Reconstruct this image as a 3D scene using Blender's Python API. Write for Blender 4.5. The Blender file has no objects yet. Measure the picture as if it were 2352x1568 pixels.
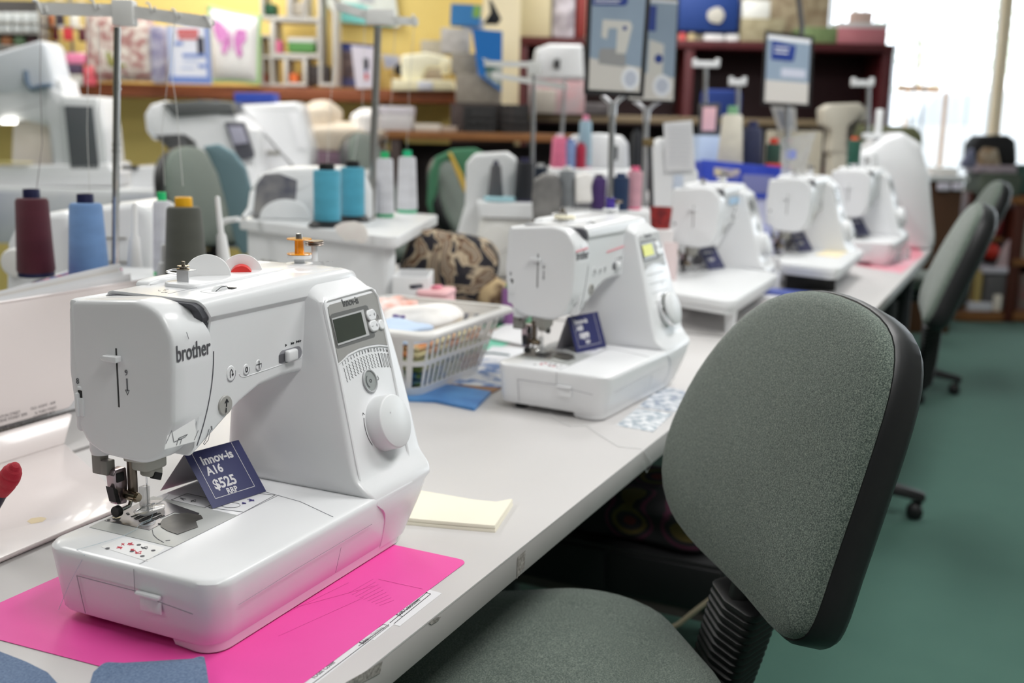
import bpy, bmesh, math, random
import numpy as np
from mathutils import Vector, Matrix, Euler
random.seed(7)
R_ = math.radians
S = bpy.context.scene
C = S.collection
# ---------------------------------------------------------------- camera
FPX, CX, CY, CAMZ = 2500.0, 1176.0, 784.0, 1.23
def _basis():
    a = Vector((2380-CX, 318-CY, FPX)).normalized()
    b = Vector((2380-CX-1000, 318-CY-22, FPX))
    up = b.cross(a).normalized()
    if up.y > 0: up = -up
    return a, up.cross(a), up            # world X, Y, Z in camera coordinates (x right, y down, z forward)
AX, AY, AZ = _basis()
cam_right = Vector((AX.x, AY.x, AZ.x)); cam_down = Vector((AX.y, AY.y, AZ.y)); cam_fwd = Vector((AX.z, AY.z, AZ.z))
cd = bpy.data.cameras.new('camera'); cam = bpy.data.objects.new('camera', cd); C.objects.link(cam)
m = Matrix.Identity(4)
for i in range(3):
    m[i][0] = cam_right[i]; m[i][1] = -cam_down[i]; m[i][2] = -cam_fwd[i]
m[2][3] = CAMZ
cam.matrix_world = m
cd.sensor_width = 36; cd.lens = FPX/2352*36; cd.clip_start = .02; cd.clip_end = 200
cd.dof.use_dof = True; cd.dof.focus_distance = 1.17; cd.dof.aperture_fstop = 3.9; cd.dof.aperture_blades = 9
S.camera = cam
S.view_settings.view_transform = 'Standard'; S.view_settings.look = 'None'
S.view_settings.gamma = 1; S.view_settings.use_curve_mapping = False
S.view_settings.exposure = 0.17
# ---------------------------------------------------------------- sky and lamps
wd = bpy.data.worlds.new('sky'); S.world = wd; wd.use_nodes = True
bg = wd.node_tree.nodes['Background']; bg.inputs[0].default_value = (.86, .93, 1, 1); bg.inputs[1].default_value = 3.4
def area(name, loc, size, power, col=(1, 1, 1), rot=(0, 0, 0)):
    l = bpy.data.lights.new(name, 'AREA'); l.shape = 'RECTANGLE'; l.size, l.size_y = size; l.energy = power; l.color = col
    o = bpy.data.objects.new(name, l); C.objects.link(o); o.location = loc; o.rotation_euler = rot
    return o
# ---------------------------------------------------------------- positions measured on the photograph
hf = Vector((cam_fwd.x, cam_fwd.y, 0)).normalized(); hr = Vector((hf.y, -hf.x, 0))   # horizontal forward / right
YAW = math.atan2(hf.y, hf.x)
O0 = Vector((0, 0, CAMZ))
def _dir(x, y):
    c = Vector((x-CX, y-CY, FPX)); return Vector((AX.dot(c), AY.dot(c), AZ.dot(c)))
def on_plane(x, y, p, n):
    d = _dir(x, y); p = Vector(p); n = Vector(n); return O0 + d*((p-O0).dot(n)/d.dot(n))
def at_z(x, y, z): return on_plane(x, y, (0, 0, z), (0, 0, 1))
def at_y(x, y, Y): return on_plane(x, y, (0, Y, 0), (0, 1, 0))
def at_x(x, y, X): return on_plane(x, y, (X, 0, 0), (1, 0, 0))
def at_h(x, y, h): return on_plane(x, y, hf*h, hf)
# ---------------------------------------------------------------- materials
MATS = {}
def mat(name, col, rough=.5, metal=0, coat=0, spec=.5, noise=None, bump=0, bscale=400, trans=0, alpha=1, emit=0, sheen=0, sss=0, ior=1.45):
    """noise = (scale, amount, second colour)"""
    if name in MATS: return MATS[name]
    M = bpy.data.materials.new(name); M.use_nodes = True; nt = M.node_tree; N = nt.nodes; L = nt.links
    b = N['Principled BSDF']; b.inputs['Base Color'].default_value = (*col, 1); b.inputs['Roughness'].default_value = rough
    b.inputs['Metallic'].default_value = metal; b.inputs['Specular IOR Level'].default_value = spec
    b.inputs['Coat Weight'].default_value = coat; b.inputs['Coat Roughness'].default_value = .06
    b.inputs['Transmission Weight'].default_value = trans; b.inputs['Alpha'].default_value = alpha; b.inputs['IOR'].default_value = ior
    b.inputs['Sheen Weight'].default_value = sheen
    if emit: b.inputs['Emission Color'].default_value = (*col, 1); b.inputs['Emission Strength'].default_value = emit
    tc = N.new('ShaderNodeTexCoord')
    if noise:
        sc, amt, c2 = noise[:3]
        n = N.new('ShaderNodeTexNoise'); n.inputs['Scale'].default_value = sc; n.inputs['Detail'].default_value = 5
        L.new(tc.outputs['Object'], n.inputs['Vector'])
        r = N.new('ShaderNodeValToRGB'); r.color_ramp.elements[0].position = .5-amt; r.color_ramp.elements[1].position = .5+amt
        r.color_ramp.elements[0].color = (*col, 1); r.color_ramp.elements[1].color = (*c2, 1)
        L.new(n.outputs['Fac'], r.inputs['Fac']); L.new(r.outputs['Color'], b.inputs['Base Color'])
    else:
        n = N.new('ShaderNodeTexNoise'); n.inputs['Scale'].default_value = 60; L.new(tc.outputs['Object'], n.inputs['Vector'])
        mr = N.new('ShaderNodeMapRange'); mr.inputs['To Min'].default_value = max(0, rough-.004); mr.inputs['To Max'].default_value = min(1, rough+.004)
        L.new(n.outputs['Fac'], mr.inputs['Value']); L.new(mr.outputs['Result'], b.inputs['Roughness'])
    if bump:
        n2 = N.new('ShaderNodeTexNoise'); n2.inputs['Scale'].default_value = bscale; n2.inputs['Detail'].default_value = 3
        L.new(tc.outputs['Object'], n2.inputs['Vector'])
        bp = N.new('ShaderNodeBump'); bp.inputs['Strength'].default_value = bump; bp.inputs['Distance'].default_value = .002
        L.new(n2.outputs['Fac'], bp.inputs['Height']); L.new(bp.outputs['Normal'], b.inputs['Normal'])
    MATS[name] = M; return M
def s2l(c): return tuple((v/255/12.92 if v/255 < .04045 else ((v/255+.055)/1.055)**2.4) for v in c)
_cm = {}
def cm(r, g, b, rough=.5, **k):
    """plain material from an sRGB colour"""
    key = (r, g, b, rough, tuple(sorted((a, str(v)) for a, v in k.items())))
    if key not in _cm: _cm[key] = mat('paint_%d_%d_%d_%d' % (r, g, b, len(_cm)), s2l((r, g, b)), rough, **k)
    return _cm[key]
WHITE = mat('white_gloss_plastic', (.82, .825, .84), .26, coat=.12)
WHITE2 = mat('white_satin_plastic', (.79, .80, .81), .38)
OFFW = mat('off_white_plastic', (.76, .75, .72), .4)
GREYP = mat('grey_plastic', s2l((150, 148, 142)), .4)
DGREY = mat('dark_grey_plastic', s2l((70, 70, 72)), .4)
BLACK = mat('black_plastic', (.012, .012, .013), .45)
SEAM = mat('seam_shadow_line', s2l((146, 146, 152)), .7)
INK = mat('black_print', (.02, .02, .025), .6)
INKG = mat('grey_print', s2l((95, 95, 100)), .6)
INKR = mat('red_print', s2l((205, 60, 80)), .6)
CHROME = mat('chrome', (.75, .75, .76), .12, metal=1)
STEEL = mat('brushed_steel', (.50, .50, .50), .32, metal=1, noise=(120, .4, (.40, .40, .40)))
PAPER = mat('white_paper', s2l((226, 226, 228)), .7)
CREAM = mat('cream_cloth', s2l((238, 232, 214)), .8, bump=.2, bscale=900)
# ---------------------------------------------------------------- geometry
def rpoly(pts, r, n=4):
    """polygon with rounded corners; r a number or one per corner"""
    out = []; k = len(pts)
    for i in range(k):
        p = Vector(pts[i]); a = Vector(pts[i-1]); b = Vector(pts[(i+1) % k]); rr = r[i] if isinstance(r, (list, tuple)) else r
        u = (a-p); v = (b-p); lu, lv = u.length, v.length
        if rr <= 0: out += [p.copy()]*(n+1) if isinstance(r, (list, tuple)) else [p.copy()]; continue
        u.normalize(); v.normalize(); ang = u.angle(v); t = min(rr/math.tan(ang/2), lu*.49, lv*.49); rr2 = t*math.tan(ang/2)
        c = p + (u+v).normalized()*(rr2/math.sin(ang/2)); p0 = p+u*t; p1 = p+v*t
        a0 = math.atan2(p0.y-c.y, p0.x-c.x); a1 = math.atan2(p1.y-c.y, p1.x-c.x); da = (a1-a0+math.pi) % (2*math.pi)-math.pi
        for j in range(n+1):
            t_ = a0+da*j/n; out.append(Vector((c.x+rr2*math.cos(t_), c.y+rr2*math.sin(t_))))
    return out
def offs(poly, d):
    """inset a 2D polygon by d"""
    k = len(poly); area_ = sum(poly[i-1].x*poly[i].y-poly[i].x*poly[i-1].y for i in range(k)); s = 1 if area_ > 0 else -1
    out = []
    for i in range(k):
        p = poly[i]; j = 1
        while (poly[i-j]-p).length < 1e-7 and j < k-1: j += 1
        l = 1
        while (poly[(i+l) % k]-p).length < 1e-7 and l < k-1: l += 1
        u = (p-poly[i-j]).normalized(); v = (poly[(i+l) % k]-p).normalized()
        n1 = Vector((-u.y, u.x)); n2 = Vector((-v.y, v.x)); nn = (n1+n2)
        if nn.length < 1e-6: nn = n1
        nn.normalize(); out.append(p+nn*(s*d/max(.4, nn.dot(n1))))
    return out
class G:
    def __init__(s): s.bm = bmesh.new(); s.M = None
    def _fin(s, verts, M=None):
        if M is not None: bmesh.ops.transform(s.bm, matrix=M, verts=verts)
        if s.M is not None: bmesh.ops.transform(s.bm, matrix=s.M, verts=verts)
        return s
    def box(s, x, y, z, sx, sy, sz, r=0, seg=2, rot=None):
        """centre and full sizes"""
        g = bmesh.ops.create_cube(s.bm, size=1)['verts']
        bmesh.ops.scale(s.bm, vec=(sx, sy, sz), verts=g)
        if r > 0:
            r = min(r, .49*min(sx, sy, sz)); ed = list({e for v in g for e in v.link_edges})
            q = bmesh.ops.bevel(s.bm, geom=ed, offset=r, segments=seg, profile=.5, affect='EDGES'); g = list({v for v in q['verts']} | {v for v in g if v.is_valid})
        M = Matrix.Translation((x, y, z))
        if rot: M = M @ Euler(rot).to_matrix().to_4x4()
        return s._fin(g, M)
    def loft(s, rings, cap=(True, True), closed=False):
        vs = [[s.bm.verts.new(p) for p in r] for r in rings]; k = len(rings[0]); n = len(vs)
        for i in range(n if closed else n-1):
            a, b = vs[i], vs[(i+1) % n]
            for j in range(k):
                q = (a[j], a[(j+1) % k], b[(j+1) % k], b[j])
                try: s.bm.faces.new(q)
                except ValueError: pass
        if not closed:
            if cap[0]: s.bm.faces.new(vs[0][::-1])
            if cap[1]: s.bm.faces.new(vs[-1])
        return s._fin([v for r in vs for v in r])
    def prism(s, poly, a, b, plane='xz', r=0, seg=3):
        """extrude 2D polygon between a and b with rounded cap edges"""
        poly = [Vector(p) for p in poly]
        mp = {'xz': lambda p, d: (p.x, d, p.y), 'xy': lambda p, d: (p.x, p.y, d), 'yz': lambda p, d: (d, p.x, p.y)}[plane]
        st = []
        sg = 1 if b > a else -1
        if r > 0:
            for j in range(seg+1):
                t = math.pi/2*j/seg; st.append((a+sg*r*(1-math.sin(t)), r*(1-math.cos(t))))
            st = st[::-1]; st2 = [(b-(d-a), i) for d, i in st][::-1]; st = st+st2
        else: st = [(a, 0), (b, 0)]
        return s.loft([[mp(p, d) for p in (offs(poly, i) if i else poly)] for d, i in st])
    def lathe(s, prof, o=(0, 0, 0), n=24, axis='z', M=None):
        rings = []
        for r, z in prof:
            rings.append([(max(r, 1e-5)*math.cos(2*math.pi*j/n), max(r, 1e-5)*math.sin(2*math.pi*j/n), z) for j in range(n)])
        mm = s.M; s.M = None
        k = len(s.bm.verts); s.loft(rings); s.bm.verts.ensure_lookup_table(); vs = s.bm.verts[k:]
        T = Matrix.Translation(o)
        if axis == 'x': T = T @ Matrix.Rotation(math.pi/2, 4, 'Y')
        if axis == 'y': T = T @ Matrix.Rotation(-math.pi/2, 4, 'X')
        if M is not None: T = T @ M
        s.M = mm
        return s._fin(list(vs), T)
    def cyl(s, p0, p1, r0, r1=None, n=16):
        p0 = Vector(p0); p1 = Vector(p1); d = p1-p0; r1 = r0 if r1 is None else r1
        Q = d.to_track_quat('Z', 'Y').to_matrix().to_4x4()
        return s.lathe([(r0, 0), (r1, d.length)], p0, n, M=Q)
    def tube(s, pts, r, n=8, closed=False):
        pts = [Vector(p) for p in pts]; rings = []; k = len(pts); up = None
        for i, p in enumerate(pts):
            a = pts[i-1] if (i > 0 or closed) else p; b = pts[(i+1) % k] if (i < k-1 or closed) else p
            t = (b-a).normalized()
            if up is None: up = Vector((0, 0, 1)) if abs(t.z) < .9 else Vector((1, 0, 0))
            x = t.cross(up).normalized(); y = x.cross(t).normalized(); up = y
            rr = r[i] if isinstance(r, (list, tuple)) else r
            rings.append([p+x*rr*math.cos(2*math.pi*j/n)+y*rr*math.sin(2*math.pi*j/n) for j in range(n)])
        return s.loft(rings, closed=closed)
    def sheet(s, fn, nu, nv, th=0):
        """fn(u,v)->point; th thickness"""
        P = [[Vector(fn(i/nu, j/nv)) for j in range(nv+1)] for i in range(nu+1)]
        def nrm(i, j):
            a = P[min(i+1, nu)][j]-P[max(i-1, 0)][j]; b = P[i][min(j+1, nv)]-P[i][max(j-1, 0)]
            c = a.cross(b); return c.normalized() if c.length > 1e-12 else Vector((0, 0, 1))
        V = [[s.bm.verts.new(P[i][j]) for j in range(nv+1)] for i in range(nu+1)]; allv = [v for r in V for v in r]
        for i in range(nu):
            for j in range(nv): s.bm.faces.new((V[i][j], V[i+1][j], V[i+1][j+1], V[i][j+1]))
        if th:
            W_ = [[s.bm.verts.new(P[i][j]-nrm(i, j)*th) for j in range(nv+1)] for i in range(nu+1)]; allv += [v for r in W_ for v in r]
            for i in range(nu):
                for j in range(nv): s.bm.faces.new((W_[i][j+1], W_[i+1][j+1], W_[i+1][j], W_[i][j]))
            for i in range(nu):
                s.bm.faces.new((V[i+1][0], V[i][0], W_[i][0], W_[i+1][0])); s.bm.faces.new((V[i][nv], V[i+1][nv], W_[i+1][nv], W_[i][nv]))
            for j in range(nv):
                s.bm.faces.new((V[0][j], V[0][j+1], W_[0][j+1], W_[0][j])); s.bm.faces.new((V[nu][j+1], V[nu][j], W_[nu][j], W_[nu][j+1]))
        return s._fin(allv)
    def put(s, name, m, parent=None, label=None, angle=38, sub=0, loc=None, rotz=None):
        bm = s.bm
        bmesh.ops.recalc_face_normals(bm, faces=bm.faces)
        ca = math.radians(angle)
        for f in bm.faces: f.smooth = True
        for e in bm.edges:
            if len(e.link_faces) == 2 and e.link_faces[0].normal.angle(e.link_faces[1].normal, 0) > ca: e.smooth = False
        me = bpy.data.meshes.new(name); bm.to_mesh(me); bm.free()
        for mm in (m if isinstance(m, (list, tuple)) else [m]): me.materials.append(mm)
        o = bpy.data.objects.new(name, me); C.objects.link(o)
        if parent: o.parent = parent
        if label: o['label'] = label
        if loc is not None: o.location = loc
        if rotz is not None: o.rotation_euler = (0, 0, rotz)
        return o
def thing(name, label, cat, loc=(0, 0, 0), rotz=0, group=None, tilt=None):
    o = bpy.data.objects.new(name, None); C.objects.link(o); o.empty_display_size = .02
    o.location = loc; o.rotation_euler = (tilt[0] if tilt else 0, tilt[1] if tilt else 0, rotz)
    return tag(o, label, cat, group)
def tag(o, label, cat, group=None):
    o['label'] = label; o['category'] = cat
    if group: o['group'] = group
    return o
def struct(o): o['kind'] = 'structure'; return o
def stuff(o): o['kind'] = 'stuff'; return o
def kids(o): return [c for c in list(C.objects) if c.parent == o]
def copy_tree(o, parent=None, loc=None, rotz=None, label=None, group=None, scale=None, skip=()):
    c = o.copy(); C.objects.link(c); c.parent = parent
    if loc is not None: c.location = loc
    if rotz is not None: c.rotation_euler[2] = rotz
    if label: c['label'] = label
    if group: c['group'] = group
    if scale: c.scale = (scale,)*3
    for ch in kids(o):
        if ch.name.split('.')[0] in skip: continue
        copy_tree(ch, c)
    return c
FONTM = {}
def lettering(txt, size, M, m, parent, name='lettering', label=None, th=.0002, bold=0, align='LEFT', sx=1.0, shear=0):
    """flat print as thin solid letters; M places x (reading), y (up), z (out of the surface)"""
    cu = bpy.data.curves.new('t', 'FONT'); cu.body = txt; cu.size = size; cu.extrude = th; cu.offset = bold; cu.align_x = align; cu.resolution_u = 3; cu.shear = shear
    cu.space_line = .95
    ob = bpy.data.objects.new('t', cu); C.objects.link(ob)
    me = bpy.data.meshes.new_from_object(ob); bpy.data.objects.remove(ob)
    me.transform(M @ Matrix.Diagonal((sx, 1, 1, 1))); me.materials.clear(); me.materials.append(m); me.name = name
    o = bpy.data.objects.new(name, me); C.objects.link(o)
    if parent: o.parent = parent
    if label: o['label'] = label
    return o
def frame(o, x, y):
    """matrix from an origin, a reading direction and an up direction"""
    x = Vector(x).normalized(); y = Vector(y); y = (y-x*y.dot(x)).normalized(); z = x.cross(y)
    M = Matrix.Identity(4)
    for i in range(3): M[i][0] = x[i]; M[i][1] = y[i]; M[i][2] = z[i]; M[i][3] = o[i]
    return M
# ---------------------------------------------------------------- lamps of the shop (ceiling troffers, the last pair added to brighten the yellow wall) and daylight at the shop window
TROFFERS = ((.6, -.6), (2.2, -.2), (4.4, .6), (1.0, 2.6), (3.4, 2.9), (6.2, 2.0), (5.6, 4.6), (-1.2, 1.6), (3.4, 5.4), (4.7, 3.9))
for (x, y) in TROFFERS:
    area('ceiling_lamp_light', (x, y, 2.70), (1.2, .55), 22 if x > -1 else 8, (1, .99, .975))
# ---------------------------------------------------------------- setting
CARPET = mat('green_carpet', s2l((66, 104, 92)), .95, noise=(7, .45, s2l((74, 112, 99))), bump=.5, bscale=500, sheen=.1)
LAMINATE = mat('pale_grey_laminate', s2l((206, 203, 202)), .42, noise=(5, .5, s2l((200, 197, 196))), bump=.02, bscale=900)
EDGE = mat('grey_laminate_edge', s2l((174, 170, 168)), .5, noise=(14, .5, s2l((165, 161, 159))))
YELLOW = mat('yellow_wall_paint', s2l((244, 220, 138)), .75, noise=(2, .5, s2l((238, 212, 128))), bump=.05, bscale=200)
WOOD = mat('brown_shelf_wood', s2l((158, 92, 58)), .5, noise=(6, .4, s2l((136, 74, 44))))
WOOD2 = mat('honey_wood', s2l((150, 100, 55)), .5, noise=(6, .4, s2l((120, 75, 38))))
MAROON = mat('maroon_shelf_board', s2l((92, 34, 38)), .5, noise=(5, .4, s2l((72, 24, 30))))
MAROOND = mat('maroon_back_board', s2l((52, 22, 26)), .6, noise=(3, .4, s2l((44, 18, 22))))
def put_s(g, name, m, **k): return struct(g.put(name, m, **k))
g = G(); g.box(4, 3, -.02, 16, 16, .04); put_s(g, 'floor', CARPET)
g = G(); g.box(4, 3, 2.84, 16, 16, .06); put_s(g, 'ceiling', mat('white_ceiling', (.8, .8, .78), .8))
def hb(name, m, x0, x1, h, z0, z1, th, **k):
    """wall piece facing the camera: picture columns x0..x1 at distance h, heights z0..z1"""
    a = at_h(x0, 300, h); b = at_h(x1, 300, h); w = (b-a).length; c = (a+b)/2+hf*th/2
    g = G(); g.box(0, 0, 0, w, th, z1-z0); o = g.put(name, m, loc=(c.x, c.y, (z0+z1)/2), rotz=YAW-math.pi/2); return o, w
o, _ = hb('wall_back', YELLOW, -900, 1120, 6.6, 0, 2.81, .12); struct(o)
o, _ = hb('trim_1', mat('cream_pillar_paint', s2l((250, 236, 200)), .6), 1105, 1190, 6.4, 1.22, 2.81, .35); struct(o)
o, _ = hb('trim_2', mat('cream_pillar_base', s2l((190, 172, 130)), .6), 1100, 1195, 6.4, 0, 1.215, .38); struct(o)
o, _ = hb('wall_right', mat('cream_wall_paint', s2l((205, 196, 172)), .7), 1150, 1885, 8.0, 0, 2.81, .12); struct(o)
for nm, (x, y, sx, sy) in dict(wall_left=(3, 9.6, 16, .1), wall_behind=(-3.2, 3, .1, 14), wall_aisle=(3, -3.6, 13.2, .1)).items():
    g = G(); g.box(x, y, 1.4, sx, sy, 2.8); put_s(g, nm, mat('light_wall_paint', s2l((216, 214, 210)), .7) if nm != 'wall_behind' else mat('grey_wall_paint', s2l((120, 118, 116)), .7))
# shop window with timber post, sill, glass and vertical blinds
HW = 9.0
o, _ = hb('wall_window', mat('white_wall_paint', s2l((225, 222, 214)), .7), 1850, 2900, HW, 0, .78, .15); struct(o)
wroot = thing('window_1', 'tall shop window behind vertical blinds', 'window'); del wroot['category']; del wroot['label']; wroot['kind'] = 'structure'
TIMBER = mat('pale_timber', s2l((242, 216, 172)), .5, noise=(8, .4, s2l((232, 204, 160))))
for x, w in ((1850, 30), (2278, 20), (2620, 20)):
    o, _ = hb('window_post', TIMBER, x, x+w, HW, .80, 2.81, .1); o.parent = wroot
o, _ = hb('window_sill', TIMBER, 1850, 2900, HW-.1, .77, .81, .25); o.parent = wroot
GLASS = mat('window_glass', (1, 1, 1), 0, trans=1, ior=1.01, spec=.2)
for x0, x1 in ((1880, 2280), (2300, 2620), (2640, 2900)):
    o, _ = hb('window_pane', GLASS, x0, x1, HW+.05, .81, 2.81, .006); o.parent = wroot
BL = mat('blind_slat_fabric', s2l((248, 249, 250)), .8, trans=.0, alpha=.72, noise=(3, .3, s2l((226, 232, 240))))
k = 0
xx = 1890
random.seed(3)
while xx < 2560:
    a = at_h(xx, 300, HW-.12); g = G(); g.box(0, 0, 0, .085, .002, 1.92)
    g.box(0, 0, -.955, .08, .006, .02)
    o = g.put('blind_slat', BL, wroot, loc=(a.x, a.y, 1.80), rotz=YAW-math.pi/2+R_(62+random.uniform(-8, 8))); xx += 25; k += 1
g = G(); a = at_h(1886, 300, HW-.12); b = at_h(2560, 300, HW-.12); c = (a+b)/2
g.box(0, 0, 0, (b-a).length+.1, .04, .05); g.put('blind_rail', WHITE2, wroot, loc=(c.x, c.y, 2.78), rotz=YAW-math.pi/2)
# ceiling lamps as real fittings
for (x, y) in TROFFERS[:3]+TROFFERS[5:6]:
    t = thing('ceiling_lamp', 'x', 'lamp', (x, y, 2.75)); del t['label']; del t['category']; struct(t)
    g = G(); g.box(0, 0, .03, 1.24, .6, .06, r=.005); g.put('housing', WHITE2, t)
    g = G(); g.box(0, 0, -.004, 1.16, .52, .006); g.put('diffuser', mat('lit_diffuser', (1, 1, 1), .5, emit=3), t)
# ---------------------------------------------------------------- worktables
def table(x0, x1, y0, y1, label, legs, group=None, th=.034, zt=.73, frame_=True):
    t = thing('work_table', label, 'table', ((x0+x1)/2, (y0+y1)/2, 0), group=group)
    cx, cy = (x0+x1)/2, (y0+y1)/2; w, d = x1-x0, y1-y0
    g = G(); g.box(0, 0, zt-.001, w, d, .002); g.put('table_top', LAMINATE, t)
    g = G(); g.box(0, 0, zt-.002-th/2, w, d, th, r=.0015); g.put('table_edge', EDGE, t)
    if frame_:
        for sx in (-1, 1):
            for sy in (-1, 1):
                g = G(); g.box(sx*(w/2-.12), sy*(d/2-.08), (zt-th)/2-.001, .035, .035, zt-th-.002, r=.004); g.put('leg', mat('dark_table_leg', (.03, .03, .035), .5), t)
            g = G(); g.box(sx*(w/2-.12), 0, .10, .03, d-.2, .03); g.put('foot_rail', mat('dark_table_leg', (.03, .03, .035), .5), t)
    return t
T1 = table(-1.0, 2.62, .514, 1.27, 'long pale grey table in front, machine on a pink mat stands on it', 1)
T2 = table(2.64, 5.3, .375, 1.27, 'pale grey table behind the first one, jutting towards the aisle', 1)
T3 = table(-.8, 4.7, 1.285, 2.05, 'pale grey table behind the front machines carrying the overlockers', 1)
# wear on the front table's edge
WEAR = mat('edge_scuff', s2l((112, 108, 104)), .8, noise=(300, .2, s2l((176, 170, 164))))
def scuff(pts, parent=T1, m=WEAR):
    o0 = parent.location
    g = G(); v = [g.bm.verts.new((p.x-o0.x, p.y-o0.y-.0006, p.z)) for p in [at_y(x, y, .514) for x, y in pts]]; g.bm.faces.new(v); g.put('worn_patch', m, parent)
scuff([(858, 1530), (878, 1517), (872, 1545), (860, 1552), (828, 1568), (790, 1568)])
scuff([(1188, 1279), (1206, 1263), (1205, 1290), (1203, 1304), (1192, 1315), (1186, 1330), (1187, 1300)])
scuff([(983, 1430), (1000, 1417), (1012, 1416), (1004, 1426), (990, 1434)])
# ---------------------------------------------------------------- the sewing machine (origin: near left corner of the bed, on the table)
MO = Vector((.73, .63, .73))
ZB = .085                                   # height of the bed
def colY(z): return .013+(z-.07)/.23*.072   # sloping front of the column
COLN = Vector((0, -.23, .072)).normalized()
def on_col(x, y):                           # picture point -> column front, machine coordinates
    return on_plane(x, y, MO+Vector((0, .013, .07)), (0, .23, -.072))-MO
def on_arm(x, y, Y=.105): return at_y(x, y, MO.y+Y)-MO
def on_face(x, y, X=.065): return at_x(x, y, MO.x+X)-MO
def on_bed(x, y, z=ZB): return at_z(x, y, MO.z+z)-MO
def flat(g, pts, n, th=.0006, lift=.0001):
    """thin plate through points lying on a surface with outward normal n"""
    n = Vector(n); a = [g.bm.verts.new(p+n*lift) for p in pts]; b = [g.bm.verts.new(p+n*(lift+th)) for p in pts]; k = len(a)
    g.bm.faces.new(a); g.bm.faces.new(b[::-1])
    for i in range(k): g.bm.faces.new((a[i], b[i], b[(i+1) % k], a[(i+1) % k]))
    return g
def line(g, pts, n, w=.0007, th=.0003):
    """thin drawn line along points on a surface"""
    n = Vector(n)
    for a, b in zip(pts[:-1], pts[1:]):
        d = (b-a)
        if d.length < 1e-6: continue
        s = d.normalized().cross(n)*w/2; e = d.normalized()*w*.3
        flat(g, [a-s-e, b-s+e, b+s+e, a+s-e], n, th)
    return g
def ell(c, ax, ay, rx, ry, n=20, a0=0, a1=2*math.pi):
    full = abs(a1-a0-2*math.pi) < 1e-6
    return [c+ax*rx*math.cos(a0+(a1-a0)*i/(n if full else n-1))+ay*ry*math.sin(a0+(a1-a0)*i/(n if full else n-1)) for i in range(n)]
def rrect(x0, x1, y0, y1, r, n=5): return rpoly([(x0, y0), (x1, y0), (x1, y1), (x0, y1)], r, n)
def seam_x(z):
    if z < .272: return .1226-((.272-z)/.093)**2*.0276
    return .1226-((z-.272)/.050)**2*.022
LCDG = mat('panel_grey_metallic', s2l((158, 156, 152)), .35, metal=.2)
LCDS = mat('lcd_glass', s2l((52, 56, 52)), .12, noise=(18, .45, s2l((66, 72, 62))))
SM_Z = Vector((0, 0, 1)); SM_Y = Vector((0, -1, 0)); SM_X = Vector((-1, 0, 0))
def base_y(z): return .003+.019*max(0, 1-z/.062)
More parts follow.
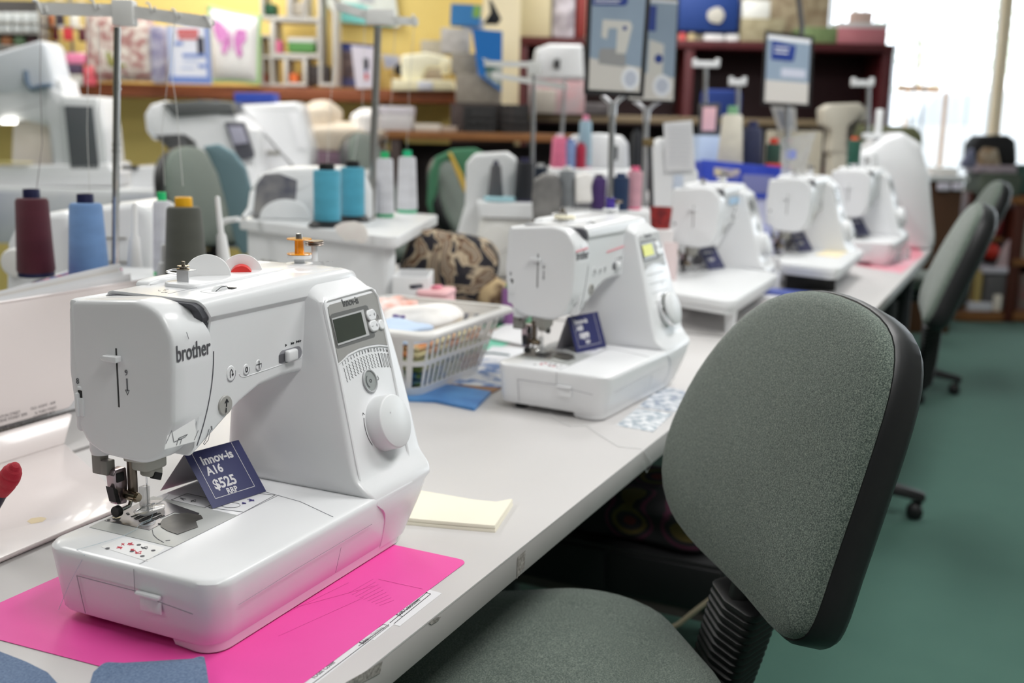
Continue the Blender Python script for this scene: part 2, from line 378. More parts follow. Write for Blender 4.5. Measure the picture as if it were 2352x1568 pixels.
def machine_body(t, wide=False, flap=True):
    # bed
    g = G(); rings = []
    for z, i in ((.012, .0015), (.015, 0), (.03, 0), (.05, 0), (.076, 0), (.0812, .0006), (.0837, .0024), (.085, .006)):
        k = (z-.012)/.07; x0, x1, y0, y1 = .010-.013*min(1, k), .368+.008*min(1, k), base_y(z), .225
        rings.append([(p.x, p.y, z) for p in rpoly([(x0+i, y0+i), (x1-i, y0+i), (x1-i, y1-i), (x0+i, y1-i)], .026, 6)])
    g.loft(rings); g.put('base', WHITE, t)
    g = G(); rings = []
    for z, i in ((.001, .004), (.003, .0012), (.008, 0), (.020, 0)):
        yy = base_y(max(z, .008)); xl = .010-.013*max(0, z-.012)/.07
        rings.append([(p.x, p.y, z) for p in rpoly([(xl+i+.0003, yy+i+.0003), (.368-i, yy+i+.0003), (.350-i, yy+.056-i), (xl+i+.006, yy+.056-i)], [.026, .024, .01, .004], 5)])
    g.loft(rings); g.put('foot_skirt', WHITE, t)
    for x, y in ((.04, .19), (.34, .19)):
        g = G(); g.cyl((x, y, 0), (x, y, .014), .012); g.put('rubber_foot', BLACK, t)
    # column
    g = G(); rings = []
    prof = [(.012, .370, base_y(.012)-.0006, .300), (.03, .376, base_y(.03)-.0006, .298), (.06, .386, base_y(.06)-.0006, .288), (.076, .396, .0026, .270), (.088, .404, .007, .261), (.098, .407, .0165, .259), (.11, .409, .0255, .260), (.15, .412, None, .265), (.20, .413, None, .273), (.25, .411, None, .280), (.285, .407, None, .284), (.305, .403, None, .285), (.318, .395, None, .290), (.326, .382, None, .298), (.329, .368, None, .31)]
    prof = [(z, x1, colY(z) if y0 is None else y0, x0) for z, x1, y0, x0 in prof]; P4 = [Vector(p) for p in prof]; fine = []
    for i in range(len(P4)-1):
        a, b, c_, d = P4[max(0, i-1)], P4[i], P4[i+1], P4[min(len(P4)-1, i+2)]
        for j in range(3):
            u = j/3; q = .5*((2*b)+(-a+c_)*u+(2*a-5*b+4*c_-d)*u*u+(-a+3*b-3*c_+d)*u**3)
            if b[0] >= .11 and c_[0] <= .30: q[2] = colY(q[0])
            fine.append(tuple(q))
    fine.append(tuple(P4[-1]))
    for z, x1, y0, x0 in fine:
        if z > .30: y0 += (z-.30)*.9
        r = .010 if z < .3 else .022
        rings.append([(p.x, p.y, z) for p in rpoly([(x0, y0), (x1, y0), (x1, .215), (x0, .215)], [.0004 if z < .08 else r*.7, .024 if z < .08 else r, .03, .02], 5)])
    g.loft(rings); g.put('column', WHITE, t)
    # raised frame around the column front
    g = G(); P = [on_col(*p) for p in ((741, 690), (852, 659), (868, 680), (893, 800), (925, 960), (940, 1050), (905, 1105), (836, 1140), (824, 1105), (775, 850))]
    c = sum(P, Vector())/len(P)
    ax = Vector((1, 0, 0)); ay = Vector((0, .072, .23)).normalized()
    P2 = rpoly([((p-c).dot(ax), (p-c).dot(ay)) for p in P], .008, 3)
    pts = [c+ax*p.x+ay*p.y for p in P2]; inn = [c+ax*p.x+ay*p.y for p in offs(P2, .0035)]
    k = len(pts)
    g.loft([[p+COLN*-.002 for p in pts], [p+COLN*.0012 for p in pts], [p+COLN*.002 for p in [(a+b)/2 for a, b in zip(pts, inn)]], [p+COLN*.0004 for p in inn]], cap=(False, False)); g.put('front_rim', WHITE, t)
    # arm
    def sec(x, zb, zt, ye, dy=0, seam=False, ins=0):
        y0 = .105+dy; y1 = .240
        P = rpoly([(y0+.0035+ins, zb+ins), (y0+.0035+ins, .2995), (y0+ins, .305), (y0+ins, zt-ins), (y1-ins, zt-ins), (y1-ins, zb+ins)], [.007, .002, .003, .030, .018, .018], 5)
        return [((seam_x(p.y)+x if seam else x), p.x, p.y) for p in P]
    def zb(x):
        pts = [(.09, .160), (.10, .170), (.12, .180), (.139, .190), (.165, .204), (.198, .2155), (.24, .219), (.278, .2185), (.31, .212), (.34, .2), (.40, .2)]
        for (a, b), (c_, d) in zip(pts[:-1], pts[1:]):
            if x <= c_: return b+(d-b)*(x-a)/(c_-a)
        return pts[-1][1]
    g = G(); rings = [sec(.0025, .166, .324, 0, seam=True, ins=.0012), sec(.004, .166, .324, 0, seam=True)]
    rings = [[(p[0]+max(0, min(.0045, (p[2]-.268)*.35)), p[1], p[2]) for p in r] for r in rings]
    for x in (.132, .14, .15, .165, .18, .20, .22, .24, .26, .29, .33, .37):
        rings.append(sec(x, zb(x), .324+.004*min(1, (x-.13)/.15), 0))
    rings.append(sec(.390, .2, .326, 0, ins=.003)); rings.append(sec(.398, .2, .322, 0, ins=.008)); rings.append(sec(.402, .2, .318, 0, ins=.015))
    g.loft(rings); g.put('arm', WHITE, t)
    # grey filler between arm and head, the shade of the gap put into its colour
    g = G(); gr = [sec(-.0015, .180, .3228, .0, seam=True, ins=.0022), sec(.0032, .180, .3228, .0, seam=True, ins=.0022)]
    gr[1] = [(p[0]+max(0, min(.0045, (p[2]-.268)*.35)), p[1], p[2]) for p in gr[1]]
    g.loft(gr); g.put('gap_shade', mat('gap_grey', s2l((84, 84, 90)), .6), t)
    # head cover with its flat left face
    F = [(.241, .318), (.246, .245), (.240, .192), (.226, .170), (.205, .1605), (.150, .158), (.122, .170), (.108, .205), (.105, .262), (.1055, .293), (.122, .320), (.150, .3255)]
    rr = [.012, .05, .05, .02, .03, .05, .03, .04, .05, .03, .04, .05]
    Fp = rpoly([Vector(p) for p in F], rr, 4)
    g = G(); rings = []
    for x, i in ((.0651, .0075), (.0652, .005), (.0656, .0028), (.0668, .0012), (.069, 0)):
        rings.append([(x, p.x, p.y) for p in offs(Fp, i)])
    rings.append([(.085, p.x, p.y) for p in Fp])
    def endx(z): return max(seam_x(z), .088) if z > .165 else .088
    rings.append([(endx(p.y)-.001, p.x, p.y) for p in Fp]); rings.append([(endx(p.y), p.x, p.y) for p in offs(Fp, .001)])
    g.loft(rings); g.put('head_cover', WHITE, t)
    g = G(); g.box(.11, .235, .250, .09, .012, .14, r=.005); g.put('rear_panel', WHITE2, t)
    # carrying handle lying along the back of the top
    g = G(); g.prism(rpoly([(.15, .322), (.155, .328), (.17, .330), (.30, .331), (.365, .329), (.37, .322)], .004, 3), .216, .236, 'xz', r=.003); g.put('carrying_handle', WHITE2, t)
    # top cover plate around the spool pin, a shallow raised plate
    g = G(); g.prism(rrect(.155, .350, .155, .203, .012), .322, .3295, 'xy', r=.003); g.put('top_plate', WHITE, t)
def machine_details(t, tag_print=True):
    UPc = Vector((0, .072, .23)).normalized(); XX = Vector((1, 0, 0)); YY = Vector((0, 1, 0))
    # lines on bed
    g = G()
    line(g, [on_bed(*p) for p in ((321, 1295), (546, 1183.5), (640, 1137))], SM_Z, .0007)
    line(g, [Vector((.003, .100, .080)), Vector((.003, .100, .084)), Vector((.014, .100, .0852))], SM_Z, .0007)
    line(g, [on_bed(*p) for p in ((600, 1127), (690, 1152), (765, 1187))], SM_Z, .0007)
    line(g, [Vector((.285, .165, .087)), Vector((.2845, .15, .088))], SM_Z, .0005)
    g.put('seam_line', SEAM, t)
    g = G()
    fx = -.0035
    line(g, [Vector((fx, .100, .082)), Vector((fx, .100, .058))], SM_X, .0007)
    line(g, [Vector((-.0006, .100, .0585)), Vector((-.0006, .178, .0585)), Vector((.0045, .178, .030)), Vector((.0072, .178, .016))], SM_X, .0008)
    line(g, [Vector((fx, .072, .0555)), Vector((fx, .03, .052))], SM_X, .0008)
    g.put('seam_line', SEAM, t)
    g = G(); g.box(-.0015, .086, .0575, .006, .030, .0045, r=.0018); g.box(.0015, .086, .047, .003, .026, .016, r=.0014); g.put('latch_tab', WHITE, t)
    g = G(); pts = [Vector((.03, .0045, .053)), Vector((.12, .0035, .056)), Vector((.26, .0035, .057))]; line(g, pts, SM_Y, .0004)
    line(g, [Vector((.20, .0045, .05)), Vector((.20, .012, .02))], SM_Y, .0004); g.put('seam_line', SEAM, t)
    # needle plate, bobbin cover
    PB = [on_bed(*p) for p in ((205, 1211), (398, 1257), (546, 1184), (352, 1140))]
    g = G(); flat(g, PB, SM_Z, .0005); g.put('bed_plate', mat('bed_plate_grey', s2l((176, 178, 176)), .35), t)
    g = G(); P = [on_bed(*p) for p in ((240, 1197), (343, 1219), (372, 1204), (368, 1192), (400, 1178), (456, 1184), (458, 1180), (372, 1150), (335, 1150))]
    flat(g, P, SM_Z, .0010); g.put('needle_plate', mat('needle_plate_steel', s2l((128, 126, 130)), .3, metal=.85), t)
    g = G()
    for i in range(4):
        a = on_bed(302+i*11, 1189+i*5); b = a+Vector((.030-.002*i, 0, 0)); g.box((a.x+b.x)/2, a.y, a.z+.0013, .03, .0021, .0006)
    for p in ((293, 1181), (295, 1183), (368, 1183), (366, 1205), (250, 1196), (262, 1189)):
        a = on_bed(*p); g.cyl((a.x, a.y, a.z+.001), (a.x, a.y, a.z+.0016), .0016, n=10)
    g.put('plate_slots', mat('slot_black', (.03, .03, .03), .6), t)
    g = G()
    for i in range(3):
        a = on_bed(310+i*11, 1192+i*5)
        for j in range(14): g.box(a.x+j*.0019, a.y+.0001, a.z+.0018, .0011, .0016, .0009)
    g.put('feed_dogs', STEEL, t)
    a = on_bed(268, 1192); g = G(); g.cyl(a+Vector((0, 0, .0008)), a+Vector((0, 0, .0022)), .0042); g.box(a.x, a.y, a.z+.0024, .006, .0008, .0006); g.put('plate_screw', CHROME, t)
    g = G(); P = [on_bed(*p) for p in ((368, 1203), (374, 1194), (400, 1182), (430, 1180), (462, 1185), (466, 1192), (450, 1198), (455, 1212), (438, 1218), (408, 1229), (385, 1221), (370, 1212))]
    flat(g, P, SM_Z, .0012); g.put('bobbin_cover', mat('smoked_clear_plastic', s2l((84, 82, 78)), .4,  noise=(90, .4, s2l((50, 49, 47)))), t)
    g = G(); q = [on_bed(*p) for p in ((350, 1218), (352, 1229), (362, 1239), (376, 1247))]; line(g, q, SM_Z, .0006, .0009); line(g, [on_bed(*p) for p in ((381, 1243), (390, 1242))], SM_Z, .0012, .0009); g.put('cover_mark', INKG, t)
    # pictograms on the bed
    g = G(); P = [on_bed(*p) for p in ((232, 1256), (280, 1235), (378, 1258), (340, 1290))]; flat(g, P, SM_Z, .0003); g.put('sticker', mat('clear_sticker', s2l((240, 240, 240)), .25), t)
    random.seed(5)
    def squig(pts, n=9, sp=3.0):
        x, y = pts; out = [(x, y)]
        for i in range(n): x2 = pts[0]+random.uniform(-sp*2.4, sp*2.4); y2 = pts[1]+random.uniform(-sp, sp); out.append((x2, y2))
        return [on_bed(*p, ZB+.0004) for p in out]
    g = G()
    for p in ((247, 1259), (319, 1251), (303, 1266), (352, 1264), (327, 1277)):
        a = on_bed(*p, ZB+.0004); g.cyl(a, a+Vector((0, 0, .0003)), .0022, n=12)
    line(g, squig((332, 1258), 10, 3.4), SM_Z, .0004, .0004); g.put('sticker_print', INKG, t)
    g = G()
    for p in ((300, 1249), (275, 1258), (318, 1269), (307, 1262)): line(g, squig(p, 9, 3), SM_Z, .0005, .0004)
    line(g, [on_bed(*p, ZB+.0004) for p in ((279, 1252), (285, 1248))], SM_Z, .0006, .0004); line(g, [on_bed(*p, ZB+.0004) for p in ((280, 1248), (285, 1252))], SM_Z, .0006, .0004)
    g.put('sticker_print', INKR, t)
    g = G()
    q = [on_bed(*p) for p in ((393, 1148), (470, 1166), (505, 1150), (430, 1133), (393, 1148))]; line(g, q, SM_Z, .0005)
    q = [on_bed(*p) for p in ((560, 1130), (632, 1137), (560, 1176), (480, 1166))]; line(g, q, SM_Z, .0005)
    for p in ((420, 1146), (445, 1150)): line(g, squig(p, 8, 3), SM_Z, .0004, .0004)
    line(g, [on_bed(*p) for p in ell(Vector((530, 1160, 0)), Vector((1, 0, 0)), Vector((0, 1, 0)), 22, 6, 16) for p in [(p.x, p.y)]], SM_Z, .0005)
    g.put('sticker_print', INKG, t)
    g = G()
    for p in ((575, 1148), (560, 1154)): line(g, squig(p, 9, 3.5), SM_Z, .0005, .0004)
    g.put('sticker_print', mat('navy_print', s2l((70, 60, 130)), .6), t)
    # face lever, slot, cutter
    fx = .0650
    g = G(); g.box(fx+.0003, .1785, .2445, .0012, .0022, .061, r=.0005); g.put('lever_slot', mat('slot_black', (.03, .03, .03), .6), t)
    g = G(); g.prism(rpoly([(-.0085, .0025), (.0095, .0022), (.0145, -.001), (.0085, -.0035), (-.0085, -.004)], .0014, 3), 0, .008, 'yz', r=.001)
    o = g.put('presser_lever', WHITE, t); o.location = (fx-.008, .1800, .2655)
    g = G(); line(g, [Vector((fx, .166, .245)), Vector((fx, .166, .233))], SM_X, .0016, .0002); line(g, [Vector((fx, .1685, .2335)), Vector((fx, .166, .2285)), Vector((fx, .1635, .2335)), Vector((fx, .1685, .2335))], SM_X, .0004); g.put('arrow_mark', INKG, t)
    lettering('9', .0085, frame((fx-.0003, .1685, .2485), (0, -1, 0), (0, 0, 1)), INKG, t)
    lettering('8', .0085, frame((fx-.0003, .2355, .232), (0, -1, 0), (0, 0, 1)), INKG, t)
    g = G(); g.box(fx+.0002, .2310, .2195, .001, .0058, .0115, r=.0005); g.put('cutter_slot', mat('slot_black', (.03, .03, .03), .6), t)
    g = G(); g.box(fx-.001, .2338, .2100, .006, .0045, .026, r=.002); g.box(fx, .2305, .2075, .004, .009, .020, r=.0018); g.box(fx, .2315, .2275, .003, .0055, .004, r=.0015); g.put('thread_cutter', WHITE, t)
    g = G(); g.lathe([(.0001, 0), (.011, .001), (.0125, .006), (.0125, .02), (.001, .021)], (.082, .222, .1540), 20); g.put('lamp_lens', WHITE2, t)
    # brand on the head, front
    lettering('brother', .0235, frame(on_arm(405, 832, .1046), (1, 0, .0), (0, 0, 1)), mat('brand_grey', s2l((88, 88, 92)), .4), t, bold=.0002, sx=.67)
    g = G(); line(g, [on_arm(p[0], p[1], .1045) for p in ((428, 763), (433, 778))], SM_Y, .0006); g.put('mark_line', INKG, t)
    g = G(); flat(g, [on_arm(*p, .1045) for p in ((384, 1000), (447, 962), (452, 1012), (377, 1032))], SM_Y, .0002)
    o = g.put('sticker', mat('clear_sticker', s2l((226, 226, 228)), .2), t)
    g = G(); line(g, [on_arm(*p, .1042) for p in ((381, 1018), (394, 988), (399, 1015), (425, 1003), (430, 997), (410, 1006))], SM_Y, .0005, .0003); line(g, [on_arm(*p, .1042) for p in ((405, 1022), (409, 1008), (417, 1008), (413, 1020))], SM_Y, .0005, .0003)
    line(g, [on_arm(*p, .1042) for p in ((446, 1010), (455, 988))], SM_Y, .0005, .0003); g.put('sticker_print', INKG, t)
    q = [on_arm(*p, .108) for p in ((480, 985), (472, 1010), (467, 1018), (469, 1021), (478, 1010), (483, 988))]
    g = G(); line(g, q, SM_Y, .0006); g.put('thread_mark', INKG, t)
    lettering('3', .006, frame(on_arm(484, 988, .108), (1, 0, 0), (0, 0, 1)), INKG, t)
    # arm front: three push buttons, their ridge, the speed slider, reverse button
    for i, (x, y, r) in enumerate(((530, 857, .0085), (565, 848, .0062), (593, 838, .0062))):
        c = on_arm(x, y, .1085)
        g = G(); g.lathe([(r-.0012, .0007), (r-.0004, .0004), (r, -.0002), (r+.0006, -.0003), (r+.0008, -.001)][::-1]+[(r-.0014, .0007)], (0, 0, 0), 28); o = g.put('button', WHITE, t); o.location = c; o.rotation_euler = (math.pi/2, 0, 0); o.scale = (.82, 1, 1)
        g = G(); line(g, [c+Vector((a*.82, -.0003, b)) for a, b in [(r*1.02*math.cos(u), r*1.02*math.sin(u)) for u in [.35*k-2.6 for k in range(9)]]], SM_Y, .0005); g.put('button_ring', SEAM, t)
    c = on_arm(530, 857, .1085)+Vector((0, -.0008, 0)); g = G(); line(g, [c+Vector(p) for p in ((-.002, 0, -.004), (-.002, 0, .002), (0, 0, .0042), (.002, 0, .002), (.002, 0, -.002))], SM_Y, .0007); line(g, [c+Vector(p) for p in ((.0008, 0, -.001), (.002, 0, -.003), (.0032, 0, -.001))], SM_Y, .0007)
    c2 = on_arm(565, 848, .1085)+Vector((0, -.0008, 0)); line(g, ell(c2, XX, SM_Z, .0016, .0025, 14)+[c2+XX*.0016], SM_Y, .0009)
    c3 = on_arm(593, 838, .1085)+Vector((0, -.0008, 0)); line(g, [c3+Vector((.0005, 0, .005)), c3+Vector((.0005, 0, -.004))], SM_Y, .0007); line(g, [c3+Vector((-.004, 0, .001)), c3+Vector((.004, 0, .001))], SM_Y, .0007)
    g.put('button_symbol', INK, t)
    g = G(); pts = [on_arm(*p, .1085) for p in ((549, 858), (553, 864), (562, 865), (620, 846), (690, 822), (696, 812), (692, 804))]; g.tube(pts, .0006, 6); g.put('button_ridge', WHITE, t)
    c = on_arm(666, 815, .1085)
    g = G(); P = [c+XX*p.x+SM_Z*p.y for p in rrect(-.0205, .0215, -.0078, .0078, .0075)]; flat(g, P, SM_Y, .0004); g.put('slider_slot', mat('slot_grey', s2l((150, 150, 156)), .5), t)
    g = G(); g.box(c.x-.002, c.y-.0035, c.z+.0005, .019, .0075, .0135, r=.003, seg=3); g.put('speed_slider', WHITE, t)
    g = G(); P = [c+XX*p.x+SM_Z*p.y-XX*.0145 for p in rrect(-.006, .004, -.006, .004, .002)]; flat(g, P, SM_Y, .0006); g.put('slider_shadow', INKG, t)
    g = G()
    for px in ((655, 793), (668, 789), (672, 788), (680, 785), (684, 784), (688, 783)):
        a = on_arm(*px, .1085); flat(g, [a+Vector((0, 0, .0017)), a+Vector((0, 0, -.0017)), a+Vector((.0032, 0, 0))], SM_Y, .0003)
    g.put('speed_marks', INK, t)
    c = on_arm(516, 930, .1085)
    g = G(); g.lathe([(.0105, -.001), (.0105, .0012), (.0098, .002), (.001, .0022)], (0, 0, 0), 28); o = g.put('reverse_button', mat('button_grey', s2l((168, 166, 162)), .35), t); o.location = c; o.rotation_euler = (math.pi/2, 0, 0)
    g = G(); line(g, [c+Vector(p) for p in ((-.001, -.0023, -.007), (-.0006, -.0023, -.003))], SM_Y, .0014); line(g, [c+Vector(p) for p in ((0, -.0023, -.001), (.0008, -.0023, .006))], SM_Y, .0014)
    line(g, [c+Vector(p) for p in ((-.002, -.0023, .003), (.0008, -.0023, .0065), (.003, -.0023, .003))], SM_Y, .0010); g.put('arrow_mark', INK, t)
    g = G(); line(g, [Vector((x, .1045, z)) for x, z in ((.108, .2985), (.16, .2985), (.23, .2985), (.246, .296), (.252, .288), (.257, .262))], SM_Y, .0010, .0002)
    g = G(); line(g, [Vector((seam_x(z)+.0046, .1085, z)) for z in [.176+.0115*k for k in range(9)]], SM_Y, .0013); g.put('seam_line', mat('gap_grey', s2l((84, 84, 90)), .6), t)
    # LCD panel
    def colpts(px): return [on_col(*p) for p in px]
    g = G(); P = colpts(((752, 706), (757, 700), (855, 672), (864, 673), (867, 679), (891, 792), (870, 790), (846, 793), (822, 800), (799, 812), (777, 833)))
    flat(g, P, COLN, .0006, .0002); g.put('display_panel', LCDG, t)
    g = G(); line(g, colpts(((775, 837), (799, 816), (822, 804), (846, 797), (870, 794), (893, 796))), COLN, .0014, .0012); g.put('panel_ridge', WHITE, t)
    g = G(); P = colpts(((756, 727), (761, 721), (838, 701), (843, 703), (846, 712), (860, 770), (858, 775), (775, 801), (771, 799))); flat(g, P, COLN, .0008, .0002); g.put('display_bezel', mat('bezel_grey', s2l((100, 100, 98)), .4), t)
    g = G(); P = colpts(((759, 732), (832, 711), (846, 770), (774, 794))); flat(g, P, COLN, .0016, .0002); g.put('display_frame', mat('frame_silver', s2l((186, 186, 186)), .3), t)
    g = G(); P = colpts(((761, 735), (826, 717), (838, 768), (773, 789))); flat(g, P, COLN, .0020, .0002); g.put('display_screen', LCDS, t)
    for n_, (px, rx, ry) in enumerate((((849, 724), .0098, .0068), ((855, 749), .0098, .0068), ((872, 746), .006, .0062))):
        c = on_col(*px); P = rpoly([(-rx, -ry), (rx, -ry), (rx, ry), (-rx, ry)], min(rx, ry)*.95, 6)
        g = G(); g.loft([[c+XX*p.x+UPc*p.y+COLN*.0003 for p in P], [c+XX*p.x+UPc*p.y+COLN*.0028 for p in P], [c+XX*p.x+UPc*p.y+COLN*.0038 for p in offs(P, .0012)]]); o = g.put('key', WHITE, t)
        if n_ < 2:
            g = G(); line(g, [c+XX*-.0065+COLN*.0038, c+XX*-.003+COLN*.0038], COLN, .0005); line(g, [c+XX*.003+COLN*.0038, c+XX*.0065+COLN*.0038], COLN, .0005); line(g, [c+XX*.0048+UPc*.0017+COLN*.0038, c+XX*.0048-UPc*.0017+COLN*.0038], COLN, .0005); g.put('key_symbol', SEAM, t)
    lettering('Innov-is', .0128, frame(on_col(787, 705)+COLN*.0008, XX, UPc), mat('logo_dark', s2l((52, 52, 54)), .4), t, bold=.0003, sx=.82)
    g = G(); c = on_col(866, 728); line(g, [c+XX*a+UPc*b+COLN*.0007 for a, b in ((-.0015, -.003), (-.0015, .0015), (0, .003), (.0015, .0015), (.0015, -.003))], COLN, .0005); g.put('key_symbol', INKG, t)
    # stitch chart
    nums = [(787, 836), (793, 831.5), (799, 827), (806, 822), (812.5, 818), (819, 814.5), (825.5, 811.5), (832, 809.5), (838.5, 807.5), (845.5, 805.5), (852, 804.5), (859.5, 803.5), (866.5, 803), (873.5, 803), (880.5, 803.5), (887.5, 804.5)]
    for i, p in enumerate(nums):
        s_ = str(i+1); lettering(s_, .0062, frame(on_col(*p)+COLN*.0002-UPc*.002, XX, UPc), INK, t, align='CENTER', sx=.62, th=.00015)
    g = G(); random.seed(2)
    for i, p in enumerate(nums):
        c = on_col(*p)-UPc*.0045
        L_ = .017
        if i in (13, 14, 15): P = [c+XX*a.x+UPc*a.y for a in rrect(-.0014, .0014, -L_, 0, .0012 if i > 13 else .0002, 3)]; line(g, P+[P[0]], COLN, .0005)
        elif i == 12: line(g, [c, c-UPc*L_], COLN, .0016)
        else:
            w = .0012; k = 9
            P = [c+XX*(w*(1 if j % 2 else -1))*(1 if i > 1 else .4)-UPc*(L_*j/k) for j in range(k+1)]; line(g, P, COLN, .00045)
    g.put('stitch_chart', INK, t)
    # small dial, large dial
    c = on_col(848, 875)
    Q = COLN.to_track_quat('Z', 'Y').to_matrix().to_4x4()
    g = G(); g.lathe([(.0145, -.002), (.0143, .0022), (.0135, .0028), (.0122, .0024), (.0118, .0010)], (0, 0, 0), 32, M=Q); o = g.put('dial_ring', mat('dial_ring_grey', s2l((178, 180, 182)), .3), t); o.location = c
    g = G(); g.lathe([(.0119, -.001), (.0117, .0014), (.001, .0016)], (0, 0, 0), 32, M=Q); o = g.put('tension_dial', mat('dial_grey', s2l((150, 154, 152)), .35), t); o.location = c
    lettering('O', .006, frame(c+COLN*.0018-XX*.0018-UPc*.002, XX, UPc), INK, t)
    g = G(); line(g, [c+XX*-.008*math.cos(a)+UPc*.008*math.sin(a)+COLN*.0018 for a in [-1+.25*k for k in range(9)]], COLN, .0008); g.put('dial_marks', INKG, t)
    c = on_col(869, 868); g = G(); line(g, [c+XX*a+UPc*b for a, b in ((-.001, .003), (.0002, -.001), (-.002, -.002), (-.0035, -.001))], COLN, .0006); g.put('foot_symbol', INK, t)
    c = on_col(878, 972)+COLN*.0
    g = G(); g.lathe([(.0335, -.004), (.0330, .002), (.0322, .018), (.0318, .0195), (.0305, .0205), (.001, .0210)], (0, 0, 0), 56, M=Q); o = g.put('stitch_dial', WHITE2, t); o.location = c
    g = G(); line(g, [c+XX*-.0365*math.cos(a)+UPc*.036*math.sin(a)+COLN*.0002 for a in [-.55+.12*k for k in range(9)]], COLN, .0006); line(g, [c+XX*-.034+UPc*.018, c+XX*-.0325+UPc*.0205, c+XX*-.0305+UPc*.018], COLN, .0006); g.put('turn_arrow', INK, t)
    a = c+COLN*.0212+UPc*.012-XX*.008; g = G(); g.lathe([(.0012, 0), (.001, .0004)], a, 10, M=Q); g.put('dial_dot', WHITE, t)
    lettering('A16', .0085, frame(Vector((.322, .0095, .070)), XX, (0, 0, 1)), INK, t, sx=.8)
    # top: thread guide, spool cap discs, tension wheel, bobbin winder
    ZT = .3245
    def on_top(x, y, z=ZT): return at_z(x, y, MO.z+z)-MO
    a = on_top(424, 658)
    g = G(); g.box(a.x, a.y+.002, a.z+.0075, .0010, .016, .019); g.box(a.x+.006, a.y+.002, a.z+.0168, .012, .016, .0009); g.tube([a+Vector(p) for p in ((0, .010, .013), (-.002, .020, .014), (.003, .027, .014), (.009, .024, .0155), (.010, .012, .0165))], .0011, 6); g.put('thread_guide', mat('bright_steel', (.88, .88, .9), .3, metal=.9), t)
    g = G(); g.lathe([(.007, 0), (.007, .0012), (.004, .0016), (.004, .0026), (.0065, .003), (.0065, .0042), (.002, .0045), (.002, .009), (.0005, .0092)], a+Vector((.008, .008, .0170)), 16); g.put('pretension_disc', mat('brass_steel', s2l((170, 160, 148)), .25, metal=1), t)
    a = on_top(508, 668); g = G(); g.prism(rrect(-.030, .045, -.013, .016, .010), 0, .002, 'xy', r=.0008); o = g.put('dial_well', WHITE, t); o.location = a+Vector((.012, .002, -.0015))
    g = G(); g.lathe([(.0145, -.002), (.0148, 0), (.0145, .002), (.001, .0022)], (0, 0, 0), 28, axis='y'); o = g.put('tension_wheel', WHITE2, t); o.location = a+Vector((0, .002, -.0085))
    g = G(); o_ = a+Vector((0, 0, 0))
    line(g, [o_+Vector((-.011, -.002, .0012)), o_+Vector((-.004, -.0035, .0050)), o_+Vector((.004, -.0035, .0050)), o_+Vector((.011, -.002, .0012))], SM_Y, .0007); g.put('wheel_marks', INK, t)
    g = G(); g.box(a.x+.0155, a.y, a.z+.0008, .008, .010, .002, r=.0005); g.put('wheel_slot', mat('slot_black', (.03, .03, .03), .6), t)
    # spool with two caps standing on edge
    a = on_top(477, 640, .332)
    for n_, (px, py, rad) in enumerate(((477, 636, .0252), (556, 632, .0235))):
        c = at_z(px, py, MO.z+.3335)-MO; c.y = .193; c = on_plane(px, py+(0 if n_ == 0 else -2), MO+Vector((0, .193, 0)), (0, 1, 0))-MO
        g = G(); g.lathe([(.001, 0), (rad, 0), (rad+.0004, .0006), (rad, .0016), (.001, .002)], (0, 0, 0), 48, axis='x'); o = g.put('spool_cap', mat('milky_spool_cap', s2l((246, 246, 246)), .25, coat=.3), t); o.location = c; o.rotation_euler = (0, 0, R_(38))
        if n_: 
            g = G(); g.lathe([(.0125, -.02), (.0128, -.019), (.0128, -.002), (.012, -.001)], (0, 0, 0), 32, axis='x'); o = g.put('red_spool', mat('red_spool_plastic', s2l((222, 52, 48)), .4), t); o.location = c+Vector((-.001, 0, 0)); o.rotation_euler = (0, 0, R_(38))
    c = on_top(688, 604, .329)
    g = G(); g.lathe([(.0165, 0), (.001, .0008)][::-1], c, 30); g.lathe([(.0065, 0), (.0065, .0055), (.005, .006), (.0145, .006), (.0150, .0065), (.0150, .0105), (.0142, .011), (.001, .011)], c, 32); g.put('bobbin_seat', WHITE2, t)
    g = G(); g.lathe([(.0016, 0), (.0040, .0008), (.0040, .0345), (.0034, .0365), (.001, .037)], c, 16); g.put('winder_spindle', STEEL, t)
    g = G(); g.lathe([(.0065, 0), (.0152, 0), (.0156, .0005), (.0152, .0010), (.0058, .0012), (.0055, .018), (.0152, .0182), (.0156, .0188), (.0152, .0194), (.0065, .0194)], c+Vector((0, 0, .0112)), 40)
    g.put('orange_bobbin', mat('orange_clear_plastic', s2l((255, 170, 40)), .15, trans=.12, coat=.5), t)
    g = G(); g.lathe([(.0112, 0), (.0122, .001), (.0112, .0022), (.0122, .0034), (.0112, .0044), (.0118, .006), (.001, .0062)], c+Vector((.030, -.001, .0195)), 32); g.put('bobbin_stop', mat('dark_steel', s2l((120, 110, 102)), .3, metal=.9), t)
    g = G(); g.cyl(c+Vector((.030, -.001, 0)), c+Vector((.030, -.001, .020)), .0042); g.put('stop_post', WHITE2, t)
    g = G(); random.seed(9)
    for (px, py) in ((630, 616), (752, 604), (378, 668)):
        for k in range(7):
            a = on_top(px+random.uniform(-16, 16), py+random.uniform(-4, 4), .3285 if px > 500 else .3262); line(g, [a, a+Vector((random.uniform(-.004, .004), random.uniform(-.003, .003), 0))], SM_Z, .0004)
    g.put('top_pictogram', INKG, t)
    g = G(); line(g, [Vector((.11, .150, .3262)), Vector((.155, .152, .3272))], SM_Z, .0006); g.put('seam_line', SEAM, t)
    # needle, presser foot, threader, clamps below the head (needle at x .110, y .190)
    nx, ny = .110, .190
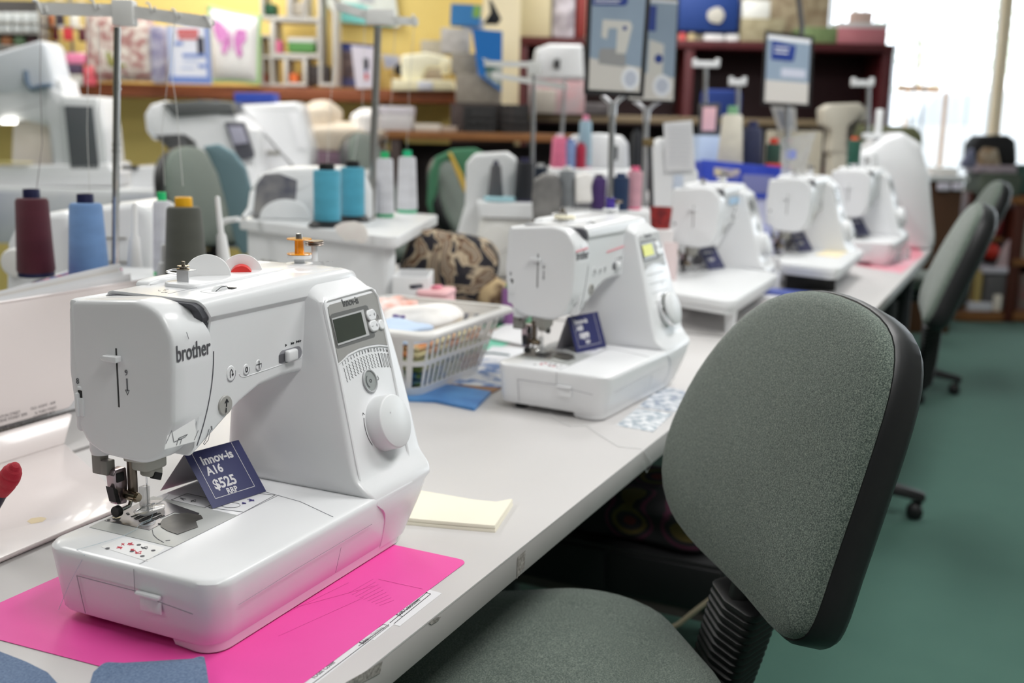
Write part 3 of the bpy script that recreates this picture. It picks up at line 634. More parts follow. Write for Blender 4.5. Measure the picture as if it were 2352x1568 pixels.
    g = G(); g.box(nx-.026, ny+.038, .147, .012, .013, .030, r=.0015); g.box(nx-.026, ny+.028, .140, .012, .010, .016, r=.0015); g.put('threader_hook', mat('threader_grey', s2l((138, 136, 130)), .45), t)
    g = G()
    g.prism([(p.x, p.y) for p in rpoly([(-.026, .010), (-.022, -.016), (.022, -.022), (.026, .010)], .006, 3)], .149, .154, 'xy', r=.0015)
    g.prism([(p.x, p.y) for p in rpoly([(-.014, .010), (-.014, -.014), (.018, -.016), (.018, .010)], .006, 3)], .136, .149, 'xy', r=.003)
    g.prism([(p.x, p.y) for p in rpoly([(-.004, .008), (-.004, -.012), (.014, -.013), (.014, .008)], .005, 3)], .127, .137, 'xy', r=.003)
    o = g.put('needle_threader', mat('threader_beige', s2l((192, 190, 182)), .45), t); o.location = (nx, ny, 0)
    g = G(); g.box(nx+.024, ny-.016, .1515, .007, .006, .006, r=.001); g.box(nx+.004, ny-.010, .128, .012, .006, .008, r=.001, rot=(0, .4, 0)); g.put('threader_tip', BLACK, t)
    g = G(); g.cyl((nx-.008, ny+.012, .104), (nx-.008, ny+.012, .16), .0052, n=16); g.put('presser_bar', mat('bar_bronze', s2l((120, 110, 100)), .3, metal=.9), t)
    g = G(); g.cyl((nx, ny, .088), (nx, ny, .150), .0009, n=8); g.put('needle', CHROME, t)
    g = G(); g.prism(rpoly([(.000, .133), (.003, .138), (.018, .138), (.019, .120), (.017, .098), (.004, .100), (.001, .118)], .002, 3), ny+.008, ny+.019, 'xz', r=.001)
    o = g.put('foot_holder', mat('pinkish_steel', s2l((176, 160, 166)), .22, metal=.8), t); o.location = (nx-.030, .008, 0)
    g = G(); g.box(nx-.0215, ny+.0155, .1295, .010, .002, .010, r=.0006); g.prism([(nx-.034, .122), (nx-.028, .118), (nx-.024, .102), (nx-.030, .104)], ny+.014, ny+.024, 'xz'); 
    o = g.put('holder_clip', BLACK, t)
    g = G(); g.cyl((nx-.016, ny+.014, .109), (nx-.016, ny-.001, .108), .0055, n=18); g.cyl((nx-.016, ny-.001, .108), (nx-.016, ny-.004, .108), .0042, n=18); g.put('holder_screw', mat('screw_bronze', s2l((170, 156, 136)), .2, metal=1), t)
    CLEAR = mat('clear_foot_plastic', (.80, .81, .82), .12, alpha=.38, coat=.4)
    g = G(); g.box(nx-.004, ny+.0, .106, .009, .008, .022, r=.001); g.put('clear_guard', CLEAR, t)
    g = G(); g.prism(rpoly([(-.022, -.012), (.012, -.014), (.024, -.004), (.024, .006), (.010, .014), (-.020, .012)], .006, 4), 0, .0028, 'xy', r=.001)
    g.box(-.006, 0, .005, .014, .010, .006, r=.001); g.tube([(.012, 0, .004), (.022, -.002, .006), (.032, -.004, .011)], .0008, 6)
    o = g.put('presser_foot', CLEAR, t); o.location = (nx+.001, ny-.002, .0885); o.scale = (.8, .85, 1)
    g = G(); g.lathe([(.0055, 0), (.006, .001), (.006, .006), (.004, .0075), (.001, .0078)], (0, 0, 0), 18, axis='x'); o = g.put('foot_knob', BLACK, t); o.location = (nx-.033, ny+.014, .0945)
    g = G(); g.tube([(nx-.028, ny+.014, .094), (nx-.016, ny+.010, .097), (nx-.010, ny+.012, .104)], .0022, 8); g.tube([(nx-.012, ny+.004, .091), (nx-.006, ny, .0945), (nx+.002, ny+.003, .093), (nx+.008, ny-.002, .0945), (nx+.012, ny+.003, .092)], .0009, 6); g.put('foot_ankle', CHROME, t)
M1 = thing('sewing_machine', 'large white sewing machine in front standing on the bright pink mat', 'sewing machine', MO)
machine_body(M1); machine_details(M1)
# ---------------------------------------------------------------- things lying on the front table
def slab_px(name, pts, z, th, m, label, cat, rr=0, parent=None, group=None):
    """flat thing on a surface of height z, outline measured on the photograph"""
    P = [at_z(x, y, z) for x, y in pts]; c = sum(P, Vector())/len(P)
    Q = [(p.x-c.x, p.y-c.y) for p in P]
    if rr: Q = rpoly(Q, rr, 6)
    g = G(); g.prism(Q, 0, th, 'xy', r=min(.0004, th*.3), seg=1); o = g.put(name, m, parent); o.location = (c.x, c.y, z)
    if label: tag(o, label, cat, group)
    return o
PINK = mat('hot_pink_plastic_sheet', s2l((240, 88, 172)), .38, noise=(9, .45, s2l((236, 78, 166))), bump=.03, bscale=60)
ZT_ = .7302
sh1 = slab_px('printed_sheet', [(975, 1351), (1015, 1362), (918, 1438), (905, 1434), (860, 1470), (700, 1440)], ZT_, .0002, PAPER, 'white printed sheet with a ruled box at the far end of the pink mat', 'paper')
sh2 = slab_px('printed_sheet', [(868, 1428), (897, 1437), (800, 1512), (700, 1590), (560, 1640), (500, 1600)], ZT_-.0002, .0002, PAPER, 'white printed sheet with a grey block under the near edge of the pink mat', 'paper')
matp = slab_px('pink_mat', [(-121, 1438), (614, 1631), (1075, 1288), (496, 1163)], .7305, .0005, PINK, 'bright pink plastic mat under the large front sewing machine', 'mat', rr=.012)
def mark(parent, px, z, m, n=(0, 0, 1), w=.0007, name='printed_line'):
    g = G()
    for seg in px: line(g, [at_z(x, y, z)-parent.location for x, y in seg], n, w, .0002)
    return g.put(name, m, parent)
mark(sh1, [[(969, 1357), (989, 1364), (905, 1432)], [(969, 1357), (870, 1428)], [(981, 1360), (896, 1430)], [(905, 1410), (925, 1416)]], ZT_+.0002, INK)
mark(sh2, [[(868, 1430), (893, 1437)], [(880, 1434), (815, 1477)], [(893, 1437), (740, 1553), (690, 1590)], [(868, 1430), (805, 1468), (830, 1476)], [(893, 1434), (824, 1483)], [(690, 1549), (724, 1557)]], ZT_, INK)
slab_px('grey_block', [(715, 1532), (795, 1488), (802, 1490), (735, 1535)], ZT_, .0002, cm(205, 205, 208), None, None, parent=None)
o = [x for x in C.objects if x.name.startswith('grey_block')][0]; w = o.location.copy(); o.parent = sh2; o.location = w-sh2.location
def write(txt, px, z, size, parent, m=INK, sx=1.0, d=(1, 0, 0), u=(0, 1, 0)):
    p = at_z(px[0], px[1], z)-parent.location
    return lettering(txt, size, frame(p+Vector((0, 0, .0001)), d, u), m, parent, sx=sx, th=.0001)
write('Soft Case/cover', (919, 1413), ZT_+.0002, .0085, sh1, sx=.8); write('N/A', (893, 1423), ZT_+.0002, .0075, sh1, sx=.8)
write('Knee Lever/Pivot', (812, 1471), ZT_, .0075, sh2, sx=.8); write('Fonts/ Numbers', (824, 1474), ZT_, .0075, sh2, sx=.8); write('Sideways Stitching', (834, 1479), ZT_, .0075, sh2, sx=.72)
write('Dust Cover', (726, 1555), ZT_, .0085, sh2, sx=.8); write('60', (671, 1566), ZT_, .011, sh2, mat('blue_pen', s2l((40, 60, 190)), .6), sx=.9)
FAINT = mat('pink_sheet_shadow_print', s2l((226, 84, 164)), .45)
g = G()
for s_ in ([(640, 1405), (860, 1345)], [(870, 1330), (970, 1352)], [(640, 1460), (835, 1372)], [(800, 1338), (570, 1450)]): line(g, [at_z(x, y, .7311)-matp.location for x, y in s_], (0, 0, 1), .0006, .0001)
for k in range(9): line(g, [at_z(800+k*9, 1350+k*3.5+12, .7311)-matp.location, at_z(856+k*9-k*3, 1318+k*6+12, .7311)-matp.location], (0, 0, 1), .0009, .0001)
g.put('print_showing_through', FAINT, matp)
# denim pieces at the near corner
DENIM = mat('denim_cloth', s2l((112, 134, 164)), .9, noise=(420, .22, s2l((72, 94, 128))), bump=.5, bscale=900, sheen=.2)
def cloth_px(name, outline, z, th, m, label, cat, wave=.002, drop=0):
    P = [at_z(x, y, z) for x, y in outline]; c = sum(P, Vector())/len(P)
    Q = rpoly([(p.x-c.x, p.y-c.y) for p in P], .006, 3)
    g = G()
    g.loft([[(p.x, p.y, wave*math.sin(p.x*60+1)+wave) for p in Q], [(p.x, p.y, th+wave*math.sin(p.x*60+1)+wave) for p in Q]])
    bmesh.ops.triangulate(g.bm, faces=[f for f in g.bm.faces if len(f.verts) > 4])
    o = g.put(name, m); o.location = (c.x, c.y, z); tag(o, label, cat); return o
cloth_px('denim_scrap', [(214, 1552), (240, 1534), (330, 1541), (400, 1536), (440, 1524), (468, 1506), (474, 1540), (482, 1600), (200, 1640), (205, 1580)], .742, .0015, DENIM, 'blue denim scrap with a pointed corner lying over the pink mat edge', 'fabric', .003)
cloth_px('denim_scrap', [(-40, 1490), (60, 1530), (110, 1556), (150, 1600), (-80, 1640)], .7335, .0015, DENIM, 'blue denim scrap at the bottom left corner of the table', 'fabric', .002)
# folded cream cloth beyond the machine
cc = thing('folded_cloth', 'cream folded cloth strip on the table beyond the front machine', 'fabric', tuple(at_z(1050, 1190, .73)))
P = [at_z(x, y, .7305)-cc.location for x, y in ((880, 1130), (957, 1137), (1090, 1160), (1140, 1165), (1180, 1157), (1138, 1222), (1040, 1214), (880, 1199))]
for k, (z, m_) in enumerate(((.0, CREAM), (.0046, CREAM))):
    g = G(); Q = rpoly([(p.x+k*.0008, p.y+k*.0008) for p in P], .002, 2); g.loft([[(p.x, p.y, z) for p in Q], [(p.x, p.y, z+.002) for p in Q], [(p.x, p.y, z+.0040) for p in offs(Q, .0009)]])
    bmesh.ops.triangulate(g.bm, faces=[f for f in g.bm.faces if len(f.verts) > 4]); g.put('cloth_layer', m_, cc)
# ---------------------------------------------------------------- price tag standing on the bed
NAVY = mat('navy_card', s2l((38, 42, 92)), .45); TAGW = mat('tag_white_print', s2l((222, 220, 222)), .6); GCARD = mat('grey_card_back', s2l((176, 172, 176)), .6)
def price_tag(B1, B2, yb, h, lines, label, loc, rotz=0, text=True):
    """B1,B2 foot of the printed side, tent folded at height h, other foot yb behind"""
    t = thing('price_tag', label, 'price tag', loc, rotz)
    w = (B2-B1).length; x = (B2-B1).normalized(); back = Vector((-x.y, x.x, 0))
    top = B1+back*yb/2+Vector((0, 0, h)); up = (top-B1).normalized(); n = x.cross(up)
    sl = (top-B1).length
    g = G(); a, b, c, d = B1, B2, B2+up*sl, B1+up*sl
    flat(g, [a, b, c, d], n, .0005, 0); g.put('front_panel', NAVY, t)
    e, f_ = B1+back*yb, B2+back*yb
    g = G(); n2 = (-x).cross((d-e)); n2.normalize(); flat(g, [f_, e, d, c], n2, .0004, 0); g.put('back_panel', GCARD, t)
    g = G(); q = [a+x*w*u+up*sl*v+n*.0006 for u, v in ((.12, .99), (.12, .14), (.85, .14), (.85, .99))]
    line(g, q, n, .0006, .0001); g.put('printed_border', TAGW, t)
    if text:
        for s_, u, v, sz, bd in lines: lettering(s_, sz*sl*.93, frame(a+x*w*u+up*sl*v+n*.0006, x, up), TAGW, t, bold=bd*sl, th=.0001, sx=.90)
    return t
B1 = on_bed(488, 1168, ZB+.0006); B2 = on_bed(611, 1128, ZB+.0006)
price_tag(B1, B2, .092, .052, (('Innov-is', .20, .735, .235, .006), ('A16', .20, .545, .225, .006), ('$525', .20, .285, .26, .007), ('RRP', .36, .155, .145, .004)), 'navy folded price card reading A16 and $525 on the bed of the front machine', MO)
# ---------------------------------------------------------------- old white plastic case standing open at the left
CASE = mat('aged_white_case_plastic', s2l((224, 214, 212)), .26, coat=.3, noise=(2.5, .45, s2l((218, 207, 205))))
def case_quad(pts, n_out, th, name, parent, m=CASE, r=.004):
    a, b, c, d = [p-parent.location for p in pts]; n = (b-a).cross(d-a).normalized()
    if n.dot(Vector(n_out)) < 0: n = -n
    x = (b-a).normalized(); y = n.cross(x); o = a
    Q = rpoly([((p-o).dot(x), (p-o).dot(y)) for p in (a, b, c, d)], r, 4)
    g = G(); g.prism([(p.x, p.y) for p in Q], -th, 0, 'xy', r=min(.0012, th*.4), seg=2)
    M = Matrix.Identity(4)
    for i in range(3): M[i][0] = x[i]; M[i][1] = y[i]; M[i][2] = n[i]; M[i][3] = o[i]
    o_ = g.put(name, m, parent); o_.matrix_local = M; return o_
cs = thing('opened_case', 'aged white plastic machine case lying open at the left of the front machine', 'case', (1.0, 1.2, .73))
ZC = .7345
f1 = at_z(300, 1157, ZC); f0 = f1+Vector((-.75, -.03, 0)); b1 = at_z(148, 1018, ZC); b0 = b1+Vector((-.8, 0, 0))
case_quad([f0, f1, b1, b0], (0, 0, 1), .0035, 'base_flap', cs)
g = G(); g.tube([f0-cs.location, f1-cs.location], .0022, 8); g.put('rolled_edge', CASE, cs)
s1 = at_y(168, 945, 1.345); s0 = s1+Vector((-.8, 0, 0))
case_quad([b0, b1, s1, s0], (0, -.5, .9), .003, 'hinge_strip', cs)
t1 = at_y(352, 640, 1.45); t0 = t1+Vector((-1.1, 0, 0)); u1 = at_y(160, 935, 1.365); u0 = u1+Vector((-.9, 0, 0))
case_quad([u0, u1, t1, t0], (0, -1, .3), .004, 'lid_panel', cs)
g = G(); g.tube([t0-cs.location, t1-cs.location], .0024, 8); g.put('rolled_edge', CASE, cs)
un = (t1-u1).normalized(); xn = Vector((1, 0, 0)); nn = xn.cross(un)
def on_lid(x, y): return on_plane(x, y, u1, nn)-cs.location
random.seed(4)
INKC = mat('case_print_grey', s2l((96, 88, 90)), .6)
for tx, px, sz in (('OLD. AGENT - AMP', (71, 942), .0062), ('26 THIRD STREET', (80, 952), .0062), ('CLONTARF 4019', (77, 962), .0062), ('TELEPHONE (07) 3283 0688', (75, 973), .0062), ('BRIGHTON STREET', (-18, 966), .0066), ('CREMORNE SYDNEY 2090', (-24, 977), .0066), ('NSW', (0, 986), .0066), ('PHONE (02) 9943 5788', (-22, 997), .0066)):
    lettering(tx, sz, frame(on_lid(*px)+nn*.0003, xn, un), INKC, cs, th=.0001, sx=.9, shear=.2)
g = G(); flat(g, [at_z(x, y, ZC)-cs.location for x, y in ((62, 1197), (72, 1190), (95, 1187), (107, 1190), (98, 1198), (72, 1203))], (0, 0, 1), .0001); g.put('glue_stain', mat('glue_stain', s2l((226, 206, 168)), .5), cs)
# loose sheets behind the lid
ps = thing('sheet_stack', 'thin stack of loose white sheets standing behind the open case lid', 'paper', (1.2, 1.50, .735))
for k, (rx, ry, m_) in enumerate(((276, 604, PAPER), (272, 616, cm(214, 210, 206, .6)), (282, 622, PAPER), (300, 628, PAPER))):
    yb = 1.475+k*-.006
    a1 = at_y(rx, ry, yb+.0)-ps.location; z1 = a1.z; dz = (at_y(rx, ry, yb).z-at_y(0, 668+k*7, yb).z)
    L_ = at_y(rx, ry, yb).x-at_y(0, 668+k*7, yb).x; sl = dz/L_
    g = G(); P = [(a1.x, z1), (a1.x+.006, .0), (a1.x-.9, .0), (a1.x-.9, z1-.9*sl)]
    g.prism(P, 0, .0012, 'xz'); o_ = g.put('sheet', m_, ps); o_.location = (0, a1.y, 0)
# red handled awl at the left edge
aw = thing('seam_tool', 'red rubber handled tool with dark shaft leaning in the white case', 'tool', (.86, 1.05, .736))
p0 = at_y(34, 1072, 1.0)-aw.location; p1 = Vector((-.030, .03, .001))
d = (p1-p0); RED = mat('red_rubber_grip', s2l((190, 42, 60)), .6, bump=.3, bscale=900)
g = G(); Q = d.to_track_quat('Z', 'Y').to_matrix().to_4x4(); L_ = .05
g.lathe([(.0005, -.0045), (.0045, -.0035), (.0062, -.001), (.0064, .001), (.0088, .003), (.0092, .006), (.0108, .008), (.0112, .011), (.0106, .013), (.0118, .015), (.0118, .022), (.0105, .027), (.0110, .029), (.0095, .037), (.0080, .044), (.004, .046)], p0, 28, M=Q); g.put('grip', RED, aw)
g = G(); g.cyl(p0+d.normalized()*.042, p0+d.normalized()*(d.length-.02), .0072, .0055, 20); g.put('shaft', mat('navy_shaft', s2l((34, 30, 56)), .4), aw)
g = G(); g.cyl(p0+d.normalized()*(d.length-.021), p1, .003, .001, 12); g.put('tip', STEEL, aw)
# sewing thread lying over the bed of the first machine
g = G(); g.tube([on_bed(x, y, z)for x, y, z in ((352, 1178, .088), (345, 1195, .088), (318, 1206, .0868), (312, 1216, .0866), (280, 1232, .0866), (220, 1250, .0866), (176, 1262, .0866))]+[Vector((-.0015, .165, .083)), Vector((-.004, .185, .05)), Vector((-.006, .20, .02))], .00022, 5)
o = g.put('loose_thread', mat('pale_blue_thread', s2l((176, 196, 206)), .7)); o.location = MO; tag(o, 'pale blue thread end trailing over the bed of the front machine', 'thread')
g = G(); c_ = on_bed(340, 1200, .0872); g.tube([c_+Vector((.0075*math.cos(a)*1.2, .0055*math.sin(a), 0)) for a in [k*.45 for k in range(14)]], .0002, 5, closed=True); o = g.put('thread_loop', mat('pale_blue_thread', s2l((176, 196, 206)), .7)); o.location = MO; tag(o, 'pale blue thread loop lying on the needle plate', 'thread')
# ---------------------------------------------------------------- office chairs
def fabric(name, a, b, c, scale=620):
    M = bpy.data.materials.new(name); M.use_nodes = True; nt = M.node_tree; N = nt.nodes; L = nt.links; b_ = N['Principled BSDF']
    tc = N.new('ShaderNodeTexCoord'); n = N.new('ShaderNodeTexNoise'); n.inputs['Scale'].default_value = scale; n.inputs['Detail'].default_value = 4; n.inputs['Roughness'].default_value = .7
    n2 = N.new('ShaderNodeTexNoise'); n2.inputs['Scale'].default_value = 5
    L.new(tc.outputs['Object'], n.inputs['Vector']); L.new(tc.outputs['Object'], n2.inputs['Vector'])
    r = N.new('ShaderNodeValToRGB'); e = r.color_ramp.elements; e[0].position = .38; e[0].color = (*s2l(a), 1); e[1].position = .64; e[1].color = (*s2l(c), 1); e.new(.5).color = (*s2l(b), 1)
    L.new(n.outputs['Fac'], r.inputs['Fac']); mx = N.new('ShaderNodeMixRGB'); mx.blend_type = 'MULTIPLY'; mx.inputs[0].default_value = .35
    r2 = N.new('ShaderNodeValToRGB'); r2.color_ramp.elements[0].position = .35; r2.color_ramp.elements[0].color = (.72, .72, .70, 1); r2.color_ramp.elements[1].position = .65
    L.new(n2.outputs['Fac'], r2.inputs['Fac']); L.new(r.outputs['Color'], mx.inputs[1]); L.new(r2.outputs['Color'], mx.inputs[2]); L.new(mx.outputs[0], b_.inputs['Base Color'])
    b_.inputs['Roughness'].default_value = .95; b_.inputs['Sheen Weight'].default_value = .25
    w = N.new('ShaderNodeTexWave'); w.inputs['Scale'].default_value = 330; w.inputs['Distortion'].default_value = 3; L.new(tc.outputs['Object'], w.inputs['Vector'])
    bp = N.new('ShaderNodeBump'); bp.inputs['Strength'].default_value = .5; bp.inputs['Distance'].default_value = .001; L.new(n.outputs['Fac'], bp.inputs['Height']); L.new(bp.outputs['Normal'], b_.inputs['Normal'])
    return M
CHF = fabric('sage_green_upholstery', (52, 64, 58), (90, 102, 94), (134, 144, 132))
SHELL = mat('black_chair_shell', (.009, .009, .010), .45)
PH, RHO = 2.264, .368
CC = Vector((1.35, .274, .862))
cn = Vector((math.cos(PH)*math.cos(RHO), math.sin(PH)*math.cos(RHO), math.sin(RHO))); cs_ = Vector((-math.sin(PH), math.cos(PH), 0)); ct = cn.cross(cs_)
OUT = [(1516, 1085), (1530, 1000), (1560, 925), (1600, 850), (1650, 780), (1710, 718), (1770, 680), (1830, 665), (1890, 668), (1950, 688), (2000, 722), (2028, 765), (2034, 820), (2022, 900), (1990, 1010), (1940, 1160), (1890, 1305), (1860, 1395), (1836, 1445), (1815, 1460), (1790, 1458), (1755, 1428), (1700, 1362), (1640, 1300), (1590, 1250), (1550, 1200), (1527, 1150)]
OL = []
for p in OUT:
    q = on_plane(*p, CC, cn)-CC; OL.append(Vector((q.dot(cs_), q.dot(ct))))
# chair coordinates: x = facing, y = left hand, z up; origin on the floor under the back
def CL(s, t_, d): return Vector((math.cos(RHO)*d-math.sin(RHO)*t_*1.0, -s*-1.0, CC.z+math.cos(RHO)*t_+math.sin(RHO)*d))
def smooth_poly(P, n=3):
    out = []; k = len(P)
    for i in range(k):
        a, b, c, d = P[i-1], P[i], P[(i+1) % k], P[(i+2) % k]
        for j in range(n):
            t = j/n; out.append(.5*((2*b)+(-a+c)*t+(2*a-5*b+4*c-d)*t*t+(-a+3*b-3*c+d)*t**3))
    return out
def make_chair(label, loc, facing, seat_z=.578):
    t = thing('office_chair', label, 'chair', loc, facing, 'sage green office chairs')
    P = smooth_poly(OL, 2); cen = sum(P, Vector((0, 0)))/len(P)
    def bulge(p): q = (p-cen); return -.10*q.x*q.x+.02*(1-min(1, q.length/.24))
    g = G(); rings = []
    for d, i in ((-.034, .004), (-.030, 0), (-.006, 0), (-.001, .003), (.003, .009), (.006, .02)):
        rings.append([CL(p.x, p.y, d) for p in offs(P, i)])
    for sc in (.8, .6, .4, .2): rings.append([CL(*(cen+(p-cen)*sc), .006+.012*(1-sc*sc)) for p in P])
    g.loft(rings); g.put('backrest', CHF, t, angle=60)
    g = G(); rings = []
    for d, i in ((-.072, .035), (-.066, .02), (-.058, .004), (-.048, -.003), (-.018, -.005), (-.012, -.002)):
        rings.append([CL(p.x, p.y, d) for p in offs(P, i)])
    g.loft(rings); g.put('back_shell', SHELL, t, angle=60)
    sx, sy = .30, 0
    # bellows round the back upright
    a = (OL[22]+OL[23])/2
    def loc_(p): q = p-Vector((CC.x, CC.y, 0)); return Vector((q.x*math.cos(PH)+q.y*math.sin(PH), -q.x*math.sin(PH)+q.y*math.cos(PH), q.z))
    A0 = loc_(on_plane(1712, 1370, CC-cn*.05, cn)); B0 = loc_(on_plane(1650, 1568, CC-cn*.05-Vector((.01, 0, 0)), (1, .2, 0)))
    n_ = 19; zE = .44
    for k in range(n_):
        u = k/(n_-1); z = A0.z-(A0.z-zE)*u; fr = (A0.z-z)/max(.01, A0.z-B0.z); x = A0.x+(B0.x-A0.x)*fr; y = A0.y+(B0.y-A0.y)*fr
        g = G(); g.prism(rpoly([(-.03, -.046), (.022, -.062), (.030, 0), (.022, .062), (-.03, .046)], .012, 3), -.0055, .0055, 'xy', r=.003, seg=2)
        o = g.put('bellows_ring', SHELL, t); o.location = (x, y, z); o.rotation_euler = (0, .25+.5*u*u, 0)
    g = G(); g.tube([(A0.x-.02, A0.y, A0.z+.08), (A0.x, A0.y, A0.z), (x, y, z), (sx, 0, seat_z-.10)], .022, 10); g.put('back_upright', SHELL, t)
    # seat
    S_ = rpoly([(sx-.22, -.20), (sx+.20, -.235), (sx+.20, .235), (sx-.22, .20)], [.14, .11, .11, .14], 8)
    g = G(); rings = []
    for z, i in ((-.05, .02), (-.045, .004), (-.03, 0), (-.016, .001), (-.006, .006), (0, .016)): rings.append([(p.x, p.y, seat_z+z) for p in offs(S_, i)])
    for sc, z in ((.75, .003), (.5, .0045), (.25, .005)): rings.append([(sx+(p.x-sx)*sc, p.y*sc, seat_z+z) for p in S_])
    g.loft(rings); g.put('seat', CHF, t, angle=60)
    g = G(); g.loft([[(p.x, p.y, seat_z+z) for p in offs(S_, i)] for z, i in ((-.08, .05), (-.07, .02), (-.052, .006))]); g.put('seat_pan', SHELL, t)
    g = G(); g.box(sx, 0, seat_z-.10, .22, .16, .05, r=.01); g.put('mechanism', SHELL, t)
    g = G(); g.lathe([(.026, .13), (.026, .30), (.018, .302), (.018, seat_z-.1)], (sx, 0, 0), 20); g.put('gas_column', SHELL, t)
    g = G(); g.lathe([(.045, .09), (.05, .10), (.045, .15), (.03, .155)], (sx, 0, 0), 20); g.put('hub', SHELL, t)
    for k in range(5):
        a = 2*math.pi*k/5+.62
        c, s = math.cos(a), math.sin(a)
        g = G(); rings = []
        for r_, w, z0, z1 in ((.03, .028, .095, .145), (.12, .026, .092, .135), (.22, .022, .078, .112), (.295, .019, .066, .094), (.305, .012, .068, .088)):
            rings.append([(sx+r_*c-w*s*y_, r_*s+w*c*y_, z) for y_, z in ((-1, z0), (1, z0), (1, (z0+z1)/2+.004), (.55, z1), (-.55, z1), (-1, (z0+z1)/2+.004))])
        g.loft(rings); g.put('leg', SHELL, t)
        x, y = sx+.29*c, .29*s
        cst = G(); cst.lathe([(.008, .05), (.008, .075)], (x, y, 0), 10); cst.box(x-.012*c, y-.012*s, .052, .03, .016, .02, r=.006)
        co = cst.put('caster', SHELL, t)
        for sg in (-1, 1):
            g = G(); g.lathe([(.006, -.009), (.022, -.009), (.026, -.005), (.026, .004), (.018, .010), (.004, .012)], (0, 0, 0), 20, axis='y')
            o = g.put('wheel', SHELL, co); o.location = (x-.014*c-sg*.012*s, y-.014*s+sg*.012*c, .0265); o.rotation_euler = (0, 0, a if sg > 0 else a+math.pi)
    return t
CH1 = make_chair('sage green office chair nearest the camera, tilted back beside the front table', (CC.x, CC.y, 0), PH)
c2 = at_z(2176, 590, .862)
CH2 = copy_tree(CH1, loc=(c2.x, c2.y, 0), rotz=PH-R_(31), label='sage green office chair further along the aisle, seen almost edge-on')
# ---------------------------------------------------------------- the other machines along the row
def xf(o, yaw, s, p):
    c, si = math.cos(yaw), math.sin(yaw); return Vector((o[0]+s*(c*p[0]-si*p[1]), o[1]+s*(si*p[0]+c*p[1]), o[2]+s*p[2]))
M2O, M2Y, M2S = (1.705, .612, .73), R_(-4), 1.01
M2 = copy_tree(M1, loc=M2O, rotz=M2Y, label='second white sewing machine in the row, between the basket and the nearest chair', scale=M2S, skip=('spool_cap', 'red_spool', 'orange_bobbin', 'dial_ring', 'tension_dial', 'dial_marks', 'stitch_chart', 'sticker', 'front_rim'))
for c in kids(M2):
    n = c.name.split('.')[0]
    if n == 'lettering' and len(c.data.polygons) and c.location.length == 0 and abs((c.data.vertices[0].co-Vector((.35, .04, .21))).length) < .09: bpy.data.objects.remove(c)
YG = mat('reflection_yellow_green', s2l((226, 226, 92)), .3)
g = G(); P = [on_col(*p) for p in ((763, 738), (816, 723), (829, 764), (774, 780))]; flat(g, P, COLN, .0008, .0022); g.put('display_reflection', YG, M2, label='yellow green reflection on the display')  # reflection painted on as a yellow green plate over the screen
g = G(); XX, UPc = Vector((1, 0, 0)), Vector((0, .072, .23)).normalized()
for k in range(4): c = on_col(850, 830)-UPc*(.001+k*.018)+XX*(-.02+.0*k); flat(g, [c-XX*.034, c+XX*.050, c+XX*.050+UPc*.0018, c-XX*.034+UPc*.0018], COLN, .0003)
g.put('printed_rule', mat('rule_grey', s2l((190, 192, 192)), .5), M2)
g = G(); flat(g, [on_arm(*p, .1045) for p in ((400, 792), (476, 768), (478, 776), (402, 800))], SM_Y, .0002); flat(g, [on_arm(*p, .108) for p in ((600, 770), (700, 735), (700, 743), (600, 778))], SM_Y, .0002); stuff(g.put('pink_stripe', mat('pink_label_stripe', s2l((244, 176, 184)), .5), M2, label='pink label stripes'))
g = G(); g.lathe([(.0325, .002), (.0345, .006), (.0345, .010), (.0325, .014)], (0, 0, 0), 40, M=COLN.to_track_quat('Z', 'Y').to_matrix().to_4x4()); o = g.put('chrome_ring', CHROME, M2); o.location = on_col(878, 972)
def bobbin(parent, c, m):
    g = G(); g.lathe([(.0065, 0), (.0112, 0), (.0114, .0010), (.0085, .0012), (.0085, .018), (.0112, .0182), (.0112, .0194), (.0065, .0194)], c+Vector((0, 0, .0112)), 30); g.put('wound_bobbin', m, parent)
wc = at_z(688, 604, MO.z+.329)-MO
bobbin(M2, wc, mat('violet_thread', s2l((72, 52, 150)), .6))
g = G(); g.lathe([(.001, 0), (.020, .001), (.019, .006), (.003, .007)], (.17, .18, .3305), 32); g.put('cap_disc', mat('ivory_disc', s2l((240, 234, 210)), .4), M2)
B1 = Vector((.150, .138, ZB+.0006)); B2 = B1+Vector((.092, -.020, 0))
price_tag(B1, B2, .05, .066, (('Innov-is', .17, .76, .21, .006), ('A80', .19, .58, .20, .006), ('$899', .22, .34, .25, .008), ('RRP', .38, .20, .13, .004)), 'navy folded price card on the bed of the second machine', M2O, M2Y)
# third and fourth machines with their wide tables
def wide_table(name, label, px, zt, leg_px, m=WHITE2, th=.022):
    P = [at_z(x, y, zt) for x, y in px]; c = sum(P, Vector())/len(P); c.z = 0
    t = thing('extension_table', label, 'extension table', (c.x, c.y, .73))
    Q = rpoly([(p.x-c.x, p.y-c.y) for p in P], .03, 6)
    g = G(); g.prism(Q, zt-.73-th, zt-.73, 'xy', r=.004); g.put('table_panel', m, t)
    g = G(); g.prism(offs(Q, .006), zt-.73-th-.014, zt-.73-th+.002, 'xy', r=.002); g.put('skirt', m, t)
    for (x, y) in leg_px:
        p = at_z(x, y, .731); 
        g = G(); g.loft([[(p.x-c.x+a*w, p.y-c.y+b*w, z) for a, b in ((-1, -1), (1, -1), (1, 1), (-1, 1))] for z, w in ((0, .009), (.004, .010), (zt-.73-th-.002, .014))]); g.put('leg', m, t)
    return t
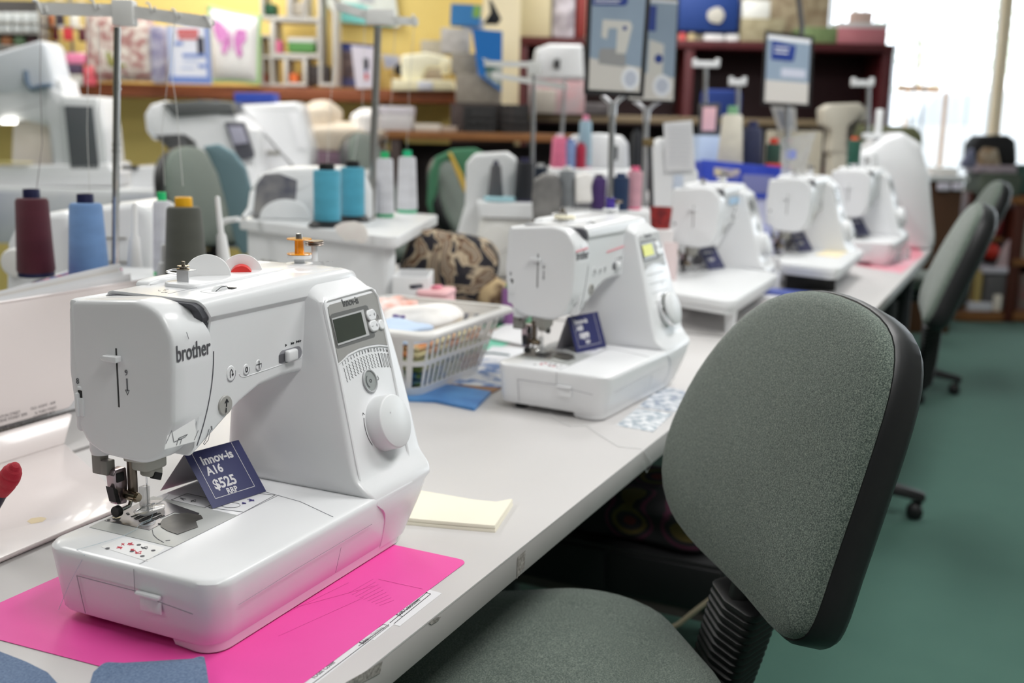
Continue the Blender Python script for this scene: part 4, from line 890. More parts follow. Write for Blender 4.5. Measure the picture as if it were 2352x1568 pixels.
SK = ('spool_cap', 'red_spool', 'orange_bobbin', 'sticker', 'sticker_print', 'stitch_chart', 'lettering', 'button_symbol', 'key_symbol', 'seam_line', 'plate_slots', 'feed_dogs', 'front_rim', 'thread_mark', 'mark_line', 'top_pictogram', 'dial_dot', 'key', 'wheel_marks', 'cover_mark', 'arrow_mark', 'turn_arrow', 'foot_symbol', 'dial_marks')
M3O, M3Y, M3S = (3.03, .69, .73), R_(.7), 1.046
M3 = copy_tree(M1, loc=M3O, rotz=M3Y, label='third white sewing machine in the row, standing in a wide white table', scale=M3S, skip=SK)
E3 = wide_table('x', 'white wide table around the third machine, propped on a short leg', [(1500, 664), (1683, 694), (1788, 628), (1640, 604), (1545, 634)], .73+.088*M3S, ((1676, 762), (1782, 668)))
M4O, M4Y, M4S = (3.667, .547, .73), R_(-1.3), 1.076
M4 = copy_tree(M1, loc=M4O, rotz=M4Y, label='fourth white sewing machine in the row with a clear sheet on top', scale=M4S, skip=SK)
E4 = wide_table('x', 'white wide table around the fourth machine with a black box beneath', [(1790, 602), (1925, 618), (1985, 574), (1900, 556), (1800, 566)], .73+.088*M4S, ((1900, 642), (1938, 632)))
for MM, o_, yw, sc, lab in ((M3, M3O, M3Y, M3S, 'navy folded price card on the bed of the third machine'), (M4, M4O, M4Y, M4S, 'navy folded price card on the bed of the fourth machine')):
    B1 = Vector((.150, .148, ZB+.004)); B2 = B1+Vector((.075, -.03, 0))
    t = price_tag(B1, B2, .085, .058, (('Innov-is', .17, .72, .22, .006), ('$999', .22, .34, .25, .008)), lab, o_, yw); t.scale = (sc,)*3
g = G(); P = [on_arm(*p, .1045) for p in ((560, 735), (720, 700), (715, 740), (560, 778))]; flat(g, P, SM_Y, .0002); g.put('blue_label', mat('pale_blue_label', s2l((176, 210, 240)), .5), M3, label='pale blue label')
# black box under the fourth machine's table, booklets beside it
p = at_z(1850, 668, .73); t = thing('black_box', 'black box under the wide table of the fourth machine', 'box', (p.x+.05, p.y, .73), R_(20))
g = G(); g.box(0, 0, .027, .07, .16, .054, r=.004); g.put('body', BLACK, t); g = G(); g.box(-.004, 0, .056, .074, .164, .006, r=.002); g.put('lid', DGREY, t)
for i, (px, py, w, d, m_, lb) in enumerate(((1775, 690, .10, .14, cm(60, 80, 160), 'blue and white booklet lying beside the fourth machine, on top of its pile'), (1780, 697, .10, .15, PAPER, 'white booklet lying under the blue one beside the fourth machine'))):
    p = at_z(px, py, .73); o = G().box(0, 0, 0, w, d, .008, r=.001).put('booklet', m_, loc=(p.x+.1, p.y-.02, .7345+(1-i)*.0085), rotz=R_(-8+i*5)); tag(o, lb, 'booklet')
# clear acrylic sheet standing on the fourth machine
CLR = mat('clear_acrylic', (.9, .92, .95), .08, trans=.7, alpha=.6, ior=1.2)
base = xf(M4O, M4Y, M4S, (.16, .19, .333))
t = thing('clear_sheet', 'clear curled plastic sheet with a blue label standing on the fourth machine', 'plastic sheet', tuple(base), YAW-math.pi/2)
g = G(); g.sheet(lambda u, v: ((u-.5)*(.085+.035*v*v)+.01*v, .02*math.sin(u*3.1)-.01, v*.135-.01*math.cos(u*3)*v), 12, 8, .001); g.put('sheet', CLR, t)
g = G(); g.sheet(lambda u, v: ((u-.5)*.035-.008, .020*math.sin((u*.3+.35)*3.1)-.0125, .055+v*.03), 6, 3, .0005); g.put('blue_label', cm(150, 160, 225), t)
# ---------------------------------------------------------------- basket with cloths
BK = thing('plastic_basket', 'white plastic basket of folded cloths between the first two machines', 'basket', (1.70, .99, .73), R_(0))
bp = mat('white_basket_plastic', (.80, .79, .77), .35)
BX, BY = .265, .20
def bring(z, e, th=0): 
    f = z/.135; ex = e*f; return [(p.x, p.y) for p in rpoly([(-ex+th, -ex+th), (BX+ex-th, -ex+th), (BX+ex-th, BY+ex-th), (-ex+th, BY+ex-th)], .03-th*.5, 5)]
ex = .040
def band(z0, z1, name, th=.0025):
    g = G(); a = bring(z0, ex); b = bring(z1, ex); c = bring(z1, ex, th); d = bring(z0, ex, th)
    g.loft([[(*p, z0) for p in a], [(*p, z1) for p in b], [(*p, z1) for p in c], [(*p, z0) for p in d]], closed=True); g.put(name, bp, BK)
band(.0, .022, 'lower_band'); band(.066, .076, 'middle_band'); band(.116, .130, 'upper_band')
g = G(); g.loft([[(*p, .0) for p in bring(0, ex)], [(*p, .003) for p in bring(0, ex)]]); g.put('basket_floor', bp, BK)
g = G(); a = bring(.135, ex+.012); b = bring(.135, ex, .003); a2 = bring(.135, ex+.016)
g.loft([[(*p, .127) for p in a2], [(*p, .133) for p in a2], [(*p, .1365) for p in a], [(*p, .1365) for p in b], [(*p, .127) for p in b]], closed=True); g.put('rim', bp, BK)
def bar(x0, y0, x1, y1, za, zb_):
    g = G(); fa, fb = za/.135, zb_/.135
    def P(z, f):
        X0, Y0 = x0, y0
        return None
    return g
nb = 13
for row, (za, zb_) in enumerate(((.020, .068), (.074, .118))):
    for side in (0, 1, 2):
        L_ = BX if side == 0 else BY
        n_ = nb if side == 0 else 9
        for k in range(n_+1):
            u = .02+(L_-.04)*k/n_
            pts = []
            for z in (za, zb_):
                f = z/.135*ex; q = (u-L_/2)/(L_/2)*f+u
                if side == 0: pts.append(Vector((q, -f+.0012, z)))
                elif side == 1: pts.append(Vector((-f+.0012, q, z)))
                else: pts.append(Vector((BX+f-.0012, q, z)))
            w = .0036 if side == 0 else .006
            d = Vector((w, 0, 0)) if side == 0 else Vector((0, w, 0)); nn_ = Vector((0, .0025, 0)) if side == 0 else Vector((.0025, 0, 0))
            g = G(); g.loft([[p-d, p+d, p+d+nn_, p-d+nn_] for p in pts]); g.put('bar', bp, BK)
# end panel in the basket's short side is solid
g = G(); g.loft([[( -ex*z/.135+.002+a, y, z) for a, y in ((0, .02), (.001, .02), (.001, BY-.02), (0, BY-.02))] for z in (.0, .13)]); g.put('end_panel', bp, BK)
random.seed(11)
def lump(name, label, cat, c, s, m, rz=0, n=5, amp=.12, tilt=None):
    t = G(); v = bmesh.ops.create_icosphere(t.bm, subdivisions=4, radius=1)['verts']; ph = [random.uniform(0, 6) for _ in range(6)]
    for q in v:
        p = q.co; k = 1+amp*(math.sin(p.x*n+ph[0])+math.sin(p.y*n*1.3+ph[1])+math.sin(p.z*n*.8+ph[2]))*.5
        q.co = Vector((math.copysign(abs(p.x)**.7, p.x)*s[0]*k, math.copysign(abs(p.y)**.7, p.y)*s[1]*k, max(-.9, math.copysign(abs(p.z)**.8, p.z))*s[2]*k))
    o = t.put(name, m, angle=80); o.location = c; o.rotation_euler = (tilt[0] if tilt else 0, tilt[1] if tilt else 0, rz)
    if label: tag(o, label, cat)
    return o
def folded(name, label, loc, w, d, n, hgt, m, m2, rz, tilt):
    t = thing(name, label, 'cloth', loc, rz, tilt=tilt)
    for k in range(n):
        g = G(); g.box(random.uniform(-.002, .002), random.uniform(-.002, .002), hgt*(k+.5)/n, w, d, hgt/n*.9, r=hgt/n*.42, seg=3); g.put('fold', m if k % 3 else m2, t)
    return t
CL1 = mat('white_cotton', s2l((240, 236, 232)), .85, noise=(30, .3, s2l((250, 248, 246))))
PRINT = mat('green_print_cloth', s2l((196, 196, 150)), .85, noise=(45, .08, s2l((92, 112, 60))))
PRINTB = mat('blue_print_cloth', s2l((60, 104, 150)), .85, noise=(40, .08, s2l((92, 122, 64))))
PRINTR = mat('red_print_cloth', s2l((150, 60, 56)), .85, noise=(40, .08, s2l((208, 160, 120))))
def inb(x, y, z): return (1.70+x, .99+y, .73+z)
folded('folded_cloth', 'blue and green print cloth low in the basket at its near end', inb(.065, .085, .004), .10, .17, 4, .056, PRINTB, PRINT, 0, None)
folded('folded_cloth', 'olive print cloth low in the basket in the middle', inb(.150, .085, .004), .065, .17, 4, .056, PRINT, PRINTB, 0, None)
folded('folded_cloth', 'red print cloth low in the basket at its far end', inb(.222, .085, .004), .07, .17, 4, .056, PRINTR, PRINT, 0, None)
folded('folded_cloth', 'orange and cream print cloth lying across the middle of the basket', inb(.13, .09, .063), .25, .19, 3, .038, mat('orange_print_cloth', s2l((226, 216, 170)), .85, noise=(34, .07, s2l((210, 140, 90)))), PRINT, 0, None)
lump('folded_cloth', 'white cotton cloth lying across the middle of the basket', 'cloth', inb(.150, .075, .128), (.090, .075, .024), CL1, R_(8), 4.5, .16, (R_(-6), R_(4)))
lump('folded_cloth', 'pale blue cloth crumpled at the near corner of the basket', 'cloth', inb(.035, .06, .116), (.045, .06, .018), mat('pale_blue_cotton', s2l((196, 214, 238)), .85), R_(-12), 5, .2)
lump('cloth_bundle', 'crumpled white cloth with coral trim at the back of the basket', 'cloth', inb(.13, .155, .130), (.085, .045, .026), mat('white_red_trim_cotton', s2l((242, 236, 234)), .85, noise=(28, .16, s2l((236, 176, 160)))), n=7, amp=.2)
lump('cloth_bundle', 'small purple cloth end tucked in the near part of the basket', 'cloth', inb(.085, .085, .128), (.010, .022, .014), mat('purple_cloth', s2l((96, 70, 140)), .85), n=7, amp=.2)
g = G(); g.prism(rpoly([(-.05, 0), (-.02, .012), (.03, .010), (.05, 0), (.02, -.008), (-.03, -.006)], .004, 3), 0, .008, 'xy', r=.002); o = g.put('scissors_case', mat('dark_navy_plastic', s2l((32, 30, 48)), .4)); o.location = inb(.225, .13, .170); o.rotation_euler = (0, .1, .3); tag(o, 'dark navy oval case lying on top of the cloths in the basket', 'case')
# pink tin behind the basket
p = at_z(1008, 745, .73); t = thing('pink_box', 'pink rounded box with a grey and yellow sticker behind the basket', 'box', tuple(at_h(1003, 640, 2.42))[:2]+(.73,), R_(12)); t.scale = (1, 1, 1.1)
PK = mat('pale_pink_plastic', s2l((238, 186, 190)), .35)
g = G(); g.prism(rrect(-.045, .045, -.035, .035, .018), 0, .118, 'xy', r=.005); g.put('body', PK, t)
g = G(); g.prism(rrect(-.047, .047, -.037, .037, .019), .115, .128, 'xy', r=.006); g.put('lid', PK, t)
g = G(); g.prism(rrect(-.014, .018, -.010, .010, .006), .128, .134, 'xy', r=.002); g.put('lid_button', mat('rose_pink_plastic', s2l((224, 128, 150)), .35), t)
g = G(); g.lathe([(.017, .0), (.024, .0), (.024, .0008), (.017, .0008)], (0, 0, 0), 26, axis='y'); o = g.put('sticker', mat('grey_sticker', s2l((120, 130, 150)), .5), t); o.location = (.022, -.0365, .052)
g = G(); g.lathe([(.001, 0), (.012, 0), (.012, .0008), (.001, .0008)], (0, 0, 0), 20, axis='y'); o = g.put('sticker', mat('yellow_sticker', s2l((232, 196, 110)), .5), t); o.location = (.022, -.0365, .048)
# books, papers and mats on the table
slab_px('blue_book', [(880, 920), (1000, 925), (1090, 944), (1128, 905), (1040, 890), (960, 880)], .7302, .006, mat('blue_book_cover', s2l((52, 104, 170)), .4, noise=(14, .3, s2l((98, 158, 214)))), 'blue covered booklet under the near end of the basket', 'book', rr=.003)
slab_px('brown_card', [(1000, 895), (1120, 908), (1152, 893), (1140, 880), (1050, 862)], .7302, .003, mat('brown_card', s2l((176, 132, 92)), .6, noise=(20, .3, s2l((120, 84, 60)))), 'brown patterned card between the basket and the second machine', 'card')
slab_px('white_sheet', [(1020, 880), (1150, 890), (1160, 830), (1060, 815)], .7335, .0004, mat('sheet_blue_marks', s2l((228, 230, 234)), .6, noise=(24, .04, s2l((110, 140, 190)))), 'white sheet with blue marks beside the base of the second machine', 'paper')
slab_px('cutting_mat', [(1040, 722), (1120, 758), (1230, 742), (1215, 700), (1080, 690)], .7302, .003, mat('green_cutting_mat', s2l((90, 150, 118)), .6, noise=(30, .3, s2l((104, 164, 130)))), 'green cutting mat behind the head of the second machine', 'mat')
slab_px('brown_board', [(1105, 775), (1215, 760), (1235, 740), (1120, 752)], .7302, .0028, mat('brown_board', s2l((150, 104, 86)), .6), 'brown board beside the green cutting mat', 'board')
slab_px('white_booklet', [(1110, 775), (1230, 800), (1232, 750), (1170, 742)], .7338, .003, PAPER, 'white open booklet lying on the brown board behind the second machine', 'booklet')
slab_px('green_sheet', [(1095, 800), (1130, 805), (1185, 783), (1110, 768)], .7302, .0010, mat('mint_sheet', s2l((120, 206, 178)), .5), 'mint green sheet with white print under the booklets by the basket', 'paper')
slab_px('white_sheet', [(1090, 835), (1170, 835), (1215, 800), (1130, 795)], .7320, .0006, cm(232, 234, 238, .6), 'plain white sheet between the basket and the second machine head', 'paper')
g = G(); g.tube([at_z(x, y, .7345) for x, y in ((1100, 812), (1130, 810), (1170, 815))], .0018, 6); o = g.put('teal_pen', mat('dark_teal', s2l((60, 100, 110)), .5)); tag(o, 'dark teal pen lying on the white sheet near the basket', 'pen')
pl = slab_px('laminated_sheet', [(1415, 977), (1500, 992), (1545, 950), (1462, 938)], .7302, .0005, mat('lam_sheet', s2l((236, 238, 240)), .2, noise=(60, .04, s2l((170, 180, 190)))), 'white laminated sheet with small pictures in front of the second machine, nearer one', 'paper')
slab_px('laminated_sheet', [(1465, 935), (1548, 947), (1600, 905), (1520, 885)], .7302, .0005, mat('lam_sheet2', s2l((226, 228, 232)), .25, noise=(50, .05, s2l((150, 160, 176)))), 'white laminated sheet beside the base of the second machine, farther one', 'paper')
g = G(); g.tube([at_z(x, y, .7312) for x, y in ((1262, 946), (1280, 965), (1310, 978), (1345, 976), (1380, 1000), (1420, 1025), (1470, 1030))]+[Vector((at_z(1490, 1035, .73).x, .512, .728)), at_y(1498, 1062, .511), at_y(1485, 1085, .511), at_y(1478, 1060, .511)], .0006, 5)
o = g.put('loose_thread', mat('white_thread', s2l((226, 226, 226)), .7)); tag(o, 'white thread trailing from the second machine over the table edge', 'thread')
# patterned bag lying behind
BAGM = bpy.data.materials.new('swirl_print_cloth'); BAGM.use_nodes = True
nt = BAGM.node_tree; tc = nt.nodes.new('ShaderNodeTexCoord'); nz = nt.nodes.new('ShaderNodeTexNoise'); nz.inputs['Scale'].default_value = 5.5; nz.inputs['Distortion'].default_value = 4; nz.inputs['Detail'].default_value = 1.5
rp = nt.nodes.new('ShaderNodeValToRGB'); e = rp.color_ramp.elements; rp.color_ramp.interpolation = 'EASE'
e[0].position = .36; e[0].color = (*s2l((34, 32, 40)), 1); e[1].position = .60; e[1].color = (*s2l((150, 134, 116)), 1)
for ps_, cl in ((.44, (48, 44, 48)), (.47, (196, 178, 152)), (.52, (176, 156, 130)), (.54, (60, 50, 46)), (.565, (120, 80, 48))): e.new(ps_).color = (*s2l(cl), 1)
nt.links.new(tc.outputs['Object'], nz.inputs['Vector']); nt.links.new(nz.outputs['Fac'], rp.inputs['Fac']); nt.links.new(rp.outputs['Color'], nt.nodes['Principled BSDF'].inputs['Base Color']); nt.nodes['Principled BSDF'].inputs['Roughness'].default_value = .85
bt = thing('cloth_bag', 'dark and beige swirl print cloth bag slumped on the table behind the basket', 'bag', tuple(at_h(1045, 600, 2.88))[:2]+(.73,), YAW-math.pi/2)
def blob(parent, name, c, s, m, rz=0, n=4, amp=.15, tl=(0, 0)):
    o = lump(name, None, None, c, s, m, rz, n, amp, tl); o.parent = parent; return o
blob(bt, 'bag_body', (-.02, -.01, .115), (.10, .10, .11), BAGM, n=3.2, amp=.25, tl=(.1, .35))
blob(bt, 'bag_flap', (.095, -.03, .060), (.10, .07, .045), mat('tan_print_cloth', s2l((196, 172, 132)), .85, noise=(16, .06, s2l((96, 74, 54)))), n=3, amp=.15, tl=(0, .5))
blob(bt, 'bag_lining', (-.105, -.01, .085), (.055, .09, .07), mat('black_navy_cloth', s2l((30, 32, 46)), .85), n=3, amp=.2)
blob(bt, 'bag_base', (.06, -.05, .022), (.15, .09, .024), mat('grey_cloth', s2l((150, 150, 156)), .8), n=3, amp=.1)
g = G(); g.tube([(-.075, -.10, .10), (-.085, -.118, .07), (-.06, -.12, .045), (-.045, -.11, .05)], .006, 8); g.put('bag_strap', cm(196, 176, 150), bt)
# red cup, blue storage bin with thread cones, sign stands: helper for upright cones
THM = {}
def thread_mat(rgb):
    if rgb not in THM:
        M = mat('thread_%d_%d_%d' % rgb, s2l(rgb), .75, sheen=.2); nt = M.node_tree; N = nt.nodes; L = nt.links
        tc = N.new('ShaderNodeTexCoord'); w = N.new('ShaderNodeTexWave'); w.bands_direction = 'Z'; w.inputs['Scale'].default_value = 130; w.inputs['Distortion'].default_value = 1.5
        nz = N.new('ShaderNodeTexNoise'); nz.inputs['Scale'].default_value = 12; mp = N.new('ShaderNodeMapping'); mp.inputs['Scale'].default_value = (1, 1, 3)
        L.new(tc.outputs['Object'], w.inputs['Vector']); L.new(tc.outputs['Object'], mp.inputs['Vector']); L.new(mp.outputs['Vector'], nz.inputs['Vector'])
        mx = N.new('ShaderNodeMixRGB'); mx.inputs[1].default_value = (*s2l(rgb), 1); mx.inputs[2].default_value = (*[c*.62 for c in s2l(rgb)], 1); L.new(nz.outputs['Fac'], mx.inputs[0]); L.new(mx.outputs[0], N['Principled BSDF'].inputs['Base Color'])
        bp_ = N.new('ShaderNodeBump'); bp_.inputs['Strength'].default_value = .35; bp_.inputs['Distance'].default_value = .001; L.new(w.outputs['Fac'], bp_.inputs['Height']); L.new(bp_.outputs['Normal'], N['Principled BSDF'].inputs['Normal'])
        THM[rgb] = M
    return THM[rgb]
def cone(px, py0, py1, h, wpx, rgb, tip, label, group, foot=None, top_ratio=.62, flange=False, straight=False, z=None, rbase=None):
    """thread cone: picture column px, top py0, bottom py1, distance h, width of the thread at its base"""
    b = at_h(px, py1, h); a = at_h(px, py0, h); H = (a.z-b.z); k = (at_h(px+wpx/2, py1, h)-b).length
    if z is not None: b.z = z
    t = thing('thread_cone', label, 'thread cone', tuple(b), group=group)
    r0, r1 = k, k*top_ratio
    if straight: r1 = k*.97
    z0 = H*.05; z1 = H*.90
    g = G(); g.lathe([(r0*.5, z0), (r0*.93, z0), (r0, z0+.004), (r0*.6+r1*.4, z0+(z1-z0)*.42), (r1+.001, z1-.006), (r1-.002, z1-.001), (r1*.6, z1)], (0, 0, 0), 30); g.put('thread', thread_mat(rgb), t)
    tr = r1*.53 if not straight else r1*.60
    g = G(); g.lathe([(tr*1.02, z1-.004), (tr, H*.955), (tr*.97, H), (tr*.6, H), (tr*.6, H-.01)], (0, 0, 0), 24); g.put('cone_tip', cm(*tip, .45), t)
    g = G()
    if flange: g.lathe([(r0*1.42, 0), (r0*1.44, .004), (r0*.95, H*.11), (r0*.7, H*.11)], (0, 0, 0), 30)
    else: g.lathe([(r0*.9, 0), (r0*.95, .002), (r0*.92, z0+.002), (r0*.6, z0+.002)], (0, 0, 0), 30)
    g.put('cone_foot', cm(*(foot or tip), .45), t)
    return t
# ---------------------------------------------------------------- overlockers with thread cones
def hz(x, y, z):
    p = at_z(x, y, z); return p.x*hf.x+p.y*hf.y
FR = YAW-math.pi/2                         # rotation of a thing squarely facing the camera side
def face_prism(name, pts, h, depth, m, parent=None, r=.01, rc=0, label=None, cat=None, group=None, seg=3):
    """solid whose front outline (at distance h) is given by picture points and which goes back by depth"""
    P = [at_h(x, y, h) for x, y in pts]; c = sum(P, Vector())/len(P); zb = min(p.z for p in P); c.z = zb
    Q = [((p-c).dot(hr), p.z-c.z) for p in P]
    if rc: Q = rpoly(Q, rc, 4)
    g = G(); g.prism(Q, 0, depth, 'xz', r=r, seg=seg)
    o = g.put(name, m, parent, angle=50)
    w = c
    if parent:
        pm = Matrix.Translation(parent.location) @ Matrix.Rotation(parent.rotation_euler.z, 4, 'Z')
        o.matrix_local = pm.inverted() @ Matrix.Translation(w) @ Matrix.Rotation(FR, 4, 'Z')
    else: o.location = w; o.rotation_euler = (0, 0, FR)
    if label and cat: tag(o, label, cat, group)
    elif label: o['label'] = label
    return o
def bxp(name, x0, y0, x1, y1, h, depth, m, parent=None, r=.004, label=None, cat=None, group=None, rest=None):
    a = at_h((x0+x1)/2, y1, h); b = at_h((x0+x1)/2, y0, h); w = (at_h(x1, y1, h)-at_h(x0, y1, h)).dot(hr)
    z0 = a.z if rest is None else rest; H = max(.002, b.z-z0)
    g = G(); g.box(0, depth/2, H/2, w, depth, H, r=min(r, w*.3, H*.3))
    o = g.put(name, m, parent); W_ = Vector((a.x, a.y, z0))
    if parent:
        pm = Matrix.Translation(parent.location) @ Matrix.Rotation(parent.rotation_euler.z, 4, 'Z')
        o.matrix_local = pm.inverted() @ Matrix.Translation(W_) @ Matrix.Rotation(FR, 4, 'Z')
    else: o.location = W_; o.rotation_euler = (0, 0, FR)
    if label and cat: tag(o, label, cat, group)
    elif label: o['label'] = label
    return o
def tubep(name, pts, h, r, m, parent=None, label=None, cat=None, n=10, group=None):
    P = [at_h(p[0], p[1], p[2] if len(p) > 2 else h) for p in pts]; c = P[0].copy()
    o_ = parent.location if parent else c
    g = G()
    if parent and parent.rotation_euler.z: R3 = Matrix.Rotation(-parent.rotation_euler.z, 3, 'Z'); P = [R3 @ (p-o_) for p in P]
    else: P = [p-o_ for p in P]
    g.tube(P, r, n); o = g.put(name, m, parent)
    if not parent: o.location = c
    if label and cat: tag(o, label, cat, group)
    return o
PIN = mat('white_spool_pin', (.8, .8, .8), .35)
# --- overlocker behind the open case (front left)
z1 = .93; h1 = 1.98
p = at_h(180, 640, 2.15)
S1 = thing('overlocker', 'white overlocker behind the open case at the left, with a tall chrome thread pole', 'overlocker', (p.x, p.y, .73), FR)
def rest_outline(pts, h, zb=.731):
    return pts
def body_px(x0, y0, x1, y1, h): return [(x0, y0), (x1, y0), (x1, y1), (x0, y1)]
yb = 730
def ytab(x, h, z=.731):                      # picture row of height z at distance h, column x
    lo, hi = 0, 3000
    for _ in range(40):
        m_ = (lo+hi)/2
        if at_h(x, m_, h).z > z: lo = m_
        else: hi = m_
    return lo
H = 2.25
face_prism('housing', [(8, ytab(8, H)), (14, 560), (38, 506), (100, 490), (160, 486), (160, ytab(160, H))], H, .20, WHITE2, S1, r=.015, rc=.02)
face_prism('upper_housing', [(150, 620), (160, 500), (200, 478), (300, 466), (338, 480), (352, 530), (356, ytab(356, H)), (150, ytab(150, H))], H+.03, .20, WHITE2, S1, r=.015, rc=.02)
face_prism('base', [(20, ytab(20, 1.9, .93)), (350, ytab(350, 1.9, .93)), (350, ytab(350, 1.9)), (20, ytab(20, 1.9))], 1.9, .33, WHITE2, S1, r=.008)
w_ = at_h(30, 604, H-.02); g = G(); g.lathe([(.001, 0), (.026, .002), (.030, .008), (.030, .03)], (0, 0, 0), 28, axis='y'); o = g.put('handwheel', OFFW, S1); o.matrix_local = (Matrix.Translation(S1.location) @ Matrix.Rotation(FR, 4, 'Z')).inverted() @ Matrix.Translation(w_) @ Matrix.Rotation(FR, 4, 'Z')
for x, y0, y1 in ((290, 545, 600), (300, 600, 606)): bxp('vent_slot', 235, y0, x, y0+4, H+.026, .004, GREYP, S1, r=.001)
bxp('side_panel', 178, 500, 205, 620, H-.01, .02, mat('pale_grey_plastic', s2l((206, 204, 208)), .4), S1)
def pin(parent, x, y0, y1, h, r=.0055, x2=None):
    a = at_h(x, y1, h); b = at_h(x2 if x2 else x, y0, h); R3 = Matrix.Rotation(-parent.rotation_euler.z, 3, 'Z'); a = R3 @ (a-parent.location); b = R3 @ (b-parent.location)
    g = G(); d = b-a; g.tube([a, a+d*.02, a+d*.45, a+d*.5, a+d*.97, b], [r*2.6, r*2.5, r*1.7, r*1.05, r*.9, r*.5], 12); g.put('spool_pin', PIN, parent)
pin(S1, 309, 466, 612, 2.0); pin(S1, 375, 560, 640, 2.0); pin(S1, 516, 450, 616, 2.0, x2=499)
tubep('thread_pole', [(264, 640), (269.5, 62)], 2.05, .0065, CHROME, S1)
for y in (188, 201, 330, 344, 462): tubep('pole_collar', [(270-(y-60)*.01, y), (270-(y-60)*.01, y+5)], 2.05, .0078, CHROME, S1)
GB = mat('guide_bar_plastic', (.78, .78, .76), .4)
def guide(parent, arms, h, th, hooks, block):
    for i, ((xa, ya), (xb, yb_)) in enumerate(arms):
        a = at_h(xa, ya, h); b = at_h(xb, yb_, h); hh = th/2500*h
        R3 = Matrix.Rotation(-parent.rotation_euler.z, 3, 'Z'); A = R3 @ (a-parent.location); B = R3 @ (b-parent.location)
        g = G(); g.loft([[q+Vector((0, y, z)) for y, z in ((-.006, -hh/2), (.006, -hh/2), (.006, -hh*.32), (.001, -hh*.30), (.001, hh*.30), (.006, hh*.32), (.006, hh/2), (-.006, hh/2))] for q in (A, B)]); g.put('guide_arm', GB, parent)
    for (x, y, s) in hooks:
        a = at_h(x, y, h-.01); R3 = Matrix.Rotation(-parent.rotation_euler.z, 3, 'Z'); A = R3 @ (a-parent.location); k = s/2500*h
        g = G(); g.tube([A+Vector((-k*.8, 0, k)), A+Vector((-k*.2, 0, k*.8)), A+Vector((k*.1, 0, 0)), A+Vector((k*.5, 0, -k*.8)), A+Vector((k, 0, -k*.4)), A+Vector((k*.9, 0, k*.3))], k*.22, 7); g.put('thread_hook', GB, parent)
    x0, y0, x1, y1 = block; bxp('guide_block', x0, y0, x1, y1, h-.012, .03, GB, parent, r=.004)
guide(S1, [((95, 20), (268, 24)), ((296, 26), (484, 52))], 2.05, 26, [(90, 18, 16), (216, 12, 12), (345, 18, 11), (403, 32, 11), (478, 50, 13)], (256, -2, 306, 58))
bxp('floral_cloth', 58, ytab(58, 1.9, .9365), 165, ytab(45, 1.9, .932), 1.88, .25, mat('blue_floral_cloth', s2l((86, 112, 170)), .85, noise=(50, .06, s2l((190, 84, 120)))), None, label='blue floral cloth with magenta edge under the burgundy and blue cones', cat='cloth')
GR = 'thread cones on the overlockers'
zc = .9375
cone(84, 434, 634, hz(84, 634, zc), 84, (88, 22, 40), (30, 32, 70), 'burgundy thread cone with navy tip on the leftmost overlocker', GR, top_ratio=.82, z=zc)
cone(206, 445, 646, hz(206, 646, zc), 90, (122, 162, 216), (30, 32, 70), 'light blue thread cone with navy tip beside the burgundy one', GR, top_ratio=.77, z=zc, foot=(60, 62, 96))
cone(378, 425, 616, 2.12, 52, (230, 230, 236), (40, 200, 120), 'white thread cone with green tip half hidden behind the olive cone', GR, top_ratio=.72, z=z1)
cone(428, 427, 636, 1.96, 100, (82, 84, 76), (236, 176, 24), 'dark olive thread cone with yellow tip behind the front sewing machine', GR, top_ratio=.74, z=z1)
THR = mat('fine_thread', s2l((206, 206, 202)), .7)
for i, (pts, lb, m_) in enumerate((([(84, 434, 1.98), (97, 330, 2.0), (92, 180, 2.02), (94, 40, 2.03)], 'dark thread running up from the burgundy cone', mat('fine_dark_thread', s2l((110, 96, 100)), .7)), ([(206, 445, 1.98), (200, 300, 2.0), (204, 40, 2.03)], 'pale thread running up from the light blue cone', THR), ([(378, 425, 2.1), (372, 300, 2.08), (392, 120, 2.05), (403, 44, 2.04)], 'white thread running up from the white cone with green tip', THR), ([(420, 427, 1.96), (405, 240, 2.0), (396, 180, 2.02), (400, 44, 2.04)], 'thread running up from the olive cone', THR), ([(225, 330, 2.02), (230, 200, 2.03), (226, 60, 2.03)], 'loose thread hanging by the chrome pole', THR))):
    tubep('thread_strand', pts, 2, .00055, m_, None, lb, 'thread', n=5)
# --- large overlocker in the middle
z2 = .98
P0 = [at_z(*q, z2) for q in ((548, 502), (909, 545), (1006, 493), (690, 468))]; c = sum(P0, Vector())/4
S2 = thing('overlocker', 'white overlocker in the middle carrying two cyan and two white cones', 'overlocker', (c.x, c.y, .73))
Q = [(p.x-c.x, p.y-c.y) for p in P0]
g = G(); g.prism(rpoly(Q, .02, 4), z2-.73-.028, z2-.73, 'xy', r=.004); g.put('cone_deck', WHITE2, S2)
Qi = offs([Vector(q) for q in Q], .018); Qi = [Qi[0], Qi[1], Qi[1]+(Qi[2]-Qi[1])*.10, Qi[3]+(Qi[2]-Qi[3])*.10, Qi[3]]
g = G(); g.prism(rpoly(Qi, .015, 4), .006, z2-.73-.026, 'xy', r=.004); g.put('body', WHITE2, S2)
for q in Qi: g = G(); g.cyl((q[0]*.85, q[1]*.85, 0), (q[0]*.85, q[1]*.85, .008), .012); g.put('rubber_foot', BLACK, S2)
g = G(); a = at_z(590, 585, .80); 
for k in range(3): bxp('print_block', 598+k*16, 596+k*2, 610+k*16, 604+k*2, hz(598+k*16, 600, .87)-.075, .002, GREYP, S2, r=0)
H2 = 2.86
face_prism('upper_housing', [(566, ytab(566, H2, z2)), (572, 440), (590, 402), (636, 386), (760, 383), (836, 396), (852, 440), (852, ytab(852, H2, z2))], H2, .16, WHITE2, S2, r=.02, rc=.015)
GCL = mat('grey_pattern_cloth', s2l((150, 148, 146)), .8, noise=(9, .10, s2l((84, 86, 100))))
